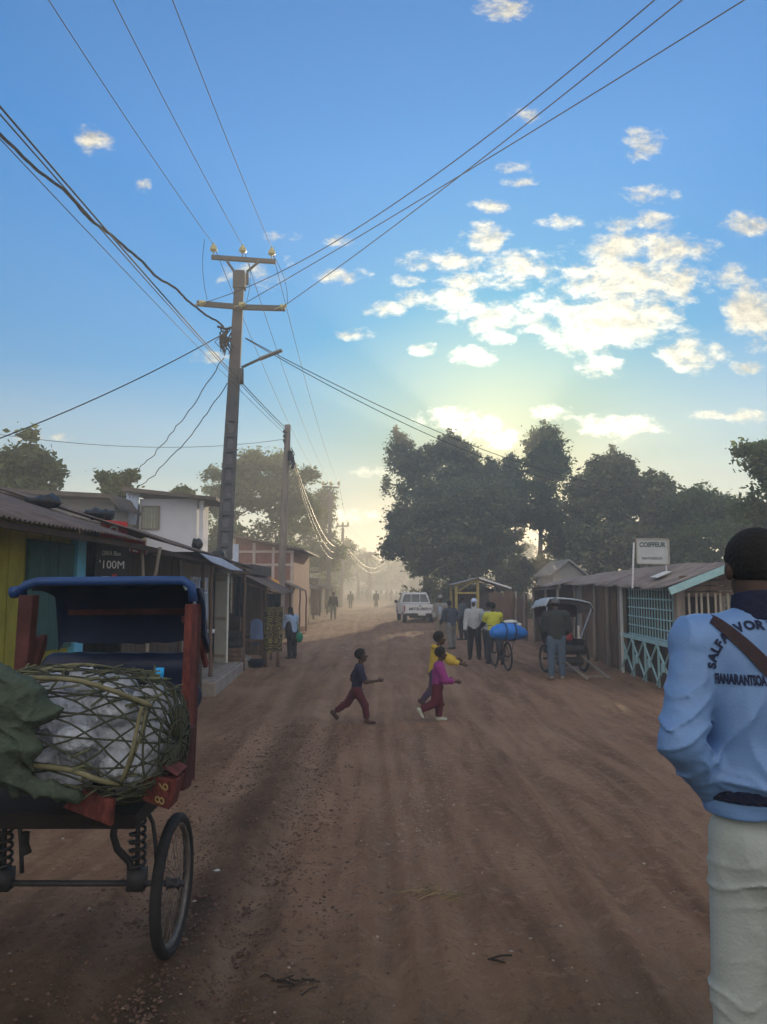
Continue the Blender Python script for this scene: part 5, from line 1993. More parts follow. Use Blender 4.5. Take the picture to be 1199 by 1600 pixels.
    def cap_prims(s, brim=True, t=.008, low=.016):
        H, c, r = s.H * s.hs, s.Hc, s.hrot
        q = lambda x, y, z: c + r @ (np.array([x, y, z]) * H)
        p = [ell(q(0, -.006, .018), np.array([.044 + t, .054 + t, .050 + t]) * H, .006, r, False, ((q(0, 0, low), r @ np.array([0, .1, -1])),))]
        if brim:
            p.append(ell(q(0, .062, .020), np.array([.036, .036, .005]) * H, .006, r))
        return p

    def hood(s):
        H, c, r = s.H * s.hs, s.Hc, s.hrot
        q = lambda x, y, z: c + r @ (np.array([x, y, z]) * H)
        return [ell(q(0, -.012, .0), np.array([.052, .056, .062]) * H, .02, r, False, ((q(0, .030, 0), r @ np.array([0, 1, .1])),)),
                cone(q(0, -.01, -.05), s.Nk - s.up * .01 * H, .048 * H, .062 * H, .03)]


def person(label, at_, rz, pose, parts, h, group=None, cat='person', curl=.5, mat='skin', lift=0, eyes=True):
    """body mesh named person with its hair and clothing as children"""
    o = soft('person', pose.body(curl), h, M(mat), None, None, Vector(at_) + Vector((0, 0, lift)), rz)
    tag(o, label, cat, group)
    if eyes:
        H, c, r = pose.H * pose.hs, pose.Hc, pose.hrot
        for sg in (-1, 1):
            e = c + r @ (np.array([sg * .0165, .046, .004]) * H)
            MB().lathe([(.001, -.006 * H), (.005 * H, -.003 * H), (.006 * H, 0), (.005 * H, .003 * H), (.001, .006 * H)], 8, Matrix.Translation(Vector(e))).build('eye', M('eye_white'), o, local=True, smooth=True)
    for (nm, pr, m, dsp) in parts:
        soft(nm, pr, h, m, o, dsp)
    return o


def cloth(name, col, rough=.9, var=.12):
    return M(name, col, rough, var, 7, .25, 60)


# --- three children crossing the road
GK = 'children running across the road'
ps = Pose(1.14, True, lean=8, yaw=6, head=(4, -4), L=(-34, 22, 3), Rr=(30, 22, 3), aL=(-34, 10, 70, 4), aR=(26, 8, 70, 10), girth=.92)
k = on_ground(557, 1130)
person('small child in navy T-shirt and dark red trousers running to the right on the left', (k.x, k.y, k.z), math.radians(-84), ps, [
    ('hair', ps.hair(.010, -.0), M('hair_black'), None),
    ('shirt', ps.top(.44, .016, -.01), cloth('navy_tee', (.016, .018, .045)), folds(.004, 30, 1)),
    ('trousers', ps.trousers(.012, .82), cloth('dark_red', (.075, .015, .026)), folds(.004, 30, 2)),
    ('shoe', ps.shoe(0, .002), cloth('sandal', (.06, .035, .03)), None), ('shoe', ps.shoe(1, .002), cloth('sandal', (.06, .035, .03)), None)], .0095, GK, 'child')
ps = Pose(1.12, True, lean=6, yaw=4, head=(0, 2), L=(10, 12, 3), Rr=(-14, 52, 3), aL=(-4, 14, 88, 8), aR=(20, 10, 60, 20), girth=1.02)
k = on_ground(686, 1127)
person('child in magenta pullover and crimson trousers running to the right, nearest of the pair', (k.x - .02, k.y, k.z), math.radians(-84), ps, [
    ('hair', ps.hair(.012, -.006), M('hair_black'), None),
    ('pullover', ps.top(.92, .020, .02), cloth('magenta', (.25, .035, .19)), folds(.005, 28, 3)),
    ('undershirt', [cone(ps.P - ps.up * .03, ps.P + ps.up * .06, .098, .098, .02, (ps.fwd, .74), True, True)], cloth('lilac', (.45, .36, .55)), None),
    ('trousers', ps.trousers(.017, .92), cloth('crimson', (.085, .010, .024)), folds(.005, 26, 4)),
    ('shoe', ps.shoe(0, .005), cloth('pale_shoe', (.40, .42, .36)), None), ('shoe', ps.shoe(1, .005), cloth('pale_shoe', (.40, .42, .36)), None)], .0095, GK, 'child')
ps = Pose(1.30, True, lean=10, yaw=0, head=(10, 0), L=(14, 16, 3), Rr=(-12, 30, 3), aL=(62, 10, 12, 0), aR=(50, 10, 24, 4), girth=1.0)
k = on_ground(679, 1104)
person('child in yellow hooded jacket running to the right behind the magenta one, arms stretched ahead', (k.x, k.y, k.z), math.radians(-80), ps, [
    ('hair', ps.hair(.012, -.004), M('hair_black'), None),
    ('hood', [ell(ps.Nk - ps.fwd * .07 + ps.up * .02, (.085, .05, .045), .02)], cloth('yellow_jacket', (.50, .36, .05)), None),
    ('jacket', ps.top(.9, .022, -.03), M('yellow_jacket'), folds(.006, 26, 6)),
    ('trousers', ps.trousers(.010, .95), cloth('dim_violet', (.055, .035, .075)), folds(.004, 26, 7)),
    ('shoe', ps.shoe(0), cloth('sandal', (.06, .035, .03)), None), ('shoe', ps.shoe(1), cloth('sandal', (.06, .035, .03)), None)], .010, GK, 'child')

# --- standing men on the right
GM = 'people standing on the right side of the street'
ps = Pose(1.62, lean=2, head=(12, 0), L=(2, 4, 4), Rr=(-3, 4, 5), aL=(-4, 10, 18, 6), aR=(4, 10, 20, 4))
k = on_ground(742, 1030)
person('man in pale grey hooded sweatshirt and white cap facing the camera', k, math.radians(172), ps, [
    ('hood', ps.hood(), cloth('pale_grey', (.42, .45, .48)), None),
    ('cap', ps.cap_prims(True, .012, .022), cloth('white_cap', (.50, .58, .78)), None),
    ('sweatshirt', ps.top(1.0, .018, -.01), M('pale_grey'), folds(.006, 22, 8)),
    ('trousers', ps.trousers(.012, 1.0), cloth('black_cloth', (.018, .018, .022)), folds(.005, 22, 9)),
    ('shoe', ps.shoe(0), cloth('dark_shoe', (.03, .028, .026)), None), ('shoe', ps.shoe(1), cloth('dark_shoe', (.03, .028, .026)), None)], .0115, GM)
ps = Pose(1.66, lean=3, head=(-14, 6), L=(0, 4, 3), Rr=(4, 6, 4), aL=(-8, 12, 30, 10), aR=(2, 12, 40, 20))
k = on_ground(689, 1003)
person('man in open grey jacket over pale blue shirt and beige trousers, near the pickup', k, math.radians(165), ps, [
    ('hat', ps.cap_prims(False, .010, .012), cloth('grey_hat', (.30, .29, .29)), None),
    ('shirt', [cone(ps.P + ps.up * .05, ps.C, .135, .135, .03, (ps.fwd, .80)), cone(ps.C, ps.Nk, .13, .075, .03, (ps.fwd, .80))], cloth('pale_blue', (.34, .46, .66)), None),
    ('jacket', ps.top(1.0, .020, -.03) + [ell(ps.C + ps.fwd * .17 + ps.up * .06, (.06, .10, .30), .01, None, True)], cloth('grey_jacket', (.27, .265, .25)), folds(.006, 22, 10)),
    ('trousers', ps.trousers(.012, 1.0), cloth('beige', (.24, .20, .15)), folds(.005, 22, 11)),
    ('shoe', ps.shoe(0), M('dark_shoe'), None), ('shoe', ps.shoe(1), M('dark_shoe'), None)], .013, GM)
ps = Pose(1.52, lean=10, head=(25, 14), L=(-6, 6, 4), Rr=(10, 14, 4), aL=(14, 10, 45, 14), aR=(10, 12, 40, 14), girth=1.05)
k = on_ground(706, 1014)
person('man in dark slate jacket and grey trousers leaning towards the man in the open jacket', k, math.radians(28), ps, [
    ('hair', ps.hair(.006), M('hair_black'), None),
    ('jacket', ps.top(1.0, .024, -.04), cloth('slate', (.045, .055, .078)), folds(.006, 22, 12)),
    ('trousers', ps.trousers(.014, 1.0), cloth('mid_grey', (.17, .175, .17)), folds(.005, 22, 13)),
    ('shoe', ps.shoe(0), M('dark_shoe'), None), ('shoe', ps.shoe(1), M('dark_shoe'), None)], .0125, GM)
ps = Pose(1.6, lean=3, head=(0, 0), L=(4, 4, 3), Rr=(-4, 5, 3))
k = on_ground(724, 1000)
person('dark-clothed person half hidden behind the man in the slate jacket', k, math.radians(60), ps, [
    ('hair', ps.hair(.007), M('hair_black'), None),
    ('jacket', ps.top(1.0, .016, -.02), cloth('dusk_blue', (.07, .085, .11)), folds(.005, 22, 14)),
    ('trousers', ps.trousers(.012, 1.0), M('black_cloth'), None),
    ('shoe', ps.shoe(0), M('dark_shoe'), None), ('shoe', ps.shoe(1), M('dark_shoe'), None)], .014, GM)
ps = Pose(1.56, lean=8, head=(10, 4), L=(14, 16, 4), Rr=(-16, 20, 4), aL=(30, 14, 24, 0), aR=(34, 14, 22, 0))
k = on_ground(776, 1040)
CYC = Vector((k.x, k.y + .35, k.z))
person('young man in bright yellow shirt over dark sleeves pushing the loaded bicycle', CYC, math.radians(10), ps, [
    ('hair', ps.hair(.008), M('hair_black'), None),
    ('undershirt', ps.top(1.0, .008, .02), M('black_cloth'), None),
    ('shirt', ps.top(.30, .018, .0), cloth('lime_shirt', (.50, .52, .05)), folds(.006, 22, 15)),
    ('trousers', ps.trousers(.012, .98), cloth('dark_denim', (.035, .042, .055)), folds(.005, 22, 16)),
    ('shoe', ps.shoe(0), M('dark_shoe'), None), ('shoe', ps.shoe(1), M('dark_shoe'), None)], .0115, GM)
ps = Pose(1.58, lean=4, head=(-10, 0), L=(16, 14, 3), Rr=(-14, 18, 3), aL=(16, 8, 30, 4), aR=(-10, 8, 26, 4))
k = on_ground(764, 1032)
person('person in pale blue top walking behind the cyclist in yellow', k, math.radians(-30), ps, [
    ('hair', ps.hair(.008), M('hair_black'), None),
    ('shirt', ps.top(.96, .014, .0), cloth('mist_blue', (.30, .36, .42)), folds(.005, 22, 17)),
    ('trousers', ps.trousers(.012, 1.0), M('dark_denim'), folds(.005, 22, 18)),
    ('shoe', ps.shoe(0), M('dark_shoe'), None), ('shoe', ps.shoe(1), M('dark_shoe'), None)], .0125, GM)
ps = Pose(1.68, lean=2, head=(0, 6), L=(0, 5, 4), Rr=(2, 4, 3), aL=(6, 14, 46, 22), aR=(10, 14, 52, 22), girth=1.08)
k = on_ground(871, 1061)
person('man in dark green-grey jacket, cap and blue jeans seen from behind at the parked rickshaw', k, math.radians(-4), ps, [
    ('cap', ps.cap_prims(True, .010, .008), cloth('grey_cap', (.11, .12, .13)), None),
    ('hair', ps.hair(.004), M('hair_black'), None),
    ('jacket', ps.top(1.0, .026, -.02), cloth('moss_jacket', (.032, .038, .036)), folds(.007, 20, 19)),
    ('trousers', ps.trousers(.013, 1.0), cloth('blue_jeans', (.075, .115, .17)), folds(.006, 24, 20)),
    ('shoe', ps.shoe(0), cloth('pale_sandal', (.25, .21, .18)), None), ('shoe', ps.shoe(1), cloth('pale_sandal', (.25, .21, .18)), None)], .0105, GM)
# --- person at the stall on the left
ps = Pose(1.42, lean=9, head=(10, 16), L=(2, 5, 4), Rr=(6, 8, 4), aL=(16, 10, 50, 16), aR=(18, 10, 46, 10), girth=1.05)
k = on_ground(457, 1029)
so = person('stooping person in pale blue jacket and dark scarf at the left-hand stall', k, math.radians(48), ps, [
    ('scarf', ps.hood(), cloth('charcoal', (.022, .024, .028)), None),
    ('jacket', ps.top(1.0, .022, -.02), cloth('sky_jacket', (.30, .42, .62)), folds(.006, 22, 21)),
    ('apron', [cone(ps.P + ps.fwd * .11 + ps.up * .10, ps.P + ps.fwd * .13 - ps.up * .16, .13, .14, .02, (ps.fwd, .35), True, True), cone(ps.P - ps.right * .12 + ps.up * .22, ps.P - ps.right * .13 - ps.up * .12, .09, .10, .02)], M('charcoal'), None),
    ('trousers', ps.trousers(.014, 1.0), M('black_cloth'), None),
    ('shoe', ps.shoe(0), M('dark_shoe'), None), ('shoe', ps.shoe(1), M('dark_shoe'), None)], .0115)
bg = soft('shoulder_bag', [ell((0, 0, 0), (.10, .07, .14), .02), cone((-.02, 0, .12), (-.08, -.02, .42), .014, .012, .01)], .009, cloth('green_bag', (.02, .22, .14)), None, folds(.006, 24, 22), Vector(k) + Vector((.20, -.10, .58)))
tag(bg, 'green and teal bag hanging at the side of the stooping person', 'bag')
# seller inside the dark stall
ps = Pose(1.5, lean=4, head=(0, 10), aL=(20, 10, 50, 10), aR=(20, 10, 50, 10))
k = gpt(-3.95, 20.6)
person('seller in dark clothes standing in the shade behind the stall counter', (k.x, k.y, k.z), math.radians(200), ps, [
    ('hair', ps.hair(.01), M('hair_black'), None), ('dress', ps.top(.8, .02, -.04) + ps.skirt(.1, .13), cloth('brown_dress', (.05, .04, .04)), None)], .015)
# --- walkers down the road
GW = 'people walking far down the road'
for (pxx, pyy, H_, rz, labs, jc, tc, sk, sw_) in (
        (521, 968, 1.66, 4, 'walker in dark jacket and grey trousers going away on the sunlit left of the road', (.022, .024, .024), (.13, .14, .12), 0, 14),
        (548, 951, 1.62, 8, 'smaller dark walker in the haze just right of the grey-trousered walker', (.05, .045, .045), (.06, .05, .05), 0, 18),
        (588, 950, 1.60, 176, 'figure in a long dark dress carrying a bag in the middle of the hazy road', (.045, .035, .035), (.05, .03, .03), 1, 6)):
    ps = Pose(H_, lean=2, L=(-sw_, 12, 3), Rr=(sw_, 8, 3), aL=(sw_, 9, 14, 2), aR=(-sw_, 9, 14, 2))
    k = on_ground(pxx, pyy)
    prt = [('hair', ps.hair(.008), M('hair_black'), None), ('jacket', ps.top(1.0, .016, -.03), cloth('far_top_%d' % pxx, jc), None)]
    if sk:
        prt.append(('skirt', ps.skirt(.10, .12), cloth('far_skirt', tc), None))
    else:
        prt.append(('trousers', ps.trousers(.012, 1.0), cloth('far_legs_%d' % pxx, tc), None))
    person(labs, k, math.radians(rz), ps, prt, .02, GW, eyes=False)
ps = Pose(1.62, lean=2, L=(-12, 10, 3), Rr=(12, 8, 3), aL=(12, 9, 14, 2), aR=(-12, 9, 14, 2))
far0 = person('dim figure in the dust at the far end of the road', gpt(-2.5, 112), 0, ps, [('clothes', ps.top(1.0, .02, -.03) + ps.trousers(.012, 1.0), cloth('far_cloth', (.05, .045, .045)), None)], .03, 'dim crowd at the far end of the road', eyes=False)
for i, (pxx, Y) in enumerate(((561, 118), (566, 131), (574, 126), (580, 140), (596, 135), (604, 122), (612, 108), (619, 150), (627, 128))):
    c = copy_tree(far0)
    x = (pxx - CX) / F_PX * Y
    c.location = gpt(x, Y)
    c.rotation_euler = (0, 0, R.uniform(0, 6.2))
    s_ = R.uniform(.9, 1.06)
    c.scale = (s_, s_, s_)
# ------------------------------------------------------------------ vehicles
M('rubber', (.018, .018, .019), .8, .3, 12, .3, 40)
M('steel', (.15, .14, .13), .55, .4, 14, metal=.6)
M('red_wood', (.085, .024, .020), .85, .5, 7, .5, 22, col2=(.19, .048, .040), stretch=(4, 4, 1.4))
M('dark_red_wood', (.060, .020, .018), .85, .5, 7, .4, 20)
M('navy_vinyl', (.012, .022, .055), .42, .25, 5, .15, 12)
M('blue_vinyl', (.020, .060, .19), .38, .2, 5, .15, 12)
M('ochre_ink', (.24, .17, .07), .8, .3, 20)
M('cane', (.16, .15, .085), .75, .3, 12, .3, 40)
M('cane_dark', (.05, .055, .035), .8, .3, 12, .3, 40)
M('poly_white', (.47, .51, .57), .4, .25, 9, 1.0, 22)
M('green_tarp', (.062, .085, .060), .9, .3, 5, .5, 60)


def wheel(parent, c, r, tyre_w=.035, n_spokes=28, axis='X', tyre_mat='rubber', local=True, hub_w=.06):
    """spoked wheel as tyre > rim, spokes, hub; axle along local X"""
    c = Vector(c)
    T = Matrix.Translation(c) @ Matrix.Rotation(math.pi / 2, 4, 'Y')
    tw = tyre_w
    prof = []
    for k in range(13):
        a = 2 * math.pi * k / 12
        prof.append((r - tw * .5 + tw * .5 * math.cos(a), tw * .55 * math.sin(a)))
    V, Fc = [], []
    n = 48
    for j in range(n):
        a = 2 * math.pi * j / n
        for (rr_, z) in prof[:-1]:
            bump_ = .0025 if (j % 2 and rr_ > r - tw * .35) else 0
            V.append(T @ Vector(((rr_ + bump_) * math.cos(a), (rr_ + bump_) * math.sin(a), z)))
    m = len(prof) - 1
    for j in range(n):
        for k in range(m):
            a, b = j * m + k, j * m + (k + 1) % m
            c2, d2 = ((j + 1) % n) * m + (k + 1) % m, ((j + 1) % n) * m + k
            Fc.append((a, d2, c2, b))
    w = thing_part('wheel', parent)
    mesh_obj('tyre', V, Fc, M(tyre_mat), w, local=True, smooth=True)
    rim = MB()
    pts = [T @ Vector(((r - tw) * math.cos(2 * math.pi * j / 40), (r - tw) * math.sin(2 * math.pi * j / 40), 0)) for j in range(41)]
    rim.tube(pts, tw * .32, 6)
    rim.build('rim', M('steel'), w, local=True, smooth=True)
    sp = MB()
    for k in range(n_spokes):
        a = 2 * math.pi * k / n_spokes
        b = a + (.5 if k % 2 else -.5)
        zz = hub_w * .4 * (1 if (k // 2) % 2 else -1)
        sp.tube([T @ Vector((.025 * math.cos(b), .025 * math.sin(b), zz)), T @ Vector(((r - tw) * math.cos(a), (r - tw) * math.sin(a), 0))], .0016, 4)
    sp.build('spokes', M('steel'), w, local=True)
    MB().lathe([(.012, -hub_w * .7), (.012, -hub_w * .5), (.03, -hub_w * .45), (.022, -hub_w * .3), (.022, hub_w * .3), (.03, hub_w * .45), (.012, hub_w * .5), (.012, hub_w * .7)], 12, T).build('hub', M('iron'), w, local=True, smooth=True)
    return w


def thing_part(name, parent):
    o = bpy.data.objects.new(name, None)
    COL.objects.link(o)
    o.empty_display_size = .05
    o.parent = parent
    return o


def coil(mb, a, b, R_, turns, r=.007):
    a, b = Vector(a), Vector(b)
    d = b - a
    x = d.orthogonal().normalized()
    y = d.normalized().cross(x)
    n = turns * 12
    return mb.tube([a + d * (k / n) + (x * math.cos(k * math.pi / 6) + y * math.sin(k * math.pi / 6)) * R_ for k in range(n + 1)], r, 5)


# ---- loaded rickshaw in the left foreground
g0 = on_ground(268, 1489)
WX, WY = g0.x, g0.y
rk = thing('rickshaw', 'red wooden rickshaw with blue vinyl hood and spoked wheels in the left foreground', 'rickshaw', (WX - .46, WY, g0.z))
AX = g0.z + .30
im = wm(rk).inverted()
for x in (WX, WX - .93):
    wheel(rk, im @ Vector((x, WY, AX)), .300, .046)
MB().tube([(WX - .97, WY, AX), (WX + .05, WY, AX)], .014, 8).build('axle', M('iron'), rk, smooth=True)
FZ = at(100, 1300, 3.15).z
for x in (at(216, 1330, WY).x, at(8, 1330, WY).x):
    sx = MB()
    coil(sx, (x, WY, AX + .06), (x, WY - .02, FZ - .02), .034, 8, .0075)
    sx.tube([(x, WY, AX), (x, WY - .02, FZ)], .012, 6).box((x, WY, AX + .02), (.075, .07, .09))
    sx.build('spring', M('iron'), rk, smooth=True)
    br = MB()
    br.tube([(x - .02, WY, AX - .01), (x - .03, WY - .02, AX + .10), (x - .075, WY - .06, AX + .17), (x - .085, WY - .09, AX + .24), (x - .06, WY - .1, FZ + .02)], .017, 6)
    br.tube([(x + .01, WY, FZ - .0), (x + .07, WY - .02, AX + .27), (x + .09, WY - .04, AX + .19), (x + .10, WY - .04, AX + .06)], .010, 6)
    br.build('spring_bracket', M('iron'), rk, smooth=True)
fl = MB()
fl.box((WX - .46, WY - .02, FZ + .03), (.84, .86, .06))
fl.build('floor', M('floor_black', (.016, .013, .012), .9, .3), rk, bevel=.006)
MB().tube([at(40, 1300, 3.3), at(39, 1320, 3.3), at(44, 1334, 3.3)], .018, 6).build('hanging_strap', M('rubber'), rk)


def quad_board(name, pix, Ys, mat, thick, parent, back=(0, 1, 0), bevel=.004):
    P = [at(px, py, y) for (px, py), y in zip(pix, Ys)]
    return MB().prism(P, (0, 0, 0), Vector(back) * thick).build(name, mat, parent, bevel=bevel)


quad_board('front_board', ((128, 1236), (178, 1250), (174, 1292), (97, 1262)), (2.99, 2.95, 2.95, 2.99), M('red_wood'), .03, rk)
fb = quad_board('number_block', ((224, 1212), (222, 1251), (264, 1266), (277, 1219)), (3.04, 3.04, 3.0, 3.0), M('red_wood'), .12, rk)
quad_board('block_lid', ((246, 1186), (250, 1197), (277, 1213), (284, 1206)), (3.10, 3.04, 3.0, 3.06), M('red_wood'), .10, rk)
# the painted figures 8 and 6, turned on their side
c00, c10, c01 = at(222, 1251, 3.035), at(264, 1266, 2.995), at(224, 1212, 3.035)
ux, uy = (c10 - c00).normalized(), (c01 - c00).normalized()
nn = ux.cross(uy).normalized() * .004
if nn.y > 0:
    nn = -nn
mb = MB()
for s_, fx_, fy_ in (('8', .50, .10), ('6', .62, .62)):
    V, Fc = text_geo(s_, .062, 0, .0015)
    o_ = c00 + ux * (.118 * fx_ + .045) + uy * (.105 * fy_) + nn
    mb.add([o_ - ux * v.y * 1.0 + uy * v.x + nn * (v.z * 200) for v in V], Fc)
mb.build('lettering', M('ochre_ink'), fb)
# posts
MB().prism([at(289, 944, 3.58), at(301, 944, 3.58), at(289, 1218, 3.46), at(277, 1218, 3.46)], (0, 0, 0), (.012, .07, 0)).build('post', M('red_wood'), rk, bevel=.004)
MB().prism([at(275, 1138, 3.42), at(297, 1138, 3.44), at(288, 1236, 3.42), at(250, 1236, 3.40)], (0, 0, 0), (.01, .09, 0)).build('post_foot', M('dark_red_wood'), rk, bevel=.006)
MB().prism([at(304, 944, 3.64), at(309, 944, 3.66), at(297, 1222, 3.54), at(290, 1222, 3.52)], (0, 0, 0), (.01, .05, 0)).build('post', M('dark_red_wood'), rk, bevel=.004)
MB().prism([at(29, 930, 3.55), at(52, 930, 3.55), at(40, 1062, 3.46), at(20, 1062, 3.46)], (0, 0, 0), (.0, .07, 0)).build('post', M('dark_red_wood'), rk, bevel=.004)
MB().bar(at(64, 1000, 3.7), at(42, 1066, 3.55), .05, .05).bar(at(38, 1010, 3.6), at(70, 996, 3.75), .03, .03).build('brace', M('dark_red_wood'), rk)
MB().bar(at(304, 958, 3.72), at(322, 1040, 3.9), .02, .03).build('brace', M('red_wood'), rk)
MB().bar(at(286, 968, 3.66), at(306, 966, 3.66), .05, .03).build('brace', M('dark_red_wood'), rk)
# hood: front roll, sagging top, back sheet, side flap
l0, l1 = at(50, 911, 3.60), at(290, 909, 3.60)
hd = MB()
n, mrow = 24, 14
prof = []
for k in range(mrow + 1):
    f = k / mrow
    if f < .5:
        g = f / .5
        prof.append((g * .42, .018 - .03 * g * g))
    else:
        g = (f - .5) / .5
        prof.append((.42 + .10 * math.sin(g * math.pi / 2), -.012 - .29 * g))
V = []
for side in (0, 1):
    for (dy, dz) in prof:
        for i in range(n + 1):
            u = i / n
            p = l0.lerp(l1, u)
            sag = -.012 * math.sin(u * math.pi) + .004 * math.sin(u * 31 + dy * 9)
            e = -.05 * max(0, abs(u - .5) * 2 - .93) / .07
            V.append(p + Vector((-.16 * dy, dy, dz + sag + e - .006 * side)))
W = n + 1
S_ = W * (mrow + 1)
Fc = []
for j in range(mrow):
    for i in range(n):
        a = j * W + i
        Fc += [(a, a + 1, a + W + 1, a + W), (S_ + a, S_ + a + W, S_ + a + W + 1, S_ + a + 1)]
hood = mesh_obj('hood', V, Fc, M('navy_vinyl'), rk, smooth=True)
rl = MB()
pts = [l0 + Vector((-.06, 0, -.045)), l0 + Vector((-.03, 0, -.012)), l0 + Vector((.03, 0, .006))] + [l0.lerp(l1, k / 8) + Vector((0, 0, .006)) for k in range(1, 8)] + [l1 + Vector((-.01, 0, .004)), l1 + Vector((.025, .01, -.02)), l1 + Vector((.035, .02, -.09))]
rl.tube(pts, .021, 10)
rl.tube([l0 + Vector((-.10, .02, -.045)), l0 + Vector((-.04, .01, -.035))], .028, 10)
rl.build('hood_roll', M('blue_vinyl'), hood, smooth=True)
sf = MB()
V = []
for side in (0, 1):
    for j in range(9):
        for i in range(13):
            u, v = i / 12, j / 8
            p = l1 + Vector((.030 + .018 * side + .03 * v + .010 * math.sin(u * 9 + v * 4) - .18 * .34 * u, .06 + .34 * u + .06 * v, -.03 - (.16 + .10 * math.sin(u * math.pi) + .12 * u) * v))
            V.append(p)
Fc = []
for j in range(8):
    for i in range(12):
        a = j * 13 + i
        Fc += [(a, a + 1, a + 14, a + 13), (117 + a, 117 + a + 13, 117 + a + 14, 117 + a + 1)]
for j in range(8):
    a = j * 13
    Fc += [(a, a + 13, 117 + a + 13, 117 + a), (a + 12, 117 + a + 12, 117 + a + 25, a + 25)]
for i in range(12):
    a = 8 * 13 + i
    Fc += [(a, a + 1, 118 + a, 117 + a)]
mesh_obj('side_flap', V, Fc, M('navy_vinyl'), hood, smooth=True)
MB().bar(l0 + Vector((.0, .44, -.15)), l1 + Vector((-.08, .44, -.15)), .02, .03).build('hood_rail', M('dark_red_wood'), hood)
sa, sb_ = im @ at(90, 1019, 4.05), im @ at(288, 1019, 4.05)
dn = Vector((0, 0, -.085))
soft('seat', [cone(sa + dn, sb_ + dn, .085, .085, .02, (Vector((0, 1, 0)), .7)), cone(sa + dn * 2.6, sb_ + dn * 2.6, .10, .10, .05, (Vector((0, 1, 0)), .6)), cone(sa + dn * 4.2 + Vector((0, -.2, 0)), sb_ + dn * 4.2 + Vector((0, -.2, 0)), .12, .12, .05)], .012, M('navy_vinyl'), rk, folds(.004, 14, 3))
tb = thing('blue_cup', 'bright blue plastic cup standing at the back edge of the cane basket', 'cup', at(249, 1062, 3.42))
MB().lathe([(.016, -.02), (.02, .02), (.021, .045), (.018, .045), (.016, 0)], 12, Matrix.Translation(at(249, 1060, 3.42))).build('cup', M('cyan_plastic', (.02, .35, .75), .4, .05), tb, smooth=True)

# ---- cane basket
BC = at(140, 1142, 3.2)
BA, BB, BH = .375, .27, .255
bk = thing('cane_basket', 'open-weave cane basket stuffed with white plastic bags on the rickshaw', 'basket', BC)


def sup(t, phi, s=1.0):
    """point on the bulging loaf-shaped basket; t in -1..1 runs along it and over its ends, phi around it"""
    a = t * math.pi / 2
    u = math.copysign(abs(math.sin(a)) ** .62, math.sin(a))
    cr = abs(math.cos(a)) ** .55
    c, sn = math.cos(phi), math.sin(phi)
    y = math.copysign(abs(c) ** .85, c) * BB * cr
    z = math.copysign(abs(sn) ** .85, sn) * BH * cr
    yaw = math.radians(-9)
    x = u * BA
    return BC + Vector((x * math.cos(yaw) - y * math.sin(yaw), x * math.sin(yaw) + y * math.cos(yaw), z - .07 * x)) * s


wv = MB()
rr = random.Random(12)
NPH = 19
for k in range(NPH):
    ph = 2 * math.pi * k / NPH + .07
    j1 = rr.uniform(-.05, .05)
    wv.tube([sup(-.985 + 1.97 * i / 40, ph + j1 * math.sin(i * .4), 1.0) for i in range(41)], .0042, 5)
for fam in (-1, 1):
    for k in range(NPH):
        ph0 = 2 * math.pi * (k + .5) / NPH
        pts = []
        for i in range(49):
            t_ = -.995 + 1.99 * i / 48
            pts.append(sup(t_, ph0 + fam * t_ * 1.35 + .012 * math.sin(i * .5 + k), 1.008 + .006 * fam))
        wv.tube(pts, .0040, 5)
for t_ in (.60, .80, .93, -.93):
    wv.tube([sup(t_, 2 * math.pi * i / 36, 1.012) for i in range(37)], .0045, 6)
wv.build('weave', M('cane_dark'), bk, smooth=True)
rim = MB()


def cane(pix, Y, r=.010):
    pts = [at(px, py, y) for (px, py), y in zip(pix, Y)]
    q = []
    for i in range(len(pts) - 1):
        p0, p1, p2, p3 = pts[max(i - 1, 0)], pts[i], pts[i + 1], pts[min(i + 2, len(pts) - 1)]
        for s in range(5):
            t_ = s / 5
            q.append(.5 * ((2 * p1) + (p2 - p0) * t_ + (2 * p0 - 5 * p1 + 4 * p2 - p3) * t_ ** 2 + (3 * p1 - p0 - 3 * p2 + p3) * t_ ** 3))
    q.append(pts[-1])
    rim.tube(q, r, 7)


cane(((30, 1059), (80, 1060), (125, 1064), (170, 1077), (205, 1090), (238, 1103)), (3.0, 2.96, 2.93, 2.92, 2.94, 2.97))
cane(((35, 1196), (80, 1199), (120, 1206), (155, 1219), (190, 1225)), (2.95, 2.93, 2.92, 2.92, 2.95), .011)
cane(((60, 1048), (110, 1039), (150, 1040), (200, 1050), (245, 1066), (272, 1085)), (3.15, 3.2, 3.24, 3.26, 3.24, 3.2), .007)
cane(((272, 1083), (276, 1110), (272, 1150), (256, 1182)), (3.22, 3.25, 3.24, 3.2), .007)
cane(((222, 1104), (214, 1140), (205, 1180), (190, 1222)), (2.95, 2.93, 2.92, 2.93), .008)
cane(((228, 1108), (222, 1140), (210, 1178), (196, 1215)), (2.97, 2.95, 2.94, 2.95), .006)
rim.build('cane_hoop', M('cane'), bk, smooth=True)
# palm-leaf strips laid over the top
st = MB()
for k in range(110):
    t_ = rr.uniform(-.75, .6)
    p = sup(t_, rr.uniform(.30, .78) * math.pi, 1.0 + rr.uniform(-.03, .025))
    if rr.random() < .2:
        p = sup(rr.uniform(-.3, .6), rr.uniform(.98, 1.3) * math.pi, 1.015)
    a = rr.gauss(.45, .4)
    d = Vector((math.cos(a), rr.uniform(-.2, .4), math.sin(a) * .4)).normalized() * rr.uniform(.02, .055)
    st.bar(p - d, p + d, rr.uniform(.004, .011), .003, up=(rr.uniform(-.4, .4), -.7, .6))
st.build('leaf_strip', M('palm_strip', (.085, .09, .05), .8, .45, leaf=True), bk)['kind'] = 'stuff'
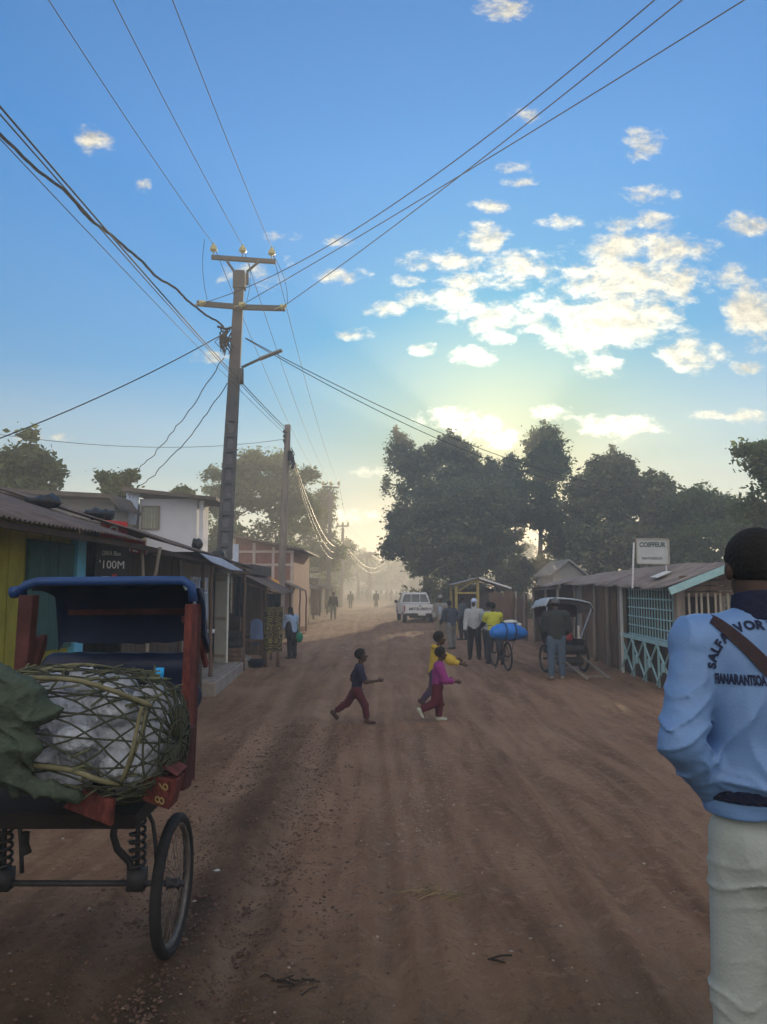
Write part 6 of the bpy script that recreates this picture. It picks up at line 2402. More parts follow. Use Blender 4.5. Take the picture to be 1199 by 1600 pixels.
# stuffed bags inside
bags = thing('plastic_bags', 'white crinkled plastic bags stuffed inside the cane basket', 'bags', BC)
pr = []
for k in range(46):
    u = rr.uniform(-.8, .72)
    ph = rr.uniform(0, 2 * math.pi)
    p = sup(u, ph, .74) - BC
    pr.append(ell(p, (rr.uniform(.06, .1), rr.uniform(.05, .08), rr.uniform(.05, .075)), .012))
pr.append(cone((-.2, .03, 0), (.2, -.03, -.02), .16, .16, .02))


def crinkle(x, y, z):
    n1 = np.sin(x * 61 + z * 33) + .7 * np.sin(y * 71 - z * 48 + 1) + .5 * np.sin(x * 120 + y * 90)
    a_ = (1 - np.abs(np.sin((x + z * .8) * 55 + 1.2 * n1))) ** 2
    b_ = (1 - np.abs(np.sin((y - x * .6 + z * .3) * 70 + 1.4 * n1))) ** 2
    return .008 - .010 * a_ - .008 * b_


soft('bag', pr, .0075, M('poly_white'), bags, crinkle)

# ---- green tarpaulin bundle
tpn = thing('tarpaulin', 'crumpled green canvas bundle hanging over the left end of the cane basket', 'tarpaulin', at(20, 1130, 2.9))
o0 = at(20, 1130, 2.9)
tl = lambda px, py, Y: np.array(at(px, py, Y) - o0)
pr = [ell(tl(5, 1095, 2.92), (.15, .11, .10), .04), ell(tl(-40, 1120, 2.95), (.18, .13, .2), .05), ell(tl(48, 1110, 2.92), (.09, .07, .055), .04),
      cone(tl(0, 1058, 2.9), tl(40, 1085, 2.88), .05, .04, .03), cone(tl(40, 1128, 2.9), tl(86, 1112, 2.93), .042, .02, .03),
      cone(tl(-20, 1150, 2.88), tl(45, 1170, 2.9), .07, .05, .05), cone(tl(-20, 1180, 2.88), tl(35, 1215, 2.9), .06, .035, .04), cone(tl(5, 1195, 2.88), tl(26, 1240, 2.9), .04, .02, .03),
      cone(tl(34, 1222, 2.9), tl(120, 1246, 2.94), .034, .028, .02), ell(tl(-30, 1200, 2.9), (.10, .08, .08), .05)]
def canvas(x, y, z):
    n1 = np.sin(x * 19 + z * 9) + .6 * np.sin(z * 31 - x * 13 + 1)
    f1 = (1 - np.abs(np.sin((z * .8 + x) * 17 + 1.2 * n1))) ** 2.2
    f2 = (1 - np.abs(np.sin((z * .9 - x * .7) * 27 + 1.1 * np.sin(x * 24 + z * 15)))) ** 2.4
    f3 = (1 - np.abs(np.sin(x * 46 + z * 33 + 1.5 * n1))) ** 2
    return .006 - .013 * f1 - .008 * f2 - .004 * f3


soft('canvas', pr, .007, M('green_tarp'), tpn, canvas)

# ---- second rickshaw, parked on the right
k = gpt(4.12, 17.8)
r2 = thing('rickshaw', 'parked rickshaw with a ribbed white hood and red seat, shafts resting on the ground', 'rickshaw', k, math.radians(10))
for x in (-.46, .46):
    wheel(r2, (x, 0, .31), .31, .05, 20)
MB().tube([(-.5, 0, .31), (.5, 0, .31)], .02, 8).build('axle', M('iron'), r2, local=True)
soft('seat', [cone((-.26, .18, .72), (.26, .18, .72), .05, .05, .02), cone((-.24, .22, .78), (-.24, .30, 1.02), .06, .05, .03), cone((.24, .22, .78), (.24, .30, 1.02), .06, .05, .03),
              cone((-.24, .24, .80), (.24, .24, .80), .06, .06, .04), cone((-.24, .29, 1.0), (.24, .29, 1.0), .05, .05, .04), cone((-.24, .27, .9), (.24, .27, .9), .06, .06, .04)], .014, M('red_vinyl', (.30, .022, .03), .45, .15), r2)
b = MB().box((0, -.05, .46), (.74, .66, .08)).box((-.36, -.02, .60), (.04, .6, .3)).box((.36, -.02, .60), (.04, .6, .3)).box((0, .30, .62), (.74, .04, .34))
b.build('body', M('black_paint'), r2, local=True, bevel=.01)
soft('foot_cover', [cone((-.26, -.30, .52), (.26, -.30, .52), .10, .10, .03), cone((-.24, -.34, .25), (.24, -.34, .25), .09, .09, .05)], .016, M('black_plastic'), r2, folds(.008, 16, 4))
for x in (-.30, .30):
    MB().bar((x, .2, .50), (x * .8, -1.75, .04), .045, .045).build('shaft', M('wood_grey'), r2, local=True, bevel=.006)
MB().bar((-.28, -1.58, .075), (.28, -1.58, .075), .04, .04).build('crossbar', M('wood_grey'), r2, local=True)
V, Fc = [], []
nu, nv = 24, 12
for side in (0, 1):
    for j in range(nv + 1):
        v = j / nv
        for i in range(nu + 1):
            u = i / nu * 2 - 1
            y = -.42 + .95 * v
            rib = .02 * abs(math.sin(v * math.pi * 4))
            z = 1.66 - .02 * side + rib - .055 * u * u - .10 * v * v - (.16 * max(0, abs(u) - .86) / .14) - .06 * u
            V.append((u * .58, y, z))
W = nu + 1
S_ = W * (nv + 1)
for j in range(nv):
    for i in range(nu):
        a = j * W + i
        Fc += [(a, a + 1, a + W + 1, a + W), (S_ + a, S_ + a + W, S_ + a + W + 1, S_ + a + 1)]
for i in range(nu):
    Fc += [(i, S_ + i, S_ + i + 1, i + 1)]
    a = nv * W + i
    Fc += [(a, a + 1, S_ + a + 1, S_ + a)]
for j in range(nv):
    a = j * W
    Fc += [(a, a + W, S_ + a + W, S_ + a), (a + nu, S_ + a + nu, S_ + a + nu + W, a + nu + W)]
hd = mesh_obj('hood', V, Fc, M('white_vinyl', (.42, .48, .53), .4, .08), r2, local=True, smooth=True)
for y in (-.38, .45):
    pts = [(-.55, y, 1.50)] + [(u * .55, y, 1.625 - .055 * u * u - .06 * u) for u in (-.9, -.5, 0, .5, .9)] + [(.55, y, 1.42)]
    MB().tube(pts, .014, 6).build('hoop', M('iron'), hd, local=True, smooth=True)
for x in (-.5, .5):
    for (y0, y1) in ((-.38, .05), (.45, .22)):
        MB().bar((x * 1.08, y0, 1.48), (x * .76, y1, .62), .022, .022).build('strut', M('sheet_blue' if y0 < 0 else 'iron'), r2, local=True)
MB().box((0, .42, 1.38), (1.0, .03, .3)).build('back_curtain', M('dark_red_wood'), r2, local=True)

# ---- loaded bicycle
ga, gb = on_ground(796, 1048), on_ground(771, 1041)
d = (gb - ga)
ya = math.atan2(-d.x, d.y)
k = ga.lerp(gb, .5)
bi = thing('bicycle', 'black bicycle seen from behind carrying a big blue sack on its rear rack', 'bicycle', k, ya * .55)
wb = .53
for y in (-wb, wb):
    wheel(bi, (0, y, .33), .33, .04, 28)
fr = MB()
bbk = (0, -.06, .30)
seat_t = (0, -.20, .80)
head_t, head_b = (0, .36, .86), (0, .40, .66)
for a, b_, r_ in ((bbk, seat_t, .016), (seat_t, head_t, .014), (bbk, head_b, .017), (head_t, head_b, .02)):
    fr.tube([a, b_], r_, 8)
for x in (-.05, .05):
    fr.tube([(x, -wb, .33), (x * .5, -.08, .30)], .009, 6).tube([(x, -wb, .33), (x * .3, -.20, .76)], .008, 6)
    fr.tube([(x, wb, .33), (x, .43, .62), (x * .6, .40, .68)], .011, 6)
fr.build('frame', M('black_paint'), bi, local=True, smooth=True)
MB().tube([(-.30, .20, .96), (-.28, .34, .99), (-.12, .40, .99), (0, .36, .94), (.12, .40, .99), (.28, .34, .99), (.30, .20, .96)], .012, 6).tube([(0, .36, .86), (0, .36, .94)], .012, 6).build('handlebar', M('steel'), bi, local=True, smooth=True)
soft('saddle', [cone((0, -.30, .86), (0, -.10, .86), .075, .03, .02, (np.array([0, 0, 1]), .5)), cone((0, -.20, .78), (0, -.20, .84), .014, .014, .01)], .01, M('rubber'), bi)
rc = MB()
for x in (-.09, .09):
    rc.bar((x, -.92, .70), (x, -.22, .70), .014, .014).bar((x, -.75, .70), (x * .7, -wb, .34), .012, .012)
for y in (-.9, -.7, -.5, -.3):
    rc.bar((-.09, y, .70), (.09, y, .70), .012, .012)
rc.build('rack', M('iron'), bi, local=True)
pd = MB().bar((.05, -.06, .30), (.05, .04, .17), .02, .02).box((.10, .04, .17), (.09, .06, .02)).bar((-.05, -.06, .30), (-.05, -.16, .43), .02, .02).box((-.10, -.16, .43), (.09, .06, .02))
pd.build('pedal', M('iron'), bi, local=True)
ks = MB().bar((-.05, -.12, .30), (-.20, -.20, .02), .016, .016).build('kickstand', M('iron'), bi, local=True)
sk = thing('blue_sack', 'bulging bright blue tarpaulin sack roped onto the bicycle rack', 'sack', bi.matrix_basis @ Vector((.0, -.60, .71)), ya * .55)
pr = [ell((-.02, 0, .20), (.38, .27, .19), .05), ell((.28, 0, .15), (.17, .20, .13), .06), ell((-.30, .02, .16), (.14, .2, .13), .06), ell((.05, .02, .29), (.2, .2, .10), .06), ell((0, 0, .06), (.25, .2, .07), .04)]
so = soft('sack', pr, .014, M('blue_tarp', (.025, .20, .68), .5, .15, 6, .3, 30), sk, folds(.012, 14, 11))
rp = MB()
for x in (-.12, .10):
    rp.tube([(x + .01 * math.sin(i), .29 * math.cos(i * math.pi / 9), .19 + .215 * math.sin(i * math.pi / 9)) for i in range(19)], .012, 5)
rp.build('rope', M('black_plastic'), sk, local=True)
soft('cream_bag', [ell((.05, -.02, .41), (.17, .12, .05), .03), ell((.25, .0, .34), (.08, .08, .05), .03)], .014, M('paint_cream'), sk, folds(.006, 20, 2))

# ---- pickup
pk = thing('pickup_truck', 'white pickup truck parked under the big trees, tailgate towards the camera', 'pickup', gpt(1.78, 44.3), math.radians(5))
VW = M('truck_white', (.72, .75, .78), .35, .06, 2, spec=.5)
M('truck_black', (.02, .02, .022), .6, .2)
w2 = .86


def arch(y0, y1, zb, zt, cy, r, n=10):
    """side outline with a wheel arch cut from below"""
    p = [(y0, zb), (y0, zt), (y1, zt), (y1, zb)]
    for i in range(n + 1):
        a = math.pi * i / n
        p.append((cy + r * math.cos(a), zb + r * math.sin(a) * 1.0 - .02 + .02))
    return p


def side_prism(mb, poly, x0, x1):
    return mb.prism([(x0, y, z) for y, z in poly], (0, 0, 0), (x1 - x0, 0, 0))


for sg in (-1, 1):
    m_ = MB()
    side_prism(m_, arch(-2.3, -.25, .48, .98, -1.45, .40), sg * w2, sg * (w2 - .06))
    m_.build('bed_side', VW, pk, local=True, bevel=.01)
MB().box((0, -1.3, .56), (1.6, 1.95, .05)).box((0, -.30, .78), (1.6, .05, .42)).build('bed_floor', VW, pk, local=True)
tg = MB().box((0, -2.32, .76), (1.66, .05, .46)).build('tailgate', VW, pk, local=True, bevel=.012)
mb = MB()
write_on(mb, 'MITSUBISHI', .20, (-.60, -2.348, .70), (1, 0, 0), (0, 0, 1), 1.22, bold=.006)
mb.build('lettering', M('truck_black'), tg, local=True)
MB().box((0, -2.35, .93), (.14, .03, .045)).build('handle', M('truck_black'), tg, local=True)
for sg in (-1, 1):
    MB().box((sg * .845, -2.325, .79), (.07, .06, .30)).build('tail_light', M('tail_red', (.30, .02, .02), .3, .1), pk, local=True, bevel=.008)
MB().box((0, -2.38, .46), (1.64, .14, .14)).box((0, -2.2, .38), (1.2, .1, .2)).build('bumper', M('truck_black'), pk, local=True, bevel=.02)
MB().box((.08, -2.462, .48), (.40, .02, .11)).build('number_plate', M('paint_white'), pk, local=True)
cabp = [(-.25, .40), (-.25, 1.02), (-.12, 1.62), (.62, 1.66), (1.15, 1.08), (2.25, .98), (2.32, .45), (1.9, .42)]
cb = MB()
side_prism(cb, [(-.25, .42), (-.25, 1.04), (1.15, 1.08), (2.2, 1.0), (2.32, .48), (1.85, .42)] + [(1.42 + .38 * math.cos(math.pi * i / 8), .42 + .36 * math.sin(math.pi * i / 8)) for i in range(9)], -w2, w2)
cab = cb.build('cab', VW, pk, local=True, bevel=.02)
up = MB()
prof = [(-.25, 1.04, .84), (-.06, 1.60, .64), (.58, 1.62, .64), (1.15, 1.08, .80)]
for sg in (-1, 1):
    for (p, q) in zip(prof, prof[1:]):
        up.bar((sg * p[2], p[0], p[1]), (sg * q[2], q[0], q[1]), .07, .07)
    up.bar((sg * .835, .42, 1.05), (sg * .66, .36, 1.6), .05, .06, up=(0, 1, 0))
up.bar((-.84, -.25, 1.05), (.84, -.25, 1.05), .06, .08)
up.box((0, .26, 1.615), (1.30, .72, .05))
up.build('roof_frame', VW, cab, local=True, bevel=.012)
GL_ = M('truck_glass', (.06, .08, .09), .08, .2, 3, spec=.6)
MB().add([(-.80, -.24, 1.08), (.80, -.24, 1.08), (.61, -.08, 1.58), (-.61, -.08, 1.58)], [(0, 1, 2, 3)]).build('rear_window', GL_, cab, local=True)
MB().add([(-.78, 1.13, 1.1), (.78, 1.13, 1.1), (.66, .60, 1.58), (-.66, .60, 1.58)], [(3, 2, 1, 0)]).build('windscreen', GL_, cab, local=True)
for sg in (-1, 1):
    MB().add([(sg * .845, -.2, 1.08), (sg * .835, 1.1, 1.1), (sg * .71, .58, 1.58), (sg * .71, -.08, 1.58)], [(0, 1, 2, 3)]).build('side_window', GL_, cab, local=True)
    MB().box((sg * .97, .98, 1.12), (.18, .06, .16)).bar((sg * .84, .98, 1.08), (sg * .93, .98, 1.1), .03, .03).build('mirror', M('truck_black'), cab, local=True, bevel=.02)
rb = MB()
rb.tube([(-.80, -.42, .98), (-.70, -.38, 1.45), (-.58, -.37, 1.57), (.58, -.37, 1.57), (.70, -.38, 1.45), (.80, -.42, .98)], .03, 8)
for x in (-.25, .25):
    rb.tube([(x, -.40, .98), (x, -.37, 1.57)], .016, 6)
rb.tube([(-.79, -.42, 1.05), (.79, -.42, 1.05)], .025, 6)
rb.build('roll_bar', VW, pk, local=True, smooth=True)
for sg in (-1, 1):
    for y in (-1.45, 1.42):
        T = Matrix.Translation((sg * .74, y, .33)) @ Matrix.Rotation(math.pi / 2, 4, 'Y')
        w_ = thing_part('wheel', pk)
        MB().lathe([(.20, -.10), (.30, -.105), (.33, -.08), (.335, 0), (.33, .08), (.30, .105), (.20, .10)], 28, T).build('tyre', M('rubber'), w_, local=True, smooth=True)
        MB().lathe([(.02, -.115), (.19, -.11), (.20, -.06), (.20, .06), (.19, .11), (.02, .115)], 20, T).build('rim', M('steel'), w_, local=True, smooth=True)
# ------------------------------------------------------------------ man in the right foreground
fm_loc = gpt(1.128, 2.30)
ps = Pose(1.80, lean=1, head=(6, 6), L=(2, 3, 3), Rr=(-4, 6, 3), aL=(-22, 21, 54, 50), aR=(-6, 16, 40, 30), girth=1.0, legs=.80, torso=.335, neck=.026)
HH = ps.H
SWEAT = M('sweat_blue', (.135, .255, .49), .50, .10, 5, .12, 130, spec=.4)
TROU = M('cream_cloth', (.36, .40, .375), .85, .08, 5, .2, 90)


def crease(v, sharp=2.0):
    """thin raised fold lines separated by broad flat cloth"""
    return (1 - np.abs(np.sin(v))) ** sharp


def sweat_folds(x, y, z):
    """pulled folds: tight ones round the bent elbow, long drapes from the armpits to the hem"""
    arm = np.clip((-.205 - x + .10 * np.clip(1.42 - z, 0, .2)) / .03, 0, 1)
    n1 = np.sin(x * 23 + z * 11 + y * 9) + .6 * np.sin(x * 41 - z * 27 + 1.7)
    n2 = np.sin(x * 13 - z * 17 + y * 21 + .6)
    e = np.exp(-((z - 1.23) / .14) ** 2)
    s = arm * e * (.010 * crease((z + .75 * x) * 34 + 1.1 * n1, 2.4) * (.45 + .55 * n2) + .006 * crease((z - .5 * x) * 47 + 1.3 * n2, 2.0))
    s = s + arm * .005 * crease(x * 42 + z * 7 + n1, 2.0) * sstep(1.30, 1.44, z)
    bd = 1 - arm
    q = (x + .02) + .34 * (z - 1.06)
    low = sstep(1.46, 1.15, z)
    s = s + bd * low * .011 * crease(q * 13 + .5 * np.sin(z * 6 + 1) + .2 * n2, 3.0)
    q2 = (x - .02) - .42 * (z - 1.06)
    s = s + bd * low * .009 * crease(q2 * 15 + .4 * np.sin(z * 7) + .25 * n1, 3.0)
    hem = np.exp(-((z - 1.085) / .035) ** 2)
    s = s + bd * hem * (.010 * crease(z * 42 + .9 * np.sin(x * 9) + x * 5, 1.6) + .006 * crease(x * 30 + z * 40 + n1, 2.0))
    return -1.7 * s


def trouser_folds(x, y, z):
    n1 = np.sin(x * 31 + z * 14 + y * 12) + .5 * np.sin(x * 57 - z * 33)
    kn = np.exp(-((z - .50) / .09) ** 2)
    s = kn * .0075 * crease((z + .25 * x) * 62 + .9 * n1, 2.2) * (.55 + .45 * np.sin(z * 37 + x * 19))
    bum = np.exp(-((z - .80) / .06) ** 2)
    s = s + bum * .0085 * crease((z + .5 * np.abs(x + .03)) * 48 + .5 * n1, 2.6)
    s = s + .003 * crease(z * 9 + x * 21 + n1, 2)
    return -1.1 * s


hb = 1.04
top = ps.top(1.0, .013, (hb - ps.P[2]) / HH, 1.0, False, .003, .4)
for sg in (-1, 1):
    top.append(cone((sg * .098, -.016, 1.10), (sg * .112, -.014, 1.40), .088, .086, .05))
man = person('man in light blue lettered sweatshirt and cream trousers seen from behind, right foreground', fm_loc, math.radians(2), ps, [], .0075, None, 'person', .6)
soft('hair', ps.hair(.005, -.016), .006, M('hair_black'), man, lambda x, y, z: .0012 * np.sin(x * 420) * np.sin(y * 410) * np.sin(z * 400))
sw = soft('sweatshirt', top + [ell(ps.P + np.array([0, -.02, .16]), (.180, .130, .08), .06)], .0065, SWEAT, man, sweat_folds)
zc = hb
soft('hem_band', [cone((0, -.008, hb - .010), (0, -.008, hb + .024), .213, .213, .004, ((0, 1, 0), .68), True, True)], .005, M('navy_rib', (.012, .016, .04), .9, .2, 40, .4, 120), sw, lambda x, y, z: .0015 * np.sin(x * 300))
soft('waist_tail', [cone((0, -.008, hb - .055), (0, -.008, hb - .010), .196, .205, .004, ((0, 1, 0), .68), True, True)], .005, SWEAT, sw, lambda x, y, z: .004 * np.sin(x * 25 + z * 60))
soft('collar', [cone(ps.Nk - ps.up * .010 + np.array([0, -.006, 0]), ps.Nk + ps.up * .078 + np.array([0, .008, 0]), .094, .078, .01, ((0, 1, 0), .92), True, True)], .005, M('navy_rib'), sw, lambda x, y, z: .0015 * np.sin(np.arctan2(y, x) * 70))
soft('trousers', ps.trousers(.010, 1.0, .06) + [ell(ps.P + np.array([-.068, -.060, -.055]), (.072, .06, .09), .04), ell(ps.P + np.array([.068, -.060, -.055]), (.072, .06, .09), .04)], .0065, TROU, man, trouser_folds)
for i in (0, 1):
    soft('shoe', ps.shoe(i), .008, M('dark_shoe'), man)

# lettering laid on the cloth of the back
from mathutils.bvhtree import BVHTree
bvh = BVHTree.FromPolygons([v.co[:] for v in sw.data.vertices], [tuple(p.vertices) for p in sw.data.polygons])


def on_back(x, z):
    hit = bvh.ray_cast(Vector((x, -1.2, z)), Vector((0, 1, 0)))
    y = hit[0].y if hit[0] is not None else -.12
    return Vector((x, y, z))


def sew(mb, V, Fc):
    bm = bmesh.new()
    vv = [bm.verts.new((v[0], v[1], v[2])) for v in V]
    for f in Fc:
        try:
            bm.faces.new([vv[i] for i in f])
        except ValueError:
            pass
    bm.normal_update()
    bmesh.ops.subdivide_edges(bm, edges=[e for e in bm.edges if e.calc_length() > .02], cuts=1, use_grid_fill=True)
    idx = {v: i for i, v in enumerate(bm.verts)}
    P = []
    for v in bm.verts:
        q = on_back(v.co.x, v.co.y)
        P.append(q + Vector((0, -.0035 - v.co.z, 0)))
    mb.add(P, [tuple(idx[v] for v in f.verts) for f in bm.faces])
    bm.free()


INK = M('navy_print', (.012, .018, .05), .8, .2)
mb = MB()
imn = wm(man).inverted()


def man_px(px, py):
    """x, z in the man's own frame of the back surface seen at a photo pixel"""
    p = imn @ at(px, py, fm_loc.y - .13)
    return p.x, p.z


x0, z0 = man_px(1126, 1072)
sx_, _ = man_px(1194, 1070)
V, Fc = text_geo('FIANARANTSOA', .062, .0026, .0004)
xa, xb = min(v.x for v in V), max(v.x for v in V)
# the word runs past the picture edge: letters seen up to the tenth
V10, _f = text_geo('FIANARANTSO', .062, .0026, .0004)
kx = (sx_ - x0) / (max(v.x for v in V10) - xa)
sew(mb, [(x0 + (v.x - xa) * kx, z0 + v.y * .62 + .012 * ((v.x - xa) * kx / .19 - 1) ** 2 * .4, v.z) for v in V], Fc)
cx_, cz_ = man_px(1201, 1052)
_, zt = man_px(1201, 980)
RR = abs(zt - cz_) * 1.03
xl, _ = man_px(1121, 1050)
RX = abs(cx_ - xl)
word = 'SALFA IVORY ATSIMO'
ang0, ang1 = 176.0, 2.0
adv = []
for ch in word:
    V, Fc = text_geo(ch, .05, .0022, .0004) if ch != ' ' else ([], [])
    adv.append((.026 if ch == ' ' else max(v.x for v in V) - min(v.x for v in V) + .007, V, Fc))
tot = sum(a for a, _, _ in adv)
s_ = 0
for (a, V, Fc) in adv:
    ang = math.radians(ang0 + (ang1 - ang0) * (s_ + a / 2) / tot)
    s_ += a
    if not V:
        continue
    c = Vector((cx_ + RX * math.cos(ang), cz_ + RR * math.sin(ang)))
    tn = Vector((RX * math.sin(ang), -RR * math.cos(ang))).normalized()
    no = Vector((-tn.y, tn.x))
    xm = (max(v.x for v in V) + min(v.x for v in V)) / 2
    sew(mb, [(c.x + tn.x * (v.x - xm) * .72 + no.x * (v.y - .016) * .66, c.y + tn.y * (v.x - xm) * .72 + no.y * (v.y - .016) * .66, v.z) for v in V], Fc)
mb.build('lettering', INK, sw, local=True)
# strap across the back and its bag
strap = thing('shoulder_bag', 'dark bag on a strap slung across the back of the man in blue', 'bag', fm_loc, math.radians(2))
V, Fc = [], []
(ax_, az_), (bx_, bz_) = man_px(1134, 968), man_px(1225, 1066)
nseg = 26
for i in range(nseg + 1):
    f = i / nseg
    x, z = ax_ + (bx_ - ax_) * f, az_ + (bz_ - az_) * f
    px_, pz_ = -(bz_ - az_), (bx_ - ax_)
    L = math.hypot(px_, pz_)
    wd = .017 + .006 * f
    for s2 in (-1, 1):
        q = on_back(x + px_ / L * wd * s2, min(z + pz_ / L * wd * s2, 1.60))
        V.append(q + Vector((0, -.007, 0)))
        V.append(q + Vector((0, -.003, 0)))
for i in range(nseg):
    a = i * 4
    Fc += [(a, a + 4, a + 6, a + 2), (a + 1, a + 3, a + 7, a + 5), (a, a + 1, a + 5, a + 4), (a + 2, a + 6, a + 7, a + 3)]
mesh_obj('strap', V, Fc, M('strap_black', (.03, .016, .02), .7, .3, 30), strap, local=True)
soft('bag', [ell((.27, .06, .86), (.06, .13, .15), .02)], .012, M('maroon_bag', (.10, .015, .04), .7, .2), strap)

# ------------------------------------------------------------------ small things on the ground and roofs
M('soil_clod', (.10, .062, .045), .95, .3, leaf=True)
M('pale_gravel', (.28, .225, .18), .9, .35, leaf=True)
M('twig', (.035, .028, .022), .9, .3, 20)
M('straw', (.27, .20, .11), .85, .35, leaf=True)
M('litter', (.40, .40, .38), .6, .15)


def pebbles(name, label, spots, mat, seed):
    """countless small stones, one sheet of them"""
    rng = np.random.default_rng(seed)
    V, Fc = [], []
    base = np.array([(1, 0, 0), (-1, 0, 0), (0, 1, 0), (0, -1, 0), (0, 0, 1), (0, 0, -.6)], float)
    fs = [(0, 2, 4), (2, 1, 4), (1, 3, 4), (3, 0, 4), (2, 0, 5), (1, 2, 5), (3, 1, 5), (0, 3, 5)]
    for (x, y, s) in spots:
        z = float(gz(x, y))
        p = base * s * rng.uniform(.5, 1.2, (6, 1)) * np.array([1, 1, .6])
        a = rng.uniform(0, 6.3)
        c, sn = math.cos(a), math.sin(a)
        p = p @ np.array([[c, sn, 0], [-sn, c, 0], [0, 0, 1]])
        k = len(V)
        V += [(x + q[0], y + q[1], z + q[2] + s * .18) for q in p]
        Fc += [tuple(i + k for i in f) for f in fs]
    o = mesh_obj(name, V, Fc, M(mat))
    return tag(o, label, name.replace('_', ' '), kind='stuff')


rng = np.random.default_rng(3)
sp = []
while len(sp) < 9000:
    y = rng.uniform(2.4, 11)
    if rng.uniform() > (2.6 / y) ** 1.0:
        continue
    x = -.75 - .04 * y + rng.normal(0, .26 + .015 * y)
    sp.append((x, y, abs(rng.normal(0, .0065)) + .004))
pebbles('soil_clods', 'dark crumbs of churned earth along the left wheel track', sp, 'soil_clod', 5)
sp = []
for _ in range(2600):
    y = rng.uniform(5.0, 10.2)
    x = .05 + .055 * (y - 3) + rng.normal(0, .22) * (1 - abs(y - 7.5) / 6)
    sp.append((x, y, abs(rng.normal(0, .004)) + .003))
for _ in range(3000):
    y = rng.uniform(2.4, 16)
    sp.append((rng.uniform(-2.5, 4.5), y, abs(rng.normal(0, .005)) + .003))
pebbles('gravel', 'pale scattered gravel in the middle of the dirt road', sp, 'pale_gravel', 6)


def twigs(name, label, cat, c, n, L, r, mat, spread, seed, flat=.02):
    rr_ = random.Random(seed)
    m_ = MB()
    for k_ in range(n):
        x, y = c.x + rr_.gauss(0, spread), c.y + rr_.gauss(0, spread * .6)
        a = rr_.gauss(0, .7)
        l_ = L * rr_.uniform(.4, 1.2)
        z = float(gz(x, y)) + rr_.uniform(.003, flat)
        dx, dy = math.cos(a) * l_ / 2, math.sin(a) * l_ / 2
        m_.tube([(x - dx, y - dy, z), (x, y, z + rr_.uniform(0, .012)), (x + dx, y + dy, z + rr_.uniform(-.002, .015))], r, 4)
    o = thing(name, label, cat, c)
    m_.build(name.split('_')[0] + '_pieces', M(mat), o)
    return o


twigs('straw_patch', 'scatter of pale straw in the middle of the foreground road', 'straw', on_ground(682, 1394), 60, .10, .0022, 'straw', .07, 1)
twigs('twig', 'short dark stick lying on the foreground road', 'stick', on_ground(776, 1504), 2, .10, .005, 'twig', .008, 2)
twigs('twig_pile', 'small heap of dark broken twigs at the bottom left of the road', 'twigs', on_ground(455, 1540), 12, .09, .0035, 'twig', .05, 3)
rr = random.Random(8)
for i, (px, py, lab) in enumerate(((535, 1012, 'white scrap of litter on the road beside the navy-shirted child, upper one'), (543, 1016, 'white scrap of litter just right of the upper scrap'), (541, 1028, 'pale scrap of litter below the two white scraps'), (537, 1058, 'white scrap of litter left of the navy-shirted child'), (340, 1362, 'pale crumpled scrap on the mud beside the rickshaw wheel'))):
    c = on_ground(px, py)
    s_ = .04 if i < 4 else .02
    pr = [ell((rr.uniform(-.5, .5) * s_, rr.uniform(-.5, .5) * s_, s_ * .25), (s_ * rr.uniform(.5, 1), s_ * rr.uniform(.4, .8), s_ * .3), .01) for _ in range(3)]
    o = soft('litter', pr, s_ * .2, M('litter'), None, None, c)
    tag(o, lab, 'litter', 'litter on the road')


def heap(name, label, cat, c, size, mat, seed, h=.03, amp=.03, group=None):
    rr_ = random.Random(seed)
    pr = []
    for k_ in range(9):
        pr.append(ell((rr_.uniform(-.6, .6) * size[0], rr_.uniform(-.5, .5) * size[1], rr_.uniform(.0, .4) * size[2]), (size[0] * rr_.uniform(.25, .5), size[1] * rr_.uniform(.3, .6), size[2] * rr_.uniform(.3, .6)), .04))
    o = soft(name, pr, h, mat, None, folds(amp, 12, seed), c)
    return tag(o, label, cat, group)


GB = 'dark bundles weighing down the tin roofs'
heap('roof_bundle', 'ragged dark bundle lying on the nearest tin roof', 'bundle', at(70, 786, 9.6), (.28, .24, .11), M('black_plastic'), 1, .03, .035, GB)
heap('roof_bundle', 'ragged dark bundle on the roof below the grey house', 'bundle', at(150, 806, 11.5), (.26, .24, .12), M('black_plastic'), 2, .03, .035, GB)
heap('roof_bundle', 'small dark mound on the roof below the white house', 'bundle', at(308, 853, 15.5), (.13, .16, .17), M('black_plastic'), 3, .025, .015, GB)
heap('roof_bundle', 'small dark mound at the foot of the concrete pole', 'bundle', at(340, 869, 17.0), (.16, .16, .16), M('black_plastic'), 4, .025, .015, GB)
# goods of the stall
ws = thing('goods_sack', 'pale blue and white printed sack standing on the stall counter', 'sack', (-3.2, 19.6, .36))
soft('sack', [cone((0, 0, .02), (0, 0, .36), .17, .15, .03, ((0, 1, 0), .6))], .014, M('sack_blue', (.15, .23, .44), .7, .25, 3), ws, folds(.01, 16, 7))
bs = thing('basin', 'dark round basin on the ground under the stall counter', 'basin', gpt(-3.1, 18.95))
MB().lathe([(.16, 0), (.26, .16), (.28, .18), (.26, .18), (.15, .02)], 20, Matrix.Translation(gpt(-3.1, 18.95))).build('basin', M('navy_vinyl'), bs, smooth=True)
heap('goods_heap', 'heap of dark goods on the stall counter beside the sack', 'goods', Vector((-3.45, 19.8, .40)), (.22, .3, .12), M('wood_dark'), 6, .02, .02)
cr = thing('crate', 'brown wooden crate on the step beside the white door', 'crate', (-3.42, 17.7, -.02))
b = MB()
for z in (.04, .14, .24):
    b.span((-3.62, 17.48, z - .02), (-3.22, 17.5, z + .06)).span((-3.62, 17.9, z - .02), (-3.22, 17.92, z + .06)).span((-3.64, 17.48, z - .02), (-3.62, 17.92, z + .06)).span((-3.22, 17.48, z - .02), (-3.20, 17.92, z + .06))
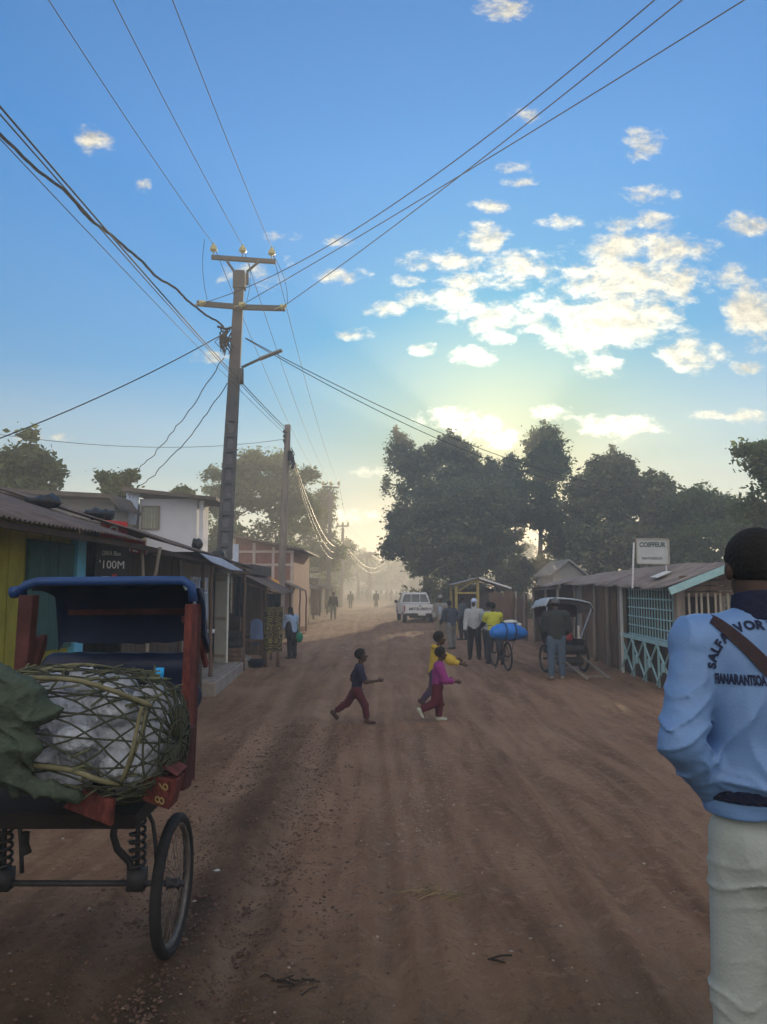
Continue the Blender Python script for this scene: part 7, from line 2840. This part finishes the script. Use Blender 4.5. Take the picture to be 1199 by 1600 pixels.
b.span((-3.62, 17.5, .0), (-3.22, 17.9, .02))
b.build('slats', M('wood_brown'), cr)
cr2 = thing('crate', 'dark stacked crate standing on the brown crate by the white door', 'crate', (-3.42, 17.7, .30))
MB().span((-3.60, 17.5, .305), (-3.24, 17.9, .50)).span((-3.58, 17.52, .51), (-3.26, 17.88, .66)).build('box', M('cloth_dark'), cr2, bevel=.015)
pb = thing('poster_board', 'pale leaning panel with a dark ring behind the stall counter', 'panel', (-3.0, 21.0, .4))
MB().prism([(-3.02, 21.2, .36), (-2.78, 21.2, .36), (-2.78, 21.25, .95), (-3.02, 21.25, .95)], (0, 0, 0), (0, .03, 0)).build('panel', M('paint_cream'), pb)
MB().tube([(-2.90 + .08 * math.cos(a * .4), 21.19, .62 + .14 * math.sin(a * .4)) for a in range(17)], .015, 5).build('ring', M('black_paint'), pb)
hs = thing('roadside_table', 'sunlit roadside table stacked with small goods beyond the stall', 'table', gpt(-3.3, 29))
tb = MB().span((-3.75, 28.5, .40), (-3.2, 29.4, .46))
for x in (-3.7, -3.25):
    for y in (28.6, 29.3):
        tb.span((x - .03, y - .03, -.35), (x + .03, y + .03, .40))
tb.build('table', M('wood_brown'), hs)
for i in range(9):
    q = thing('goods_box', ('small carton on the roadside table', 'small tin on the roadside table')[i % 2], 'goods', (-3.65 + (i % 3) * .17, 28.7 + (i // 3) * .25, .46), 0, 'goods on the roadside table')
    if i % 2:
        MB().lathe([(.05, 0), (.055, .01), (.055, .15), (.05, .16)], 12, Matrix.Translation(q.location)).build('tin', M('osign'), q)
    else:
        MB().box(q.location + Vector((0, 0, .09)), (.12, .14, .18)).build('carton', M('plaster_band'), q, bevel=.006)
for i in range(7):
    y = 27 + i * 1.5
    tag(heap('earth_bank', ('low bank of churned earth beside the sunlit road edge', )[0], 'earth', gpt(-3.25 - .06 * i + R.uniform(-.2, .2), y), (.35, .6, .10), M('soil_bank', (.30, .15, .09), .95, .2, 5, .5, 14), 60 + i, .05, .03, 'banks of churned earth on the left'))
# ------------------------------------------------------------------ air
def haze():
    m = bpy.data.materials.new('haze')
    m.use_nodes = True
    n, l = m.node_tree.nodes, m.node_tree.links
    n.clear()
    out = N(n, 'ShaderNodeOutputMaterial')
    v = N(n, 'ShaderNodeVolumePrincipled')
    v.inputs['Color'].default_value = (.95, .93, .86, 1)
    v.inputs['Density'].default_value = .0070
    v.inputs['Anisotropy'].default_value = .40
    l.new(v.outputs[0], out.inputs['Volume'])
    b = MB().span((-130, -45, -1.9), (130, 330, 13.2))
    o = b.build('haze', m)
    tag(o, 'thin dusty morning haze over the street', 'haze', kind='stuff')


haze()
